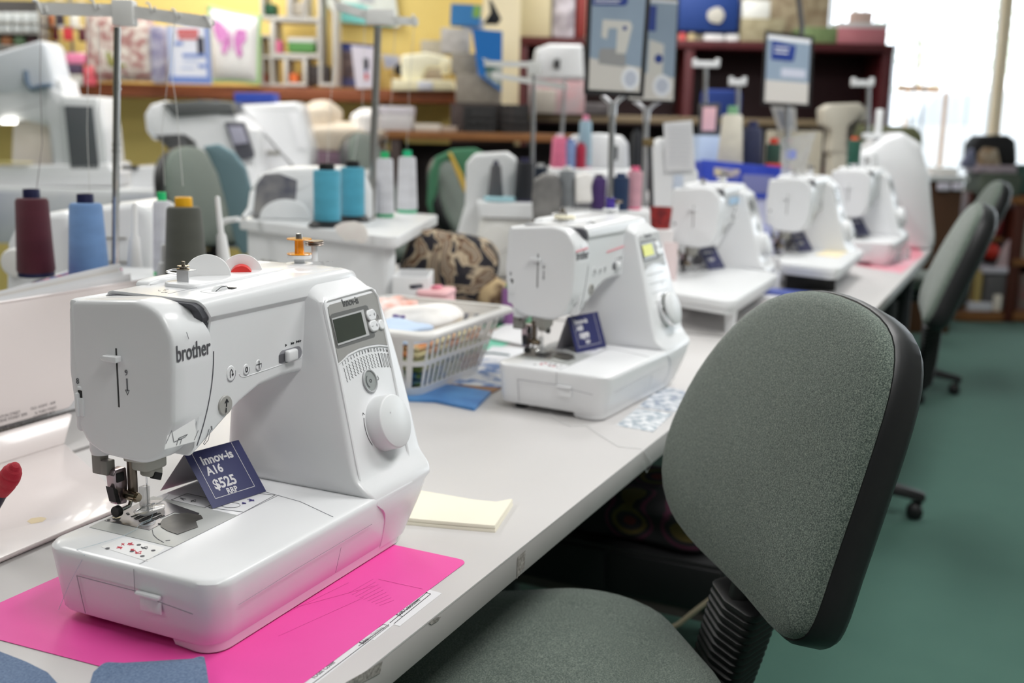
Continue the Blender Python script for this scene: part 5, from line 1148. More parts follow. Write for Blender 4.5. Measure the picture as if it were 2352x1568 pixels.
face_prism('pattern_panel', [(580, 500), (588, 425), (606, 400), (640, 398), (682, 414), (676, 500)], H2-.003, .012, GCL, S2, r=.003, label='grey patterned cloth panel')
w_ = at_h(655, ytab(655, H2-.02, z2)-1, H2-.02); g = G(); g.prism([Vector((.068*math.cos(a), .052*math.sin(a))) for a in [math.pi*k/24 for k in range(25)]], 0, .03, 'xz', r=.004); o = g.put('handwheel', WHITE2, S2); o.matrix_local = Matrix.Translation(-S2.location) @ Matrix.Translation(w_) @ Matrix.Rotation(FR, 4, 'Z')
for pts in ([(560, 500, 2.75), (575, 478, 2.78), (580, 440, 2.8)], [(548, 503, 2.6), (520, 506, 2.62), (510, 512, 2.64)]): tubep('wire_arm', pts, 2.7, .007, WHITE2, S2)
tubep('thread_pole', [(852, ytab(852, 2.9, z2)), (868, 60)], 2.9, .0095, mat('satin_metal_pole', (.38, .37, .35), .35, metal=.9), S2)
guide(S2, [((776, 14), (852, 38)), ((868, 44), (955, 50))], 2.9, 17, [(770, 10, 12), (952, 48, 12), (838, 30, 8), (908, 46, 8)], (840, 20, 905, 56))
CYAN = (84, 178, 206)
def zcone(px, y0, y1, w, *a, **k): return cone(px, y0, y1, hz(px, y1, z2), w, *a, z=z2, **k)
zcone(752, 375, 520, 62, CYAN, (20, 20, 22), 'cyan thread cone on a black ribbed foot, the nearer of the pair', GR, foot=(24, 24, 26), straight=True, flange=True)
zcone(811, 369, 508, 54, CYAN, (20, 20, 22), 'cyan thread cone on a black ribbed foot, just behind the nearer one', GR, foot=(24, 24, 26), straight=True, flange=True)
zcone(840, 388, 500, 26, (232, 230, 226), (220, 220, 216), 'white thread cone hidden behind the cyan cones', GR, straight=True)
zcone(884, 348, 498, 44, (226, 226, 232), (40, 180, 110), 'white thread cone with green tip and base, left of two', GR, foot=(20, 160, 100), top_ratio=.82)
zcone(935, 345, 488, 48, (230, 230, 236), (30, 185, 130), 'white thread cone with green tip and base, right of two', GR, foot=(20, 175, 120), top_ratio=.78)
for pts, lb in (([(752, 378, 2.75), (758, 250, 2.8), (768, 120, 2.85), (774, 30, 2.88)], 'pale thread running up from the nearer cyan cone'), ([(811, 370, 2.9), (832, 260, 2.9), (838, 40, 2.89)], 'pale thread running up from the farther cyan cone'), ([(884, 350, 3.1), (900, 220, 3.0), (908, 56, 2.9)], 'pale thread running up from the left white cone'), ([(935, 346, 3.2), (940, 200, 3.0), (951, 60, 2.9)], 'pale thread running up from the right white cone')):
    tubep('thread_strand', pts, 2.9, .0007, THR, None, lb, 'thread', n=5)
# cloud shaped cloth hanging on the deck edge, thread tray at the end
hc = hz(800, 525, z2)-.13
face_prism('cloud_cloth', [(766, 520), (790, 510), (815, 508), (838, 516), (845, 535), (842, 555), (828, 560), (812, 550), (795, 555), (782, 545), (772, 532)], hz(845, 538, z2)-.012, .004, mat('white_sequin_cloth', s2l((240, 238, 232)), .8, noise=(40, .2, s2l((236, 228, 224)))), None, r=.001, rc=.01, label='white cloud shaped cloth scrap with pale blue edge hanging from the cyan cones deck', cat='cloth')
tr = thing('waste_tray', 'white open plastic tray on the table beside the middle overlocker', 'tray', tuple(at_z(945, 700, .731)), FR)
tr.location = tuple(at_h(950, 600, 2.47))[:2]+(.73,); tr.scale = (1.1, .9, 1.2)
for nm, x, y, z, sx, sy, sz in (('tray_floor', 0, 0, .012, .075, .15, .024), ('tray_wall', 0, -.073, .07, .075, .005, .14), ('tray_wall', 0, .073, .07, .075, .005, .14), ('tray_wall', -.035, 0, .07, .005, .145, .14), ('tray_wall', .035, 0, .07, .005, .145, .14)):
    g = G(); g.box(x, y, z, sx, sy, sz, r=.002); g.put(nm, WHITE2, tr)
# --- third overlocker
H3 = 3.75; z3 = .985
p = at_h(1150, 500, H3)
S3 = thing('overlocker', 'white overlocker with one grey and two dark cones behind the patterned bag', 'overlocker', (p.x, p.y, .73), FR)
face_prism('housing', [(1052, ytab(1052, H3)), (1048, 540), (1068, 470), (1070, 375), (1088, 354), (1165, 350), (1187, 366), (1190, ytab(1190, H3, z3)), (1190, ytab(1190, H3))], H3, .18, WHITE2, S3, r=.015, rc=.015)
face_prism('cone_deck', [(1095, ytab(1095, 3.6, z3)), (1250, ytab(1250, 3.6, z3)), (1246, ytab(1246, 3.6, z3-.05)), (1100, ytab(1100, 3.6, z3-.05))], 3.6, .16, WHITE2, S3, r=.006)
face_prism('body', [(1105, ytab(1105, 3.62, z3-.05)), (1240, ytab(1240, 3.62, z3-.05)), (1232, 585), (1200, ytab(1200, 3.62)), (1075, ytab(1075, 3.62))], 3.62, .2, OFFW, S3, r=.02, rc=.03)
w_ = at_h(1140, 548, 3.61); g = G(); g.lathe([(.001, 0), (.045, .002), (.052, .008), (.052, .012)], (0, 0, 0), 28, axis='y'); o = g.put('handwheel', OFFW, S3); o.matrix_local = (Matrix.Translation(S3.location) @ Matrix.Rotation(FR, 4, 'Z')).inverted() @ Matrix.Translation(w_) @ Matrix.Rotation(FR, 4, 'Z')
tubep('thread_pole', [(1222, ytab(1222, 3.7, z3)), (1226, 160)], 3.7, .007, STEEL, S3)
guide(S3, [((1112, 146), (1214, 148)), ((1130, 172), (1300, 200))], 3.7, 12, [(1114, 142, 7), (1298, 198, 7)], (1212, 140, 1244, 172))
def z3cone(px, y0, y1, w, *a, h=3.68, **k): return cone(px, y0, y1, h, w, *a, z=z3, **k)
z3cone(1138, 345, 438, 38, (96, 96, 100), (44, 42, 70), 'dark grey thread cone standing in a pale blue foam ring', GR, top_ratio=.6, h=3.68)
z3cone(1204, 337, 438, 46, (28, 30, 38), (44, 42, 80), 'black thread cone beside the dark grey cone', GR, top_ratio=.85, h=3.68)
z3cone(1240, 344, 430, 34, (26, 44, 66), (214, 214, 214), 'dark navy thread cone with white tip behind the slim pole', GR, top_ratio=.9, h=3.74)
w_ = at_h(1148, 446, 3.66); g = G(); g.lathe([(.038, 0), (.052, .003), (.054, .010), (.050, .016), (.038, .016)], (0, 0, 0), 28); o = g.put('foam_ring', mat('pale_blue_foam', s2l((166, 208, 218)), .8)); o.location = (w_.x, w_.y, z3); tag(o, 'pale blue foam ring around the foot of the dark grey cone', 'foam ring')
cone(1172, 508, 606, 2.75, 38, (150, 98, 158), (40, 160, 110), 'purple thread cone with green tip standing left of the second machine head', GR, top_ratio=.9, z=.73)
# --- fourth overlocker, behind the second sewing machine
H4 = 3.35; z4 = .985
p = at_h(1360, 500, H4)
S4 = thing('overlocker', 'white overlocker with purple, navy and grey cones behind the second machine', 'overlocker', (p.x, p.y, .73), FR)
face_prism('base', [(1250, ytab(1250, H4, z4)), (1520, ytab(1520, H4, z4)), (1515, ytab(1515, H4)), (1255, ytab(1255, H4))], H4, .2, WHITE2, S4, r=.01)
face_prism('upper_housing', [(1300, ytab(1300, H4+.14, z4)), (1305, 420), (1330, 402), (1400, 396), (1440, 405), (1442, ytab(1442, H4+.14, z4))], H4+.1, .12, WHITE2, S4, r=.015, rc=.01)
face_prism('grey_cover', [(1228, ytab(1228, H4, .87)), (1222, 460), (1228, 415), (1250, 400), (1282, 402), (1292, 440), (1280, ytab(1280, H4, .87))], H4-.02, .1, mat('grey_cover_cloth', s2l((140, 138, 136)), .7, noise=(12, .15, s2l((96, 94, 94)))), S4, r=.012, rc=.01)
face_prism('white_wrap', [(1322, 466), (1322, 404), (1350, 396), (1364, 410), (1358, 430), (1362, 466)], H4-.01, .06, CL1, S4, r=.008, rc=.008)
def z4cone(px, y0, y1, w, *a, h=3.38, **k): return cone(px, y0, y1, h, w, *a, z=z4, **k)
z4cone(1301, 371, 470, 40, (140, 144, 148), (222, 222, 222), 'mid grey thread cone with white tip behind the second machine', GR, top_ratio=.92)
z4cone(1374, 386, 468, 34, (78, 50, 116), (70, 60, 90), 'purple thread cone left of the poster pole', GR, straight=True)
z4cone(1424, 383, 468, 40, (24, 52, 92), (24, 52, 92), 'navy blue thread cone right of the poster pole', GR, straight=True)
z4cone(1456, 371, 470, 34, (232, 176, 190), (242, 110, 150), 'pale pink thread cone with bright pink tip', GR, straight=True, h=3.43)
tubep('thread_pole', [(1497, ytab(1497, 3.42, z4)), (1492, 330)], 3.42, .008, DGREY, S4)
bxp('end_block', 1478, 318, 1502, 336, 3.41, .03, mat('brown_knob', s2l((110, 92, 56)), .5), S4)
# --- fifth, farther along: white machine with more cones
H5 = 4.7; z5 = 1.06
p = at_h(1380, 400, H5)
S5 = thing('overlocker', 'white overlocker in the distance behind the pink and blue cones', 'overlocker', (p.x, p.y, .73), FR)
face_prism('base', [(1262, ytab(1262, H5, z5)), (1470, ytab(1470, H5, z5)), (1470, ytab(1470, H5)), (1262, ytab(1262, H5))], H5-.15, .3, WHITE2, S5, r=.01)
face_prism('upper_housing', [(1296, ytab(1296, H5, z5)), (1298, 330), (1320, 310), (1380, 306), (1430, 312), (1444, 330), (1446, ytab(1446, H5, z5))], H5, .15, WHITE2, S5, r=.02, rc=.02)
bxp('dark_gap', 1408, 335, 1418, 368, H5-.012, .02, BLACK, S5)
for a_ in ((1283, 338, 402, 40, (236, 120, 156), (230, 214, 220), 'bright pink thread cone with white tip', False), (1307, 345, 398, 28, (140, 164, 214), (90, 110, 170), 'periwinkle thread cone right of the bright pink one', True), (1332, 347, 392, 24, (182, 28, 66), (150, 20, 50), 'crimson thread cone right of the periwinkle one', True), (1341, 286, 392, 32, (160, 190, 206), (230, 140, 170), 'tall pale blue thread cone with pink tip', False), (1459, 292, 372, 22, (24, 26, 32), (24, 26, 32), 'slim black thread cone in front of the white text stand', True)):
    cone(a_[0], a_[1], a_[2]+18, 4.62 if a_[0] != 1341 else 4.7, a_[3], a_[4], a_[5], a_[6], GR, top_ratio=.8, straight=a_[7], z=z5)
tubep('thin_pole', [(1286, ytab(1286, 4.9, z5)), (1298, 182)], 4.9, .008, STEEL, S5)
# ---------------------------------------------------------------- posters on stands
def poster(label, quad, h, tilt_items, pole=None, frame_m=BLACK):
    P = [at_h(x, y, h) for x, y in quad]      # tl tr br bl
    c = (P[2]+P[3])/2
    t = thing('poster_display', label, 'poster', (c.x, c.y, .73 if pole else c.z), FR)
    R3 = Matrix.Rotation(-FR, 3, 'Z'); L_ = [R3 @ (p-Vector(t.location)) for p in P]
    def uv(u, v, d=0): p = (L_[3]*(1-u)+L_[2]*u)*(1-v)+(L_[0]*(1-u)+L_[1]*u)*v; p = p.copy(); p.y = -d; return p
    g = G(); g.loft([[uv(*q) for q in ((0, 0), (1, 0), (1, 1), (0, 1))], [uv(*q, -.012) for q in ((0, 0), (1, 0), (1, 1), (0, 1))]]); g.put('frame_board', frame_m, t)
    def plate(name, q, m, d):
        g = G(); g.loft([[uv(u, v, 0) for u, v in q], [uv(u, v, d) for u, v in q]]); return g.put(name, m, t)
    for it in tilt_items: plate(*it)
    return t, uv, plate
PB1 = mat('poster_sky_grey_blue', s2l((158, 174, 192)), .35, noise=(4, .4, s2l((124, 142, 160)))); PG1 = mat('poster_ground_beige', s2l((206, 202, 196)), .35); PN = mat('poster_royal_blue', s2l((36, 60, 134)), .35); PW = mat('poster_white', s2l((226, 228, 232)), .35); PM = mat('poster_machine_ivory', s2l((204, 202, 196)), .4); PMD = mat('poster_machine_grey', s2l((150, 150, 150)), .4)
def R4(a, b, c, d): return [(a, b), (c, b), (c, d), (a, d)]
def circ(cx, cy, rx, ry, n=20): return [(cx+rx*math.cos(2*math.pi*k/n), cy+ry*math.sin(2*math.pi*k/n)) for k in range(n)]
def std(t, uv, plate, both=True):
    pass
def poster_items(badge=(.76, .16)):
    bx, by = badge
    return [('picture', R4(.075, .045, .925, .96), PB1, .0012), ('picture_floor', [(.075, .045), (.925, .045), (.925, .26), (.075, .33)], PG1, .0016), ('machine_picture', [(.22, .28), (.66, .26), (.66, .36), (.60, .38), (.60, .42), (.25, .42), (.22, .38)], PMD, .0020), ('machine_picture', [(.50, .38), (.66, .38), (.74, .62), (.70, .665), (.26, .675), (.25, .52), (.34, .50), (.36, .60), (.50, .60)], PM, .0022), ('machine_screen', R4(.59, .585, .65, .62), PN, .0026), ('badge', circ(bx, by, .155, .105), PW, .0026), ('badge_print', circ(bx, by, .10, .07), mat('badge_grey', s2l((186, 192, 206)), .4), .0030), ('text_panel', [(.09, .80), (.60, .80), (.64, .82), (.64, .955), (.09, .955)], PN, .0026), ('text_line', R4(.12, .93, .42, .95), PW, .0030), ('text_line', R4(.12, .885, .20, .905), PW, .0030), ('text_line', R4(.12, .84, .54, .848), PW, .0030), ('text_line', R4(.12, .82, .5, .828), PW, .0030)]
t, uv, pl_ = poster('large portrait poster of a sewing machine in a black frame, left of the pair', [(1350, -40), (1497, -40), (1478, 224), (1341, 216)], 3.35, poster_items(), pole=True)
def stand(t, x, y_fork, y_base, h, zb, wide=26):
    tubep('stand_pole', [(x-10, ytab(x-10, h, zb)), (x-2, y_fork+30)], h, .0095, STEEL, t)
    tubep('stand_upper_pole', [(x-2, y_fork+40), (x, y_fork+8)], h, .013, mat('pale_metal', (.62, .62, .64), .3, metal=.8), t)
    for s in (-1, 1): tubep('fork', [(x, y_fork+18), (x+s*wide*.5, y_fork+4), (x+s*wide, y_fork-6)], h, .007, mat('pale_metal', (.62, .62, .64), .3, metal=.8), t)
    a = at_h(x-10, 400, h); g = G(); g.lathe([(.07, 0), (.07, .006), (.02, .012), (.012, .02)], (0, 0, 0), 28); o = g.put('stand_base', STEEL, t); o.matrix_local = (Matrix.Translation(t.location) @ Matrix.Rotation(FR, 4, 'Z')).inverted() @ Matrix.Translation((a.x, a.y, zb))
stand(t, 1408, 226, 460, 3.37, .73)
t, uv, pl_ = poster('second portrait poster in a thin black frame behind the large one', [(1455, -10), (1560, -2), (1549, 236), (1440, 232)], 3.9, [('picture', R4(.03, .02, .97, .985), PB1, .0012), ('picture_floor', [(.03, .02), (.97, .02), (.97, .24), (.03, .30)], PG1, .0016), ('machine_picture', [(.40, .25), (.72, .25), (.72, .56), (.40, .60)], PM, .0022), ('machine_screen', circ(.62, .42, .09, .045), PN, .0026), ('badge', circ(.72, .16, .20, .11), PW, .0026), ('badge_print', circ(.72, .16, .13, .07), mat('badge_grey', s2l((186, 192, 206)), .4), .003), ('text_panel', R4(.06, .68, .52, .92), PN, .0024), ('white_strip', R4(.03, .955, .97, .985), PW, .0026)], pole=True)
stand(t, 1486, 238, 470, 3.93, .73, 30)
t, uv, pl_ = poster('small portrait poster in a dark frame in front of the maroon shelf', [(1758, 70), (1870, 84), (1862, 246), (1750, 240)], 5.3, [('picture', R4(.05, .04, .93, .95), PB1, .0015), ('picture_floor', R4(.05, .04, .93, .34), PG1, .002), ('text_panel', [(.14, .62), (.60, .62), (.64, .84), (.14, .88)], PN, .003), ('text_line', R4(.2, .78, .5, .80), PW, .004), ('text_line', R4(.2, .72, .48, .74), PW, .004), ('white_strip', R4(.05, .89, .93, .95), PW, .003), ('text_block', R4(.36, .40, .86, .52), mat('poster_pale_text', s2l((196, 200, 214)), .4), .003)], pole=True)
tubep('stand_pole', [(1812, ytab(1812, 5.32, .01)), (1808, 244)], 5.32, .012, STEEL, t)
tubep('cable_hook', [(1832, -20), (1842, 60), (1840, 80)], 5.31, .012, DGREY, t)
t.location.z = 0
for ch in kids(t): ch.location.z += .73
a = at_h(1812, 400, 5.32); g = G(); g.lathe([(.18, 0), (.18, .01), (.03, .018)], (a.x, a.y, 0), 28); tag(g.put('stand_foot', STEEL), 'round steel floor foot under the small poster', 'stand')
# white text stand
t = thing('text_stand', 'white printed notice held upright in a white acrylic stand', 'sign', tuple(at_h(1560, 400, 3.74))[:2]+(.73,), FR)
face_prism('notice', [(1524, 282), (1590, 276), (1597, 388), (1530, 392)], 3.72, .004, PAPER, t, r=.0005)
for k in range(9): bxp('text_line', 1534, 292+k*10.5-1, 1586, 294+k*10.5-1, 3.717, .001, mat('faint_text', s2l((200, 202, 208)), .6), t, r=0)
face_prism('holder', [(1500, ytab(1500, 3.74)), (1500, 330), (1524, 316), (1560, 330), (1604, 396), (1606, ytab(1606, 3.74))], 3.74, .14, WHITE2, t, r=.01, rc=.01)
bxp('window_print', 1546, 402, 1568, 440, 3.733, .004, mat('pale_blue_print', s2l((198, 208, 224)), .5), t)
# red cup
g = G(); g.lathe([(.022, 0), (.027, .001), (.032, .06), (.030, .06), (.025, .004)], (0, 0, 0), 28); o = g.put('red_cup', mat('red_fabric_pot', s2l((164, 46, 44)), .7, noise=(60, .1, s2l((110, 30, 34))))); p = at_h(1516, 528, 3.1); o.location = (p.x, p.y, .80); tag(o, 'small dark red pot between the second and third machines', 'pot')
bxp('white_box', 1500, 528, 1540, ytab(1520, 3.06), 3.05, .14, cm(226, 222, 222, .5), label='low white box carrying the dark red pot', cat='box', rest=.73)
o = bpy.data.objects['red_cup']; o.location.z = at_h(1516, 528, 3.05).z
bxp('photo_card', 1524, 556, 1556, 600, 3.0, .004, mat('red_edged_card', s2l((226, 208, 208)), .5), label='small pale pink card standing beside the third machine', cat='card', rest=.73)
# blue bin with large cones
BLUE = mat('royal_blue_plastic', s2l((32, 58, 176)), .4, noise=(14, .2, s2l((60, 84, 196))))
zb = at_h(1700, 455, 4.3).z
bn = thing('storage_bin', 'royal blue storage bin holding large thread cones', 'bin', tuple(at_h(1700, 455, 4.35))[:2]+(zb,), FR)
face_prism('front_wall', [(1610, 366), (1795, 384), (1792, 455), (1612, 455)], 4.3, .008, BLUE, bn, r=.002)
bxp('side_wall', 1610, 372, 1615, 455, 4.308, .25, BLUE, bn, r=.001, rest=zb); bxp('side_wall', 1788, 388, 1793, 455, 4.308, .25, BLUE, bn, r=.001, rest=zb); bxp('back_wall', 1612, 376, 1790, 455, 4.55, .008, BLUE, bn, r=.001, rest=zb)
bxp('bin_floor', 1612, 449, 1790, 455, 4.308, .25, BLUE, bn, r=.001, rest=zb)
face_prism('printed_label', [(1640, 384), (1700, 390), (1698, 408), (1640, 404)], 4.296, .003, mat('yellow_white_label', s2l((220, 206, 170)), .5, noise=(30, .1, s2l((120, 120, 190)))), bn, r=.0005)
face_prism('grey_label', [(1706, 400), (1780, 404), (1778, 445), (1706, 442)], 4.296, .003, mat('grey_violet_label', s2l((120, 124, 176)), .5), bn, r=.0005)
bxp('support_box', 1600, 455, 1800, ytab(1700, 4.32), 4.32, .3, mat('lavender_box', s2l((206, 208, 232)), .6), label='lavender white box under the blue bin', cat='box', rest=.73).scale = (1, 1, (zb-.73)/max(.001, (at_h(1700, 455, 4.32).z-.73)))
bxp('blue_carton', 1742, 520, 1765, ytab(1750, 3.75), 3.72, .12, mat('blue_white_carton', s2l((60, 84, 190)), .5, noise=(26, .06, s2l((214, 216, 236)))), label='narrow blue and white carton behind the fourth machine head', cat='box', rest=.73)
zf = zb+.02
cone(1672, 244, 440, 4.42, 66, (226, 220, 204), (120, 170, 130), 'large cream thread cone with green tip in the blue bin', 'large thread cones', top_ratio=.66, z=zf, foot=(70, 150, 90))
cone(1720, 279, 440, 4.45, 60, (30, 38, 74), (40, 44, 84), 'large navy thread cone in the blue bin', 'large thread cones', top_ratio=.7, z=zf)
cone(1770, 316, 440, 4.42, 34, (30, 70, 56), (214, 60, 40), 'dark green thread cone with red tip at the right of the blue bin', 'large thread cones', straight=True, z=zf, foot=(200, 40, 40))
bxp('red_strip', 1762, 376, 1798, 388, 4.36, .06, mat('red_plastic', s2l((204, 48, 44)), .5), label='red plastic strip at the right end of the blue bin', cat='strip', rest=at_h(1780, 388, 4.36).z)
t = thing('card_holder', 'dark framed pink card standing behind the blue bin', 'sign', tuple(at_h(1630, 312, 4.8))[:2]+(at_h(1630, 312, 4.8).z,), FR)
face_prism('holder', [(1607, 237), (1655, 237), (1650, 312), (1605, 310)], 4.8, .02, DGREY, t, r=.002); face_prism('card', [(1615, 246), (1646, 246), (1642, 300), (1612, 300)], 4.797, .004, mat('pink_card', s2l((222, 176, 184)), .5), t, r=.0005)
bxp('pale_blue_box', 1592, 312, 1668, ytab(1630, 4.7, .73), 4.72, .2, mat('pale_blue_carton', s2l((186, 204, 232)), .6), label='pale blue carton behind the blue bin', cat='box', rest=.73)
bpy.data.objects['card_holder'].location.z += 0
# small T shaped thread stands in the distance
for x0, y0, x1, y1, xp, ypb, h, lb in ((1594, 144, 1650, 148, 1620, 250, 5.62, 'white T shaped thread guide on a pole left of the small poster'), (1678, 186, 1712, 190, 1694, 262, 5.7, 'small white thread guide on a pole behind the cream cone'), (1960, 188, 2005, 192, 1994, 290, 5.7, 'white thread guide on a pole in front of the maroon shelf end')):
    a = at_h(xp, 300, h); t = thing('thread_guide_stand', lb, 'thread guide', (a.x, a.y, .8995), FR)
    tubep('pole', [(xp-3, ytab(xp-3, h, .905)), (xp+1, y0+6)], h, .010, STEEL, t)
    bxp('cross_bar', x0, y0-4, x1, y1+6, h-.02, .03, WHITE2, t); bxp('end_hook', x0-3, y0-10, x0+6, y0+10, h-.02, .03, WHITE2, t); bxp('end_hook', x1-6, y0-10, x1+3, y0+10, h-.02, .03, WHITE2, t)
    bxp('base', xp-22, 470, xp+22, 480, h-.05, .18, WHITE2, t, rest=.9)
# table carrying the far stands
t = table(0, 0.01, 0, 0.01, 'far pale worktable behind the blue bin', 0, frame_=False); bpy.data.objects.remove(kids(t)[0]); bpy.data.objects.remove(kids(t)[0])
a = at_h(1735, 300, 5.78); t.location = (a.x, a.y, 0); t.rotation_euler = (0, 0, FR)
g = G(); g.box(0, 0, .885, 1.45, .6, .028, r=.003); g.put('table_top', LAMINATE, t)
for sx in (-.68, .68):
    for sy in (-.26, .26): g = G(); g.box(sx, sy, .435, .04, .04, .87, r=.004); g.put('leg', mat('dark_table_leg', (.03, .03, .035), .5), t)
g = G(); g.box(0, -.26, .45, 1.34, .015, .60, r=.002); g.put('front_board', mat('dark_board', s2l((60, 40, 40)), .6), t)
# fifth and sixth machines at the end of the row
M5O, M5S = (4.40, .45, .73), 1.12
M5 = copy_tree(M1, loc=M5O, rotz=R_(-2), label='fifth white sewing machine in the row, beyond the clear sheet', scale=M5S, skip=SK)
B1 = Vector((.150, .148, ZB+.004)); B2 = B1+Vector((.075, -.03, 0)); t = price_tag(B1, B2, .085, .058, (('Innov-is', .17, .72, .22, .006),), 'navy folded price card on the bed of the fifth machine', M5O, R_(-2)); t.scale = (M5S,)*3
p = at_h(2075, 480, 4.9)
M6 = thing('sewing_machine', 'large domed white machine at the far end of the row beside the window', 'sewing machine', (p.x, p.y, .73), FR)
H6 = 4.85
face_prism('body', [(1996, ytab(1996, H6, .86)), (1992, 440), (1975, 400), (1985, 352), (2030, 318), (2075, 302), (2120, 330), (2138, 400), (2152, ytab(2152, H6, .80)), (2150, ytab(2150, H6)), (2000, ytab(2000, H6))], H6, .22, WHITE, M6, r=.03, rc=.03)
face_prism('head', [(1962, 352), (2016, 344), (2026, 420), (2020, 480), (1975, 484), (1960, 440)], H6-.10, .12, WHITE2, M6, r=.02, rc=.02)
bxp('top_post', 2010, 250, 2024, 330, H6+.06, .03, WHITE2, M6); bxp('top_bar', 1986, 306, 2030, 318, H6+.04, .05, WHITE2, M6)
bxp('badge', 2042, 488, 2062, 496, H6-.006, .01, mat('navy_badge', s2l((60, 70, 110)), .5), M6)
cone(1958, 314, 388, 4.55, 30, (20, 84, 66), (226, 96, 60), 'green thread cone with orange tip and base beside the far machines', 'large thread cones', straight=True, foot=(226, 96, 60), z=at_h(1958, 388, 4.55).z)
# clear bin, jars and pink sheets beyond the fourth machine
zt = .73
slab_px('pink_sheet', [(1950, 606), (2070, 628), (2122, 585), (2100, 560), (2000, 560)], .7302, .0006, mat('pink_white_sheet', s2l((238, 196, 208)), .4, noise=(5, .2, s2l((232, 120, 140)))), 'pink and white plastic sheet near the far end of the table', 'mat')
LAV = mat('lavender_clear_plastic', s2l((216, 208, 218)), .2, trans=.4, alpha=.9)
p = at_z(1990, 600, .732); t = thing('clear_tub', 'pale lavender clear plastic tub on the pink sheet', 'tub', (p.x+.06, p.y, .7312), FR)
for x, y, sx, sy in ((0, -.07, .17, .003), (0, .07, .17, .003), (-.085, 0, .003, .14), (.085, 0, .003, .14)): g = G(); g.box(x, y, .045, sx, sy, .088); g.put('wall', LAV, t)
g = G(); g.box(0, 0, .012, .166, .136, .022, r=.004); g.put('red_contents', mat('red_bits', s2l((190, 60, 66)), .6, noise=(60, .1, s2l((236, 210, 210)))), t)
for i, (x, y) in enumerate(((2042, 603), (2062, 600), (2082, 594))):
    p = at_z(x, y, .7312); g = G(); g.lathe([(.013, 0), (.014, .002), (.014, .038), (.010, .044), (.010, .05)], (0, 0, 0), 20); o = g.put('jar', mat('clear_jar', (.85, .88, .88), .08, trans=.6), loc=(p.x, p.y, .7312)); tag(o, ('small clear jar beside the lavender tub, nearest of three', 'small clear jar in the middle of three beside the lavender tub', 'small clear jar beside the lavender tub, farthest of three')[i], 'jar', 'jars on the pink sheet')
slab_px('yellow_sheet', [(1870, 585), (1925, 592), (1955, 575), (1915, 568)], .73+.088*M4S+.0003, .0008, mat('cream_yellow_sheet', s2l((246, 232, 196)), .5), 'cream yellow paper on the wide table of the fourth machine', 'paper')
# ---------------------------------------------------------------- far side chairs with garments
def chair_at(px, py, h, facing_deg, sc, label):
    a = at_h(px, py, h)
    c = copy_tree(CH1, loc=(a.x, a.y, 0), rotz=R_(facing_deg), label=label, scale=sc); return c
CA = chair_at(468, 450, 4.35, 284, 1.09, 'sage green office chair behind the olive cone with a grey blue garment over it')
CB = chair_at(862, 370, 5.3, 284, 1.15, 'sage green office chair in the distance behind the slim metal pole')
CD = chair_at(1062, 430, 4.9, 280, 1.07, 'office chair behind the white cones with a green garment draped over it')
CE = copy_tree(CH1, loc=tuple(at_h(2244, 500, 5.15))[:2]+(0,), rotz=PH-R_(28), label='pale sage office chair at the far end of the aisle beside the brown bookshelf')
def drape(name, pts, h, th, m, label):
    o = face_prism(name, pts, h, th, m, None, r=th*.3, rc=.02, label=label, cat='garment'); return o
drape('draped_garment', [(462, 336), (500, 330), (535, 350), (562, 384), (574, 430), (576, 560), (560, 600), (540, 560), (520, 480), (498, 400), (474, 352)], 4.12, .035, mat('grey_blue_cloth', s2l((120, 146, 154)), .85, bump=.3, bscale=120), 'grey blue garment hanging over the chair behind the olive cone')
drape('draped_garment', [(980, 470), (984, 400), (1000, 360), (1040, 342), (1090, 340), (1122, 356), (1120, 400), (1088, 440), (1060, 400), (1030, 366), (1010, 380), (1004, 430), (1006, 520), (990, 500)], 4.66, .035, mat('green_garment_cloth', s2l((70, 122, 92)), .85, bump=.3, bscale=120), 'green garment draped over the chair behind the white cones')
drape('yellow_strap', [(1028, 350), (1036, 350), (1062, 400), (1074, 440), (1066, 444), (1050, 405)], 4.62, .02, mat('mustard_tape', s2l((206, 170, 70)), .8), 'mustard yellow tape lying on the green garment')
# ---------------------------------------------------------------- embroidery machines on the left table
zT = .93
a = at_h(300, 300, 5.15)
TL = thing('work_table', 'white cloth covered table at the left carrying the large embroidery machines', 'table', (a.x, a.y, 0), FR)
g = G(); g.box(-.95, 0, zT-.02, 3.6, .9, .04, r=.006); g.put('table_top', WHITE2, TL)
g = G(); g.box(-.95, -.455, zT-.13, 3.6, .006, .22, r=.002); g.put('cloth_skirt', mat('white_quilt_cloth', s2l((216, 216, 218)), .8, noise=(3, .12, s2l((186, 190, 206))), bump=.3, bscale=60), TL)
for sx in (-2.6, -.9, .75):
    for sy in (-.38, .38): g = G(); g.box(sx, sy, (zT-.04)/2, .04, .04, zT-.04, r=.004); g.put('leg', mat('dark_table_leg', (.03, .03, .035), .5), TL)
def yt(x, h, z): return ytab(x, h, z)
H = 4.78
p = at_h(120, 430, H)
EA = thing('embroidery_machine', 'large white embroidery machine at the far left with a tall grey screen', 'sewing machine', (p.x, p.y, zT), FR)
b_ = yt(120, H, zT+.001)
face_prism('bed', [(-90, b_), (-90, b_-44), (246, b_-54), (262, b_-30), (262, b_)], H-.02, .28, WHITE, EA, r=.01, rc=.008)
face_prism('column', [(128, b_-30), (120, 400), (110, 290), (96, 274), (100, 190), (150, 218), (228, 222), (243, 300), (254, b_-30)], H, .2, WHITE, EA, r=.015, rc=.015)
face_prism('arm', [(-80, 200), (60, 190), (138, 180), (150, 226), (150, 280), (118, 292), (50, 276), (-80, 290)], H+.01, .19, WHITE, EA, r=.015, rc=.01)
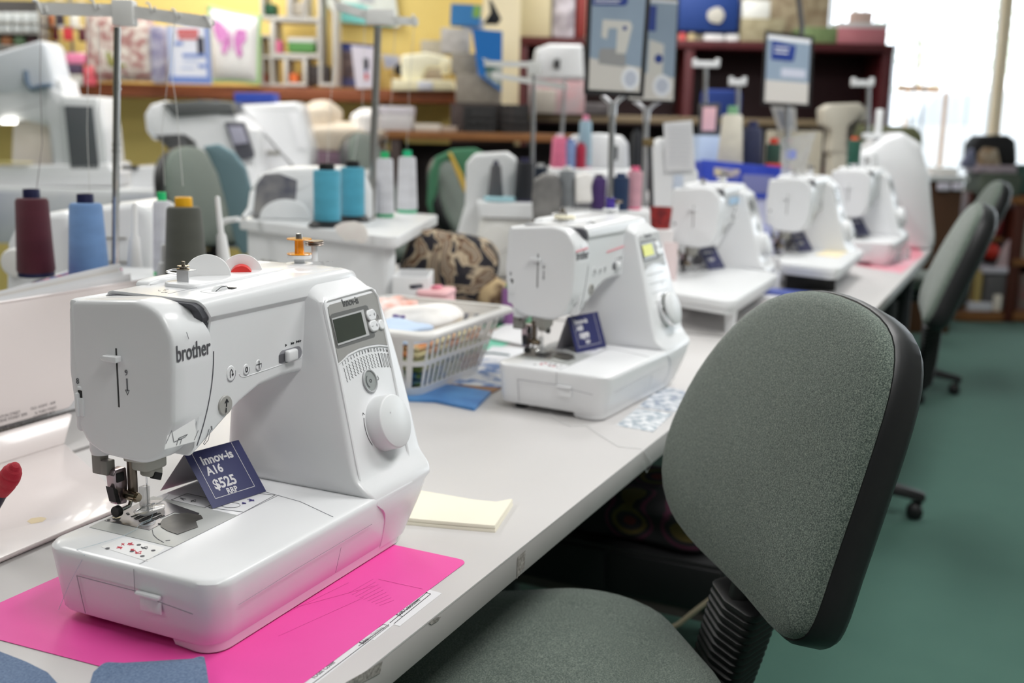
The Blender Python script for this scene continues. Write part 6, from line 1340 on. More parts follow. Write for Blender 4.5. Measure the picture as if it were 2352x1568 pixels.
face_prism('inner_wall', [(30, 280), (118, 280), (128, b_-40), (26, b_-40)], H+.13, .03, mat('cream_inner_plastic', s2l((232, 224, 216)), .5), EA, r=.004)
face_prism('screen_frame', [(140, 224), (222, 226), (238, 300), (248, 398), (152, 398)], H-.015, .02, WHITE2, EA, r=.004, rc=.006)
face_prism('screen', [(147, 242), (213, 244), (228, 388), (162, 388)], H-.02, .008, mat('dull_grey_screen', s2l((112, 108, 112)), .2, noise=(3, .3, s2l((86, 98, 100)))), EA, r=.001)
for x in (12, 30): w_ = at_h(x, 284, H-.0); g = G(); g.lathe([(.001, 0), (.015, 0), (.015, .01)], (0, 0, 0), 16); o = g.put('work_lamp', mat('lit_work_lamp', (1, .97, .9), .3, emit=6), EA); o.matrix_local = (Matrix.Translation(EA.location) @ Matrix.Rotation(FR, 4, 'Z')).inverted() @ Matrix.Translation(w_)
o = face_prism('plastic_cover', [(-120, 200), (-100, 120), (0, 118), (88, 92), (104, 100), (128, 200), (100, 214), (-120, 214)], H+.0, .20, mat('milky_plastic_cover', s2l((226, 230, 236)), .3, alpha=.92), None, r=.02, rc=.02, label='milky plastic dust cover pushed up on top of the far left machine', cat='dust cover')
tubep('cover_handle', [(58, 162), (62, 190), (72, 204), (96, 198), (118, 196)], H-.02, .011, mat('slate_blue_cord', s2l((110, 128, 150)), .6), o.parent, 'slate blue cord looped on the dust cover of the far left machine', 'cord')
slab = bxp('yellow_cloth', -10, 372, 66, 378, 4.75, .06, cm(250, 240, 170, .7), label='pale yellow cloth strip on the bed of the far left machine', cat='cloth', rest=at_h(30, b_-50, 4.78).z+.012)
H = 4.9
p = at_h(470, 400, H); b_ = yt(470, H, zT+.001)
EB = thing('embroidery_machine', 'white embroidery machine with a dark grey lid behind the sage chair', 'sewing machine', (p.x, p.y, zT), FR)
face_prism('head_and_arm', [(330, 262), (344, 240), (372, 232), (540, 262), (582, 300), (586, b_), (470, b_), (440, 330), (420, 318), (350, 322), (334, 300)], H, .22, WHITE, EB, r=.02, rc=.015)
face_prism('lid', [(370, 236), (400, 268), (540, 258), (528, 234), (470, 230)], H-.02, .2, mat('charcoal_lid', s2l((96, 98, 98)), .35), EB, r=.006, rc=.004)
face_prism('bed', [(300, b_), (300, b_-50), (580, b_-50), (586, b_)], H-.06, .30, WHITE, EB, r=.008)
face_prism('screen_frame', [(514, 280), (560, 280), (582, 350), (582, 362), (548, 370)], H-.03, .03, mat('slate_frame', s2l((88, 88, 96)), .35), EB, r=.004, rc=.006)
face_prism('screen', [(524, 290), (556, 290), (570, 328), (536, 332)], H-.036, .008, mat('pale_lcd', s2l((180, 178, 196)), .25), EB, r=.001)
bxp('bed_slot', 278, 380, 316, 390, H-.07, .02, DGREY, EB, r=.001)
H = 5.2
p = at_h(640, 400, H); b_ = yt(640, H, zT+.001)
EC = thing('embroidery_machine', 'tall white machine right of the dark lidded one, brightly lit', 'sewing machine', (p.x, p.y, zT), FR)
face_prism('body', [(540, b_), (540, 262), (548, 240), (680, 234), (692, 250), (714, 340), (714, b_)], H, .2, WHITE, EC, r=.02, rc=.01)
face_prism('side_panel', [(664, 260), (684, 258), (704, 342), (684, 342)], H-.006, .01, mat('bright_white_panel', (.9, .9, .92), .3), EC, r=.002)
bxp('name_strip', 612, 346, 642, 356, H-.006, .01, GREYP, EC, r=.001); bxp('bed', 600, b_-34, 712, b_, H-.05, .1, WHITE, EC)
bxp('blue_folder', 538, 213, 626, 234, H+.02, .16, mat('royal_blue_folder', s2l((44, 72, 168)), .5), label='royal blue folder lying on top of the tall white machine', cat='folder', rest=at_h(600, 236, H).z).rotation_euler[1] = R_(-1)
# cloth pile beside it
T9 = thing('fabric_stool', 'dark purple padded stool holding a pile of beige cloth', 'stool', tuple(at_h(785, 400, 5.86))[:2]+(0,), FR)
zp = at_h(780, 338, 5.7).z
g = G(); g.box(0, 0, zp-.12, .50, .34, .24, r=.05, seg=4); g.put('seat_pad', mat('dusty_purple_cloth', s2l((122, 98, 112)), .85, noise=(12, .2, s2l((104, 84, 100)))), T9)
for sx in (-.2, .2):
    for sy in (-.12, .12): g = G(); g.cyl((sx, sy, 0), (sx, sy, zp-.23), .018); g.put('leg', DGREY, T9)
BEI = mat('beige_cloth', s2l((226, 214, 196)), .85, noise=(9, .3, s2l((212, 198, 180))))
lump('cloth_pile', 'pile of crumpled beige cloth on the purple stool', 'cloth', tuple(at_h(770, 318, 5.82)), (.27, .13, .075), BEI, FR, n=5, amp=.25)
lump('cloth_pile', 'smaller beige cloth heap rising at the left of the stool pile', 'cloth', tuple(at_h(738, 278, 5.84)), (.11, .09, .085), BEI, FR, n=5, amp=.25)
lump('cloth_bundle', 'white cloth bundle on the right end of the beige pile', 'cloth', tuple(at_h(840, 285, 5.8)), (.075, .08, .065), CL1, FR, n=5, amp=.2)
# ---------------------------------------------------------------- wooden wall shelf along the yellow wall
HS = 6.2
def zpx(x, y, h): return at_h(x, y, h).z
zs = zpx(600, 199, HS)
a0 = at_h(100, 300, HS); a1 = at_h(1058, 300, HS); cen = (a0+a1)/2; wS = (a1-a0).length
SH = thing('wall_shelf', 'long brown wooden shelf fixed to the yellow wall at the left', 'shelf', (cen.x, cen.y, zs-.07), FR)
g = G(); g.box(-.45, .2, .035, wS+.9, .4, .07, r=.004); g.put('shelf_board', WOOD, SH)
for x in (-1.2, -.3, .7, 1.3):
    g = G(); g.box(x, .39, -.12, .03, .02, .24, r=.002); g.prism([(.39, -.22), (.41, -.22), (.06, -.004), (.03, -.004)], x-.012, x+.012, 'yz'); g.put('bracket', mat('grey_bracket', s2l((150, 148, 140)), .5), SH)
zs += .0005
def shelf_box(name, x0, y0, x1, h, d, m, label, cat, r=.004, y1=199, group=None): return bxp(name, x0, y0, x1, y1, h, d, m, None, r, label, cat, group, rest=zs)
# haberdashery racks at the far left
rk = thing('haberdashery_rack', 'grey wire rack of small white packets above the far left machine', 'rack', tuple(at_h(20, 199, HS))[:2]+(zs,), FR)
for i, y in enumerate((28, 50)):
    bxp('rack_shelf', -90, y+22, 98, y+27, HS-.05, .25, GREYP, rk)
    for k in range(8): bxp('white_packet', -80+k*22, y, -62+k*22, y+21, HS-.04, .05, mat('white_packet', s2l((226, 230, 230)), .4), rk, r=.003)
bxp('rack_back', -90, 0, 98, 196, HS+.18, .02, cm(70, 66, 64), rk)
for x in (-88, 96): bxp('rack_side', x, 10, x+4, 198, HS-.05, .25, GREYP, rk, rest=zs)
for k, (c_) in enumerate(((92, 60, 66), (120, 150, 130), (150, 100, 66), (96, 120, 92), (64, 40, 44))):
    bxp('fabric_roll', -60+k*30, 82, -34+k*30, 104, HS-.03, .2, cm(*c_), rk, r=.02)
bxp('lower_shelf', -90, 104, 98, 110, HS-.05, .25, GREYP, rk)
rd = thing('rotating_display', 'round wire display of coloured haberdashery on the wall shelf', 'display', tuple(at_h(152, 199, HS))[:2]+(zs,), FR)
g = G()
for z_ in (.02, .16, .30, .44): g.tube([(.115*math.cos(2*math.pi*k/24), .12+.115*math.sin(2*math.pi*k/24), z_) for k in range(24)], .004, 6, closed=True)
stuff(g.put('wire_hoops', STEEL, rd)); g = G(); g.cyl((0, .12, 0), (0, .12, .55), .01); g.lathe([(.10, 0), (.10, .01), (.02, .015)], (0, .12, 0), 24); g.put('display_post', STEEL, rd)
for k, c_ in enumerate(((240, 200, 60), (230, 120, 60), (110, 40, 50), (60, 50, 60), (210, 60, 70), (230, 230, 220), (90, 40, 60), (240, 220, 120))):
    g = G(); an = -2.9+k*.38; g.box(.105*math.cos(an), .12+.105*math.sin(an), .33 if k % 2 else .26, .05, .012, .07, r=.003, rot=(0, 0, an+math.pi/2)); g.put('hanging_packet', cm(*c_), rd)
for i, (x0, y0, x1, y1, c_) in enumerate(((114, 130, 146, 150, (236, 150, 180)), (148, 120, 190, 148, (240, 140, 180)), (122, 152, 150, 168, (60, 66, 70)), (152, 150, 188, 170, (80, 70, 90)))):
    pass
st = thing('packet_stack', 'stack of pink and dark haberdashery packets on the wall shelf', 'packets', tuple(at_h(150, 199, 6.1))[:2]+(zs,), FR)
for (x0, y0, x1, y1, c_) in ((118, 128, 150, 148, (238, 160, 186)), (152, 122, 192, 146, (242, 140, 178)), (120, 149, 150, 170, (70, 84, 84)), (152, 147, 188, 170, (90, 72, 96)), (116, 171, 190, 196, (200, 196, 190)), (192, 152, 214, 176, (232, 110, 120)), (194, 177, 218, 197, (214, 90, 104))):
    bxp('packet', x0, y0, x1, y1, 6.1, .05, cm(*c_), st, r=.006)
# cushions
def cushion(name, px, h, th, m, label, edge=None, parent=None):
    P = [at_h(x, y, h) for x, y in px]; c = sum(P, Vector())/4; t = thing(name, label, 'cushion', (c.x, c.y, c.z), FR)
    L_ = [Vector(((p-c).dot(hr), p.z-c.z)) for p in P]
    def f(u, v, s):
        q = L_[3]*(1-u)*(1-v)+L_[2]*u*(1-v)+L_[0]*(1-u)*v+L_[1]*u*v
        k = (1-(2*u-1)**4)*(1-(2*v-1)**4); pin = 1-.045*((2*u-1)**2*(1-(2*v-1)**2)*0+(2*v-1)**2*(1-(2*u-1)**2)+(2*u-1)**2*(1-(2*v-1)**2))
        return (q.x*pin, s*th/2*k**.6, q.y*pin)
    for s, nm in ((-1, 'front_cover'), (1, 'back_cover')):
        g = G(); g.sheet(lambda u, v: f(u, v, s), 16, 16); g.put(nm, m, t, angle=90)
    if edge:
        g = G(); n_ = 14; loop = [f(i/n_, 0, 0) for i in range(n_)]+[f(1, i/n_, 0) for i in range(n_)]+[f(1-i/n_, 1, 0) for i in range(n_)]+[f(0, 1-i/n_, 0) for i in range(n_)]
        g.tube(loop, .012, 6, closed=True); g.put('edge_piping', edge, t)
    return t, f
WHC = mat('white_cushion_cotton', s2l((236, 234, 232)), .85, bump=.2, bscale=80)
t, f = cushion('cushion', [(478, 14), (598, 38), (594, 192), (485, 186)], 6.16, .12, WHC, 'white cushion with a magenta butterfly and green edge', mat('pale_green_piping', s2l((166, 206, 140)), .8))
MG = mat('magenta_applique', s2l((204, 112, 186)), .85, noise=(50, .1, s2l((226, 160, 210))))
for wing, nm in (([(.30, .80), (.16, .84), (.12, .72), (.24, .52), (.34, .56), (.45, .62), (.42, .70)], 'butterfly_wing'), ([(.34, .56), (.28, .44), (.36, .36), (.44, .48), (.46, .60)], 'butterfly_wing'), ([(.54, .62), (.62, .76), (.78, .76), (.80, .64), (.70, .52), (.60, .54)], 'butterfly_wing'), ([(.55, .60), (.58, .42), (.66, .34), (.72, .42), (.68, .52)], 'butterfly_wing'), ([(.46, .68), (.485, .70), (.51, .46), (.48, .44)], 'butterfly_body')):
    g = G(); a_ = [Vector(f(u, v, -1)) for u, v in wing]; g.loft([[p+Vector((0, -.0015, 0)) for p in a_], [p+Vector((0, -.006, 0)) for p in a_]]); g.put(nm, MG, t)
FLO = mat('floral_cotton', s2l((222, 214, 204)), .85, noise=(22, .09, s2l((170, 120, 116))))
t, f = cushion('cushion', [(192, 18), (352, 30), (372, 190), (196, 190)], 6.16, .12, FLO, 'floral cushion with olive green bands on the wall shelf', None)
OLV = mat('olive_band', s2l((142, 142, 70)), .85)
for q in ([(.16, .98), (.22, .98), (.44, .25), (.38, .22)], [(.42, .25), (.98, .25), (.98, .21), (.42, .21)]):
    g = G(); a_ = [Vector(f(u, v, -1)) for u, v in q]; g.loft([[p+Vector((0, -.004, 0)) for p in a_], [p+Vector((0, -.012, 0)) for p in a_]]); g.put('olive_band', OLV, t)
g = G(); a_ = [Vector(f(u, v, -1)) for u, v in ((.46, .28), (.96, .28), (.86, .96), (.3, .96))]; g.loft([[p+Vector((0, -.003, 0)) for p in a_], [p+Vector((0, -.006, 0)) for p in a_]]); g.put('white_panel', WHC, t)
shelf_box('lilac_bag', 346, 58, 382, 6.08, .08, mat('lilac_grey_cloth', s2l((182, 178, 194)), .8, noise=(14, .1, s2l((120, 116, 150)))), 'lilac grey cloth bag between the floral cushion and the blue leaflet', 'bag', r=.02)
def card(name, quad, h, th, items, label, cat, base=None, rest=True):
    P = [at_h(x, y, h) for x, y in quad]; c = (P[2]+P[3])/2; z0 = zs if rest is True else (rest if rest else c.z)
    t = thing(name, label, cat, (c.x, c.y, z0), FR); L_ = [Vector(((p-c).dot(hr), 0, max(0, p.z-z0))) for p in P]
    def uv(u, v, d=0): p = (L_[3]*(1-u)+L_[2]*u)*(1-v)+(L_[0]*(1-u)+L_[1]*u)*v; return (p.x, -d, p.z)
    g = G(); g.loft([[uv(*q, -th) for q in ((0, 0), (1, 0), (1, 1), (0, 1))], [uv(*q) for q in ((0, 0), (1, 0), (1, 1), (0, 1))]]); g.put('board', base or PAPER, t)
    for nm, q, m, d in items: g = G(); g.loft([[uv(u, v, 0) for u, v in q], [uv(u, v, d) for u, v in q]]); g.put(nm, m, t)
    return t
LB = mat('leaflet_blue', s2l((116, 140, 200)), .5); LB2 = mat('leaflet_pale_blue', s2l((184, 196, 226)), .5); RD = mat('leaflet_red', s2l((206, 96, 96)), .5); DKP = mat('leaflet_dark', s2l((60, 60, 72)), .5)
card('leaflet', [(383, 58), (480, 58), (487, 200), (390, 200)], 6.02, .012, [('blue_band', R4(0, 0, 1, .13), LB, .002), ('blue_band', R4(0, .13, .12, 1), LB2, .002), ('blue_band', R4(.9, .13, 1, 1), LB, .002), ('red_heading', R4(.24, .84, .74, .93), RD, .002), ('red_heading', R4(.26, .76, .72, .82), RD, .002), ('picture', R4(.70, .50, .86, .80), DKP, .002), ('text_line', R4(.16, .66, .36, .72), LB, .002), ('text_line', R4(.34, .46, .88, .52), LB, .002), ('text_line', R4(.36, .38, .7, .41), LB2, .002), ('text_line', R4(.3, .26, .6, .29), LB2, .002), ('text_line', R4(.7, .28, .88, .34), LB, .002)], 'blue and white leaflet with a red heading standing on the wall shelf', 'leaflet', cm(222, 224, 234))
# white cube shelving
WS = thing('cube_shelf', 'white cube shelving of offset square frames on the wooden shelf', 'shelf', tuple(at_h(690, 199, 6.2))[:2]+(zs,), FR)
WSM = mat('white_shelf_board', s2l((216, 212, 206)), .5)
def frame_px(x0, y0, x1, y1, w=6, d=.22, h=6.22):
    rest = None
    for a_ in ((x0, y0, x1, y0+w), (x0, y1-w, x1, y1), (x0, y0+w, x0+w, y1-w), (x1-w, y0+w, x1, y1-w)): bxp('board', *a_, h, d, WSM, WS, r=.001)
frame_px(622, 40, 738, 132, 9); frame_px(598, -80, 666, 44, 7); frame_px(664, -80, 702, 44, 7); frame_px(596, 80, 626, 198, 5); frame_px(652, 128, 704, 198, 8); frame_px(598, 128, 660, 198, 6); frame_px(732, -20, 772, 198, 7, .20)
for nm, x0, y0, x1, y1, c_, lb, ct in (('green_tape_box', 661, 96, 722, 120, (94, 152, 84), 'green and white tape box in the white cube shelf', 'box'), ('pink_packet', 630, 92, 646, 121, (238, 120, 160), 'pink packet in the white cube shelf', 'packet'), ('orange_spool', 664, 168, 684, 190, (238, 120, 60), 'orange spool at the foot of the white cube shelf', 'spool'), ('red_packet', 598, 166, 608, 190, (190, 60, 56), 'red packet at the left foot of the white cube shelf', 'packet'), ('dark_basket', 706, 150, 756, 196, (70, 62, 60), 'dark basket between the white shelf frames', 'basket'), ('green_pot', 606, 8, 632, 34, (40, 90, 60), 'dark green potted plant in the top left cube', 'plant'), ('cream_tin', 672, 4, 694, 34, (206, 196, 180), 'cream tin in the top cube', 'tin')):
    bxp(nm, x0, y0, x1, y1, 6.25, .1, cm(*c_), None, .008, lb, ct)
bxp('white_tray', 660, 86, 724, 97, 6.25, .1, cm(226, 224, 220), None, .003, 'shallow white tray on the green tape box', 'tray')
# wall posters and cards
card('wall_poster', [(700, -60), (900, -60), (918, 66), (778, 50)], 6.56, .02, [('teal_wave', [(.05, 0), (.9, 0), (.82, .22), (.5, .40), (.12, .42)], mat('teal_print', s2l((120, 200, 196)), .5), .004), ('green_mark', R4(.26, .6, .38, .72), mat('lime_print', s2l((176, 206, 80)), .5), .004), ('grey_block', R4(.5, .45, .7, .9), mat('pale_grey_print', s2l((186, 190, 198)), .5), .004)], 'pale teal poster fixed high on the yellow wall', 'poster', cm(226, 232, 226), rest=at_h(800, 60, 6.56).z)
card('magazine', [(772, 96), (862, 104), (862, 199), (772, 199)], 6.45, .012, [('cover_picture', R4(.06, .2, .60, .80), mat('brown_photo', s2l((150, 130, 126)), .5, noise=(18, .2, s2l((60, 56, 70)))), .003), ('title_bar', R4(0, .86, 1, 1), mat('indigo_print', s2l((60, 76, 150)), .5), .003)], 'dark covered magazine leaning on the wall above the wooden shelf', 'magazine', cm(96, 100, 150))
card('white_card', [(806, 104), (860, 110), (862, 202), (818, 204)], 6.18, .01, [('figure', R4(.48, .46, .72, .72), DKP, .003), ('figure', R4(.50, .20, .66, .36), mat('red_print_small', s2l((206, 70, 76)), .5), .003), ('figure', R4(.5, .36, .6, .46), cm(130, 140, 180), .003)], 'white card with a small black and red figure on the wooden shelf', 'card', cm(220, 214, 226))
card('grey_card', [(876, 124), (918, 128), (918, 156), (884, 160)], 6.5, .01, [('print', R4(.15, .2, .85, .8), cm(176, 184, 206), .002)], 'small grey card pinned on the yellow wall', 'card', cm(206, 206, 210), rest=at_h(900, 158, 6.5).z)
# cream vintage sewing machine
VS = thing('vintage_sewing_machine', 'cream vintage sewing machine standing on the wooden shelf', 'sewing machine', tuple(at_h(970, 199, 6.12))[:2]+(zs,), FR)
CRM = mat('cream_enamel', s2l((238, 230, 196)), .3)
face_prism('base', [(898, 208), (900, 182), (1040, 184), (1046, 208)], 6.14, .18, CRM, VS, r=.01)
face_prism('arm', [(922, 184), (920, 126), (980, 120), (1034, 132), (1034, 156), (980, 156), (968, 184)], 6.19, .08, mat('pale_cream_enamel', s2l((246, 242, 216)), .3), VS, r=.015, rc=.02)
bxp('head', 1012, 140, 1032, 172, 6.18, .07, CRM, VS, r=.01); bxp('white_label', 960, 186, 994, 206, 6.132, .008, cm(214, 216, 226), VS)
w_ = at_h(916, 160, 6.22); g = G(); g.lathe([(.001, 0), (.03, 0), (.034, .006), (.03, .014)], (0, 0, 0), 24, axis='x'); o = g.put('handwheel', BLACK, VS); o.matrix_local = (Matrix.Translation(VS.location) @ Matrix.Rotation(FR, 4, 'Z')).inverted() @ Matrix.Translation(w_)
for ch in kids(VS): pass
# boxes by the pillar
zb0 = zpx(1100, 238, 5.9)
BX_ = [('storage_box', 1046, 170, 1150, 240, 5.88, .24, (150, 142, 130), 'large grey brown patterned box at the end of the wooden shelf, bottom of the stack'), ('storage_box', 1036, 122, 1096, 170, 5.9, .2, (158, 150, 138), 'grey brown box in the middle of the stack by the pillar'), ('storage_box', 1012, 64, 1078, 122, 5.92, .16, (206, 200, 194), 'pale box with teal dots at the top of the stack by the pillar'), ('storage_box', 966, 92, 1014, 124, 6.1, .16, (186, 178, 160), 'beige box to the left of the teal dotted box')]
bench = thing('side_cabinet', 'dark cabinet under the boxes beside the cream pillar', 'cabinet', tuple(at_h(1108, 300, 5.84))[:2]+(0,), FR)
g = G(); g.box(0, .16, zb0/2-.001, .34, .30, zb0-.004, r=.004); g.put('body', mat('dark_wood_board', s2l((64, 50, 46)), .6), bench)
g = G(); g.box(0, .004, zb0*.6, .28, .008, zb0*.5, r=.002); g.put('door', mat('dark_wood_door', s2l((74, 58, 52)), .6), bench)
prev = zb0
for nm, x0, y0, x1, y1, h, d, c_, lb in BX_[:3]:
    o = bxp(nm, x0, y0, x1, y1, h, d, mat('box_%d_%d' % (x0, y0), s2l(c_), .6, noise=(22, .12, s2l(tuple(int(v*.9) for v in c_)))), None, .006, lb, 'box', rest=prev); prev = at_h((x0+x1)/2, y0, h).z
nm, x0, y0, x1, y1, h, d, c_, lb = BX_[3]; bxp('storage_box', x0, y0, x1, 184, h+.32, d*.8, cm(*c_), None, .006, lb, 'box', rest=zs)
card('blue_poster_board', [(1084, 66), (1154, 72), (1152, 215), (1098, 170)], 5.84, .012, [('picture', [(.34, .06), (.98, .06), (.98, .44), (.34, .44)], mat('green_photo', s2l((60, 100, 90)), .5, noise=(12, .1, s2l((186, 190, 186)))), .004)], 'bright blue printed board leaning on the boxes by the pillar', 'board', mat('azure_board', s2l((20, 108, 184)), .45), rest=zpx(1120, 210, 5.84))
card('blue_carton', [(1036, 8), (1106, 12), (1100, 60), (1034, 56)], 5.95, .12, [('green_patch', R4(.74, .4, 1, .95), mat('leaf_green', s2l((136, 180, 90)), .5), .004)], 'blue printed carton on top of the teal dotted box', 'box', mat('azure_carton', s2l((60, 130, 190)), .5), rest=prev)
card('white_notice', [(1062, 38), (1108, 40), (1112, 76), (1062, 72)], 5.98, .006, [], 'white notice below the blue carton', 'sign', cm(206, 210, 222), rest=zpx(1088, 74, 5.98))
g = G(); g.prism([(-.05, 0), (.03, .0), (.05, .03), (.0, .12), (-.02, .14), (-.01, .06)], 0, .02, 'xz', r=.004); p = at_h(1130, 56, 6.1); o = g.put('black_clamp', BLACK, loc=(p.x, p.y, p.z), rotz=FR); tag(o, 'small black clamp fixed to the cream pillar', 'clamp')
# lower brown bench with crates and papers
zb1 = zpx(1100, 304, 5.6)
LB_ = thing('lower_bench', 'brown wooden bench under the wall shelf with papers and black crates', 'bench', tuple(at_h(1100, 304, 5.55))[:2]+(0,), FR)
g = G(); g.box(.05, .13, zb1-.02, 1.05, .26, .04, r=.004); g.put('bench_top', WOOD2, LB_)
for sx in (-.42, .54): g = G(); g.box(sx, .13, (zb1-.04)/2, .05, .24, zb1-.042, r=.004); g.put('leg_panel', mat('dark_wood_board', s2l((64, 50, 46)), .6), LB_)
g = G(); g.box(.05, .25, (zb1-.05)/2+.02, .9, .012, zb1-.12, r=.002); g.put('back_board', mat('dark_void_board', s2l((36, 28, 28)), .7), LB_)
def crate(x0, y0, x1, h, d, label, rest, c_=(44, 42, 42)):
    t = thing('black_crate', label, 'crate', tuple(at_h((x0+x1)/2, 300, h))[:2]+(rest,), FR, 'black plastic crates')
    w = (at_h(x1, 300, h)-at_h(x0, 300, h)).length; H_ = at_h(x0, y0, h).z-rest; m_ = cm(*c_)
    for nm, bx_ in (('crate_floor', (0, d/2, .004, w, d, .008)), ('crate_end', (-w/2+.004, d/2, H_/2, .008, d, H_)), ('crate_end', (w/2-.004, d/2, H_/2, .008, d, H_)), ('crate_back', (0, d-.004, H_/2, w, .008, H_))): g = G(); g.box(*bx_, r=.001); g.put(nm, m_, t)
    for k in range(4): g = G(); g.box(0, .004, H_*(k+.5)/4, w, .008, H_*.15, r=.001); g.put('crate_rail', m_, t)
    for k in range(5): g = G(); g.box(-w/2+.01+(w-.02)*k/4, .003, H_/2, .012, .006, H_, r=.001); g.put('crate_post', m_, t)
    return t
crate(1064, 240, 1140, 5.56, .22, 'black slatted crate on the brown bench, left of two', zb1+.0005)
crate(1146, 238, 1215, 5.62, .24, 'black slatted crate on the brown bench, right of two', zb1+.0005)
for i, (x0, y0, x1, y1, c_, lb) in enumerate(((872, 262, 944, 304, (206, 200, 200), 'stack of white papers hanging at the left of the brown bench'), (870, 244, 946, 262, (214, 206, 212), 'loose white sheets on top of the paper stack'))):
    bxp('paper_stack', x0, y0, x1, y1, 5.57, .2, cm(*c_), None, .004, lb, 'paper', rest=zb1+.0005 if i == 0 else zpx(908, 262, 5.57)+.0005)
for i, (x0, x1, y0) in enumerate(((950, 1010, 284), (1012, 1050, 290))): bxp('magazine_pile', x0, y0, x1, 304, 5.6, .16, cm(176, 160, 146) if i else cm(206, 198, 186), None, .003, ('low pile of pale magazines on the brown bench, left one', 'low pile of brown magazines on the brown bench, right one')[i], 'magazines', rest=zb1+.0005)
# ---------------------------------------------------------------- maroon shelving unit
HR = 7.2
zt_ = zpx(1600, 93, HR)
u0 = at_h(1186, 300, HR); u1 = at_h(2036, 300, HR); uc = (u0+u1)/2; uw = (u1-u0).length
RS = thing('maroon_shelving', 'long maroon shelving unit in front of the window wall', 'shelving', (uc.x, uc.y, 0), FR)
def rsb(nm, cx_, cy_, cz_, sx, sy, sz, m): g = G(); g.box(cx_, cy_, cz_, sx, sy, sz, r=.003); return g.put(nm, m, RS)
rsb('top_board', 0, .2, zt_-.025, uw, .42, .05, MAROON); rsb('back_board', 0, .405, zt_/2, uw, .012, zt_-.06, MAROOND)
for k, fx_ in enumerate((-.5, -.042, .5)): rsb('upright', fx_*(uw-.06), .2, (zt_-.05)/2, .06, .40, zt_-.052, MAROON)
for z_ in (.12, .62, zpx(1600, 388, HR)): rsb('shelf_board', 0, .19, z_, uw-.12, .36, .035, MAROON)
zt_ += .0005
def topbox(nm, x0, y0, x1, c_, label, cat='box', h=HR+.03, d=.28, r=.006, nz=None, rest=None):
    return bxp(nm, x0, y0, x1, 100, h, d, mat('tb_%d_%d' % (x0, y0), s2l(c_), .6, noise=nz), None, r, label, cat, rest=zt_ if rest is None else rest)
topbox('cream_suitcase', 1192, -40, 1262, (206, 194, 160), 'cream case on the left end of the maroon shelving top', 'case')
topbox('printed_bag', 1268, -40, 1318, (206, 200, 210), 'white printed bag with a dark motif on the maroon shelving top', 'bag', nz=(8, .12, s2l((120, 110, 120))))
topbox('red_cloth_roll', 1320, -40, 1345, (130, 46, 44), 'red cloth bag partly behind the large poster', 'bag', r=.03)
bb = bxp('blue_bag', 1556, -40, 1696, 74, HR+.02, .25, mat('cobalt_bag_cloth', s2l((26, 58, 124)), .6), None, .02, 'cobalt blue bag with a white emblem on the maroon shelving', 'bag', rest=zpx(1626, 78, HR+.02))
bb.location.z = zt_+.055; 
for nm, x0, x1, c_, lb in (('button_tin', 1558, 1576, (206, 90, 90), 'small coral round tin under the blue bag'), ('button_tin', 1578, 1598, (196, 180, 140), 'small gold round tin under the blue bag')):
    a = at_h((x0+x1)/2, 90, HR+.06); g = G(); g.lathe([(.001, 0), (.026, 0), (.026, .05), (.001, .05)], (0, 0, 0), 20); o = g.put(nm, cm(*c_), loc=(a.x, a.y, zt_)); tag(o, lb, 'tin')
for x0, x1, lb in ((1616, 1664, 'white oval case under the blue bag, left one'), (1666, 1698, 'white oval case under the blue bag, right one')):
    bxp('white_case', x0, 77, x1, 98, HR+.04, .1, cm(250, 250, 250, .3), None, .02, lb, 'case', rest=zt_)
emb = lump('bag_emblem', 'pale round emblem badge on the front of the cobalt blue bag', 'badge', tuple(at_h(1645, 36, HR+.012)), (.05, .006, .05), cm(190, 186, 176, .7), FR)
topbox('beige_basket', 1700, 42, 1800, (176, 166, 136), 'beige patterned fabric box on the maroon shelving top, lower one', nz=(14, .12, s2l((150, 140, 110))))
zq = zpx(1750, 42, HR+.03)
bxp('white_carton', 1704, 0, 1768, 42, HR+.04, .2, cm(246, 246, 240), None, .006, 'bright white carton stacked on the beige patterned box', 'box', rest=zq)
bxp('brown_basket', 1770, -30, 1900, 60, HR+.3, .2, mat('tan_basket', s2l((196, 180, 150)), .7, noise=(12, .15, s2l((150, 130, 104)))), None, .01, 'tan woven box behind the beige one on the maroon shelving top', 'box', rest=zt_)
topbox('green_box', 1836, 62, 1922, (140, 160, 110), 'green patterned box on the maroon shelving top', h=HR-.0, d=.24, nz=(10, .2, s2l((116, 136, 90))))
topbox('pink_box_large', 1922, 64, 2036, (206, 132, 140), 'rose pink patterned box at the right end of the maroon shelving top', h=HR-.0, d=.3, nz=(6, .2, s2l((190, 110, 122))))
bxp('striped_tray', 1926, 52, 2040, 64, HR+.02, .2, cm(214, 214, 214), None, .003, 'pale grey tray lying on the rose pink box', 'tray', rest=zpx(1979, 64, HR))
bxp('small_carton', 1958, 26, 2004, 52, HR+.04, .1, cm(214, 186, 176), None, .003, 'small peach and violet carton on the pale grey tray', 'box', rest=zpx(1983, 52, HR+.02))
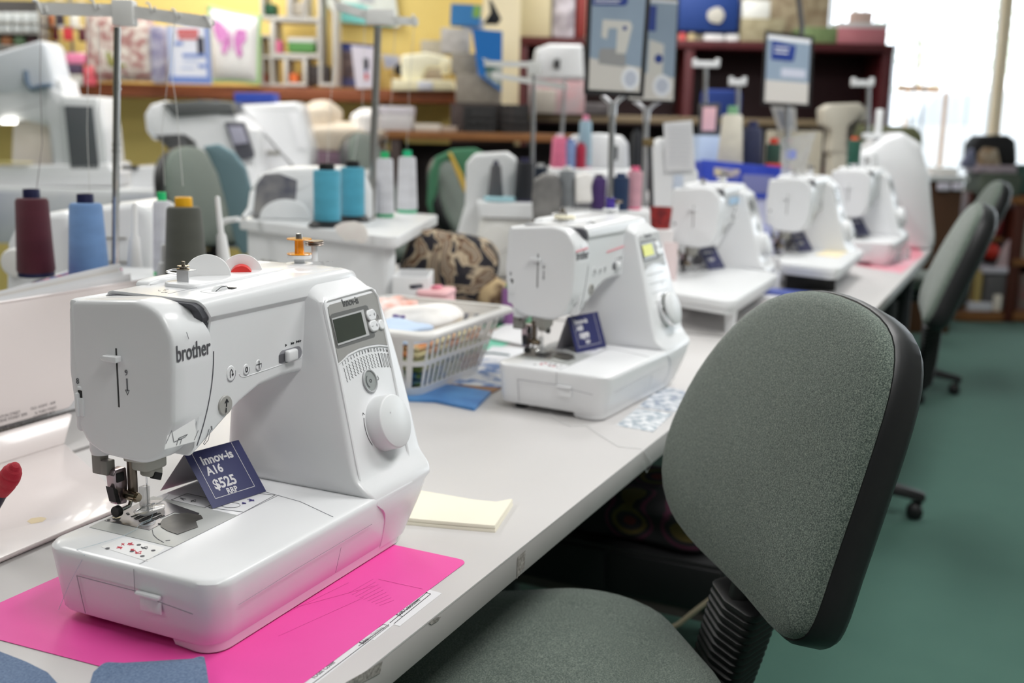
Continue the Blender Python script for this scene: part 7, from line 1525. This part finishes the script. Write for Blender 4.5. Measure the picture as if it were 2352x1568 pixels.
# white overlocker and things standing in the maroon shelves / bench before it
zf_ = at_h(1600, 300, 6.2)
FB = thing('far_bench', 'long dark bench in front of the maroon shelving', 'bench', tuple(at_h(1480, 300, 6.35))[:2]+(0,), FR)
zFB = zpx(1300, 262, 6.3)
g = G(); g.box(.17, .2, zFB-.02, 1.70, .40, .04, r=.004); g.put('bench_top', mat('tan_bench_top', s2l((140, 122, 96)), .5), FB)
for sx in (-.64, .2, .98): g = G(); g.box(sx, .2, (zFB-.04)/2, .05, .38, zFB-.042, r=.004); g.put('leg_panel', mat('dark_wood_board', s2l((64, 50, 46)), .6), FB)
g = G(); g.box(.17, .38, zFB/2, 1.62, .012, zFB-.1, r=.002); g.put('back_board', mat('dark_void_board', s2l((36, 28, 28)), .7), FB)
zFB += .0005
WO = thing('overlocker', 'white overlocker with a dark round knob on the far bench left of the posters', 'overlocker', tuple(at_h(1283, 200, 6.3))[:2]+(zpx(1283, 184, 6.3)+.001,), FR)
bxp('white_carton', 1214, 184, 1342, 262, 6.3, .22, mat('white_pink_carton', s2l((196, 186, 188)), .7, noise=(6, .15, s2l((214, 160, 164)))), None, .006, 'white and pink carton under the distant white overlocker', 'box', rest=zFB)
face_prism('body', [(1214, 183), (1212, 150), (1226, 140), (1230, 112), (1262, 100), (1338, 102), (1342, 178), (1342, 183)], 6.3, .2, WHITE2, WO, r=.02, rc=.015)
w_ = at_h(1284, 147, 6.29); g = G(); g.lathe([(.001, 0), (.028, 0), (.028, .02)], (0, 0, 0), 20, axis='y'); o = g.put('knob', BLACK, WO); o.matrix_local = (Matrix.Translation(WO.location) @ Matrix.Rotation(FR, 4, 'Z')).inverted() @ Matrix.Translation(w_)
bxp('grey_basket', 1306, 236, 1400, 262, 6.32, .2, mat('grey_wicker', s2l((110, 104, 104)), .7, noise=(20, .2, s2l((84, 78, 80)))), None, .01, 'grey wicker basket on the far bench', 'basket', rest=zFB).location += hf*-.0
bxp('paper_sack', 1220, 205, 1275, 262, 6.24, .04, mat('beige_sack', s2l((176, 168, 158)), .8, noise=(8, .2, s2l((200, 192, 180)))), None, .01, 'beige paper sack in front of the distant white overlocker', 'bag', rest=zFB)
bxp('blue_chair_back', 1606, 205, 1700, 330, 6.6, .06, mat('deep_blue_cloth', s2l((26, 52, 120)), .8), None, .03, 'deep blue padded panel in front of the maroon shelving', 'panel').location.z -= .0
# beige industrial sewing machine, photo frame and green padded back near the window
IM = thing('industrial_sewing_machine', 'beige industrial sewing machine near the window', 'sewing machine', tuple(at_h(1940, 350, 5.9))[:2]+(.9,), FR)
BGE = mat('beige_enamel', s2l((196, 190, 176)), .4)
face_prism('arm', [(1892, 286), (1890, 250), (1910, 238), (1975, 236), (1992, 250), (1990, 278), (1952, 290), (1950, 330), (1948, 352), (1905, 352), (1912, 300)], 5.9, .14, BGE, IM, r=.015, rc=.015)
face_prism('stand', [(1906, yt(1906, 5.9, .9)), (1912, 350), (1945, 350), (1950, yt(1950, 5.9, .9))], 5.91, .14, BGE, IM, r=.01)
PHF = thing('framed_photo', 'pale framed photo with a grey picture beside the small poster', 'frame', tuple(at_h(1820, 300, 5.6))[:2]+(at_h(1820, 300, 5.6).z,), FR)
face_prism('frame', [(1772, 244), (1828, 248), (1830, 300), (1790, 300)], 5.6, .02, cm(206, 204, 200), PHF, r=.003); face_prism('picture', [(1782, 252), (1820, 254), (1820, 292), (1796, 292)], 5.596, .006, mat('grey_photo', s2l((130, 134, 144)), .5, noise=(14, .2, s2l((176, 176, 182)))), PHF, r=.001)
bxp('frame_box', 1770, 300, 1880, yt(1825, 5.6, .9), 5.6, .2, cm(186, 178, 160), None, .005, 'beige carton under the photo frame', 'box', rest=.9)
PHF.location.z = PHF.location.z
GCB = thing('padded_bench', 'olive padded bench back by the window', 'bench', tuple(at_h(2035, 330, 6.4))[:2]+(0,), FR)
face_prism('padded_back', [(1944, 350), (1948, 292), (1960, 285), (2106, 292), (2120, 310), (2122, 350)], 6.4, .10, mat('olive_upholstery', s2l((112, 114, 84)), .85, bump=.2, bscale=150), GCB, r=.02, rc=.02)
g = G(); g.box(0, .06, .40, .40, .08, .78, r=.01); g.put('bench_leg', DGREY, GCB); g = G(); g.box(0, .25, .45, .44, .45, .1, r=.02); g.put('bench_seat', mat('olive_upholstery', s2l((112, 114, 84)), .85), GCB)
# ---------------------------------------------------------------- right hand side by the window
WD = thing('white_desk', 'white topped brown desk by the window behind the far machines', 'desk', tuple(at_h(2160, 420, 6.8))[:2]+(0,), FR)
zd = zpx(2160, 404, 6.8)
g = G(); g.box(0, .3, zd-.015, .34, .62, .03, r=.003); g.put('desk_top', WHITE2, WD)
g = G(); g.box(0, .3, (zd-.03)/2, .30, .56, zd-.032, r=.003); g.put('desk_body', mat('dark_brown_board', s2l((84, 54, 34)), .5), WD)
for k in range(2): bxp('drawer_handle', 2154+k*34, 420, 2184+k*30, 438, 6.78, .03, cm(232, 226, 240, .3), WD, r=.01)
bxp('paper_pile', 2140, 386, 2200, 404, 6.85, .2, cm(244, 240, 236), None, .006, 'pile of white papers on the desk by the window', 'paper', rest=zd+.0005)
# brown bookshelf
HB = 7.3
KB = thing('brown_bookshelf', 'brown and maroon bookshelf at the right edge beside the aisle', 'bookshelf', tuple(at_h(2300, 700, HB))[:2]+(0,), FR)
for x0, x1 in ((2304, 2330), (2196, 2206), (2440, 2460)): bxp('upright', x0, 440, x1, 740, HB, .34, mat('red_brown_board', s2l((82, 36, 24)), .5), KB, rest=.0)
for x0, y0, x1, y1 in ((2196, 716, 2304, 738), (2326, 718, 2460, 738), (2326, 596, 2460, 612), (2326, 452, 2460, 470), (2200, 545, 2304, 553)): bxp('shelf_board', x0, y0, x1, y1, HB-.01, .34, WOOD2, KB)
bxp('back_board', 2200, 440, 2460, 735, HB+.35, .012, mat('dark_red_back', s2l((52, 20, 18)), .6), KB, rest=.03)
zk = at_h(2260, 716, HB-.01).z+.0005
def kbx(nm, x0, y0, x1, y1, c_, label, cat, d=.2, r=.008, h=HB+.02, rest=None, **k): return bxp(nm, x0, y0, x1, y1, h, d, cm(*c_), None, r, label, cat, rest=rest)
bk_ = kbx('grey_bucket', 2256, 628, 2318, 716, (100, 96, 98), 'grey bucket with a white rim on the lowest shelf of the brown bookshelf', 'bucket', .22, .03, rest=zk)
bxp('white_rim', 2254, 612, 2322, 630, HB-.01+.02, .24, cm(224, 216, 228), bk_, .01, 'white rim', None, rest=at_h(2287, 628, HB+.02).z+.0005)
kbx('yellow_folder', 2232, 620, 2250, 716, (186, 160, 100), 'mustard folder standing at the left of the grey bucket', 'folder', rest=zk)
bxp('white_bottle', 2280, 676, 2300, 716, HB-.0, .03, cm(244, 232, 220), None, .02, 'white bottle in front of the grey bucket', 'bottle', rest=zk)
bxp('white_dish', 2222, 694, 2278, 716, HB-.0, .05, cm(222, 220, 228), None, .01, 'white dish at the front of the lowest bookshelf board', 'dish', rest=zk)
bxp('book_row', 2336, 630, 2420, 718, HB+.05, .2, mat('grey_green_books', s2l((110, 122, 112)), .7, noise=(12, .2, s2l((150, 70, 76)))), None, .004, 'grey green fabric bundle on the lowest right shelf', 'fabric', rest=at_h(2390, 718, HB-.01).z+.0005)
bxp('white_box', 2344, 510, 2420, 596, HB+.05, .2, cm(196, 186, 176), None, .004, 'pale box on the middle right shelf of the bookshelf', 'box', rest=at_h(2390, 596, HB-.01).z+.0005)
bxp('red_fabric', 2230, 470, 2304, 545, HB+.06, .2, mat('red_dark_fabrics', s2l((150, 40, 34)), .8, noise=(9, .12, s2l((40, 24, 40)))), None, .02, 'red and dark folded fabrics on the left shelf of the bookshelf', 'fabric', rest=at_h(2250, 545, HB-.01).z+.0005)
a = at_h(2276, 576, HB-.03); g = G(); g.lathe([(.001, -.055), (.03, -.048), (.052, -.02), (.056, 0), (.052, .02), (.03, .048), (.001, .055)], (0, 0, 0), 24); o = g.put('red_ball', cm(196, 44, 30), loc=(a.x, a.y, a.z)); tag(o, 'red ball of yarn above the grey bucket', 'yarn')
o.location.z = at_h(2276, 545, HB-.01).z-.06-.03
face_prism('leaning_card', [(2286, 612), (2304, 568), (2322, 548), (2326, 612)], HB+.03, .012, mat('pink_white_card', s2l((226, 196, 200)), .5), None, r=.001, label='pink and white card leaning out of the grey bucket', cat='card')
zk2 = at_h(2300, 452, HB-.01).z
for i, (x0, y0, x1, y1, c_, lb) in enumerate(((2252, 398, 2345, 452, (96, 104, 92), 'large grey green fabric bolt on top of the bookshelf'), (2330, 380, 2440, 452, (60, 88, 80), 'dark green fabric bolt at the right of the bookshelf top'))):
    bxp('fabric_bolt', x0, y0, x1, y1, HB-.02+i*.02, .3, mat('bolt%d' % i, s2l(c_), .8, noise=(7, .2, s2l(tuple(int(v*.8) for v in c_)))), None, .02, lb, 'fabric', rest=zk2+.0005)
zk3 = at_h(2298, 398, HB-.02).z
bxp('magazine_pile', 2240, 380, 2336, 398, HB-.0, .2, mat('pink_grey_papers', s2l((196, 176, 184)), .6, noise=(30, .2, s2l((140, 130, 140)))), None, .004, 'pile of pink and grey papers on the grey green fabric bolt', 'paper', rest=zk3+.0005)
zk4 = at_h(2288, 380, HB).z
face_prism('black_bag', [(2236, 380), (2240, 330), (2256, 312), (2318, 310), (2336, 322), (2340, 380)], HB+.06, .2, mat('black_bag_cloth', s2l((24, 22, 24)), .7), None, r=.03, rc=.03, label='black bag on top of the paper pile against the window', cat='bag')
face_prism('tan_cloth', [(2246, 380), (2250, 352), (2264, 338), (2292, 342), (2300, 380)], HB+.01, .04, mat('tan_brown_cloth', s2l((150, 120, 90)), .8, noise=(14, .15, s2l((190, 176, 160)))), None, r=.01, rc=.01, label='tan cloth spilling from the front of the black bag', cat='cloth')
face_prism('blue_grey_cloth', [(2206, 384), (2222, 360), (2238, 336), (2246, 384)], HB+.02, .06, cm(120, 122, 146, .8), None, r=.01, rc=.01, label='blue grey cloth at the left of the black bag', cat='cloth')
# outside the window: pale street with a white van
st_ = hb('pavement', mat('pale_pavement', s2l((206, 206, 202)), .9), 1500, 3300, 9.6, -.1, .3, 14.0)[0]; struct(st_)
VN = thing('parked_van', 'white van parked outside the shop window', 'van', tuple(at_h(2210, 300, 12.5))[:2]+(.3,), FR)
WP = mat('white_van_paint', (.85, .86, .88), .3)
g = G(); g.prism(rpoly([(-1.2, .35), (-1.2, 1.0), (-.7, 1.05), (-.35, 1.45), (1.6, 1.5), (1.7, .35)], .12, 5), 0, 1.6, 'xz', r=.08); g.put('van_body', WP, VN)
g = G(); g.prism([(-.60, 1.06), (-.32, 1.38), (.1, 1.40), (.1, 1.06)], -.005, .02, 'xz'); g.put('side_window', mat('pale_car_glass', s2l((214, 218, 224)), .3), VN)
for x in (-.75, 1.15):
    g = G(); g.lathe([(.12, -.02), (.32, -.02), (.35, .03), (.35, .16), (.12, .18)], (x, .02, .35), 28, axis='y'); g.put('wheel', DGREY, VN)
def tree(px, h, s, label):
    a = at_h(px, 300, h); t = thing('street_tree', label, 'tree', (a.x, a.y, .3), 0)
    g = G(); g.tube([(0, 0, 0), (.05, .02, 1.0), (-.03, 0, 2.0), (.02, 0, 2.6)], [.09, .07, .06, .04], 8); g.put('trunk', mat('pale_bark', s2l((170, 160, 146)), .9), t)
    g = G(); random.seed(px)
    for k in range(500):
        an, rr, zz = random.uniform(0, 6.3), random.uniform(0, 1)**.5*s, random.gauss(2.4, .55); q = Vector((rr*math.cos(an), rr*math.sin(an), zz)); d_ = Vector([random.uniform(-1, 1) for _ in range(3)])*.09; e_ = d_.cross(Vector((random.random(), 1, .3))).normalized()*.06
        v = [g.bm.verts.new(q+w) for w in (-d_, e_, d_, -e_)]; g.bm.faces.new(v)
    stuff(g.put('foliage', mat('pale_sunlit_leaves', s2l((226, 232, 216)), .8), t))
tree(2100, 18, 1.2, 'pale sunlit street tree outside the window, left of the post'); tree(2420, 19, 1.3, 'pale sunlit street tree outside the window, right of the post')
SG = thing('street_sign', 'faint orange edged sign standing outside the window', 'sign', tuple(at_h(2110, 300, 10.4))[:2]+(.3,), FR)
bxp('sign_panel', 2060, 196, 2160, 212, 10.4, .03, cm(236, 190, 150, .6), SG); bxp('sign_post', 2150, 212, 2160, 420, 10.41, .03, cm(236, 190, 150, .6), SG, rest=.3); bxp('sign_post', 2064, 212, 2070, 420, 10.41, .03, cm(236, 190, 150, .6), SG, rest=.3)
# under the front table: dark board, patterned cloth, cable
XU = 2.0
bl_ = at_x(1150, 1322, XU); br_ = at_x(1660, 1402, XU); zt2 = at_x(1450, 1262, XU).z; zb2 = (bl_.z+br_.z)/2
UB = thing('drawer_unit', 'black drawer unit under the front table beyond the nearest chair', 'drawer unit', (XU+.24, (bl_.y+br_.y)/2, 0))
wU = bl_.y-br_.y
g = G(); g.box(0, 0, (zb2+zt2)/2, .48, wU, zt2-zb2, r=.003); g.put('body', BLACK, UB)
for k in (-1, 1): g = G(); g.box(-.243, k*wU/4, (zb2+zt2)/2, .008, wU/2-.012, zt2-zb2-.02, r=.002); g.put('drawer', mat('soot_black', (.006, .006, .007), .6), UB)
g = G(); g.box(-.22, 0, zb2-.012, .03, wU, .022, r=.002); g.put('rail', cm(84, 74, 72), UB)
for sx in (-.22, .22):
    for sy in (-1, 1): g = G(); g.box(sx, sy*(wU/2-.02), (zb2-.022)/2, .025, .025, zb2-.024, r=.002); g.put('leg', DGREY, UB)
CIR = bpy.data.materials.new('circle_print_cloth'); CIR.use_nodes = True; nt = CIR.node_tree
tc = nt.nodes.new('ShaderNodeTexCoord'); vo = nt.nodes.new('ShaderNodeTexVoronoi'); vo.inputs['Scale'].default_value = 9; vo.inputs['Randomness'].default_value = .25
rp = nt.nodes.new('ShaderNodeValToRGB'); rp.color_ramp.interpolation = 'CONSTANT'; e = rp.color_ramp.elements; e[0].position = 0; e[0].color = (*s2l((24, 52, 54)), 1); e[1].position = .15; e[1].color = (*s2l((90, 34, 34)), 1)
for ps_, cl in ((.28, (36, 30, 36)), (.36, (84, 70, 30)), (.44, (26, 24, 28)), (.5, (72, 28, 50)), (.56, (22, 20, 24))): e.new(ps_).color = (*s2l(cl), 1)
nt.links.new(tc.outputs['Object'], vo.inputs['Vector']); nt.links.new(vo.outputs['Distance'], rp.inputs['Fac']); nt.links.new(rp.outputs['Color'], nt.nodes['Principled BSDF'].inputs['Base Color']); nt.nodes['Principled BSDF'].inputs['Roughness'].default_value = .9
lump('circle_print_cloth', 'dark cloth with coloured circles heaped on the black drawer unit', 'cloth', (XU+.16, (bl_.y+br_.y)/2-.05, zt2+.055), (.15, wU*.42, .058), CIR, 0, 6, .15)
g = G(); g.tube([at_x(1500, 1452, 1.9), at_x(1530, 1447, 1.9), at_x(1560, 1432, 1.9), at_x(1600, 1400, 1.91), at_x(1640, 1370, 1.92), at_x(1700, 1330, 1.93)], .005, 8); o = g.put('cable', mat('beige_cable', s2l((150, 140, 118)), .6)); tag(o, 'beige cable hanging beyond the seat of the nearest chair', 'cable')
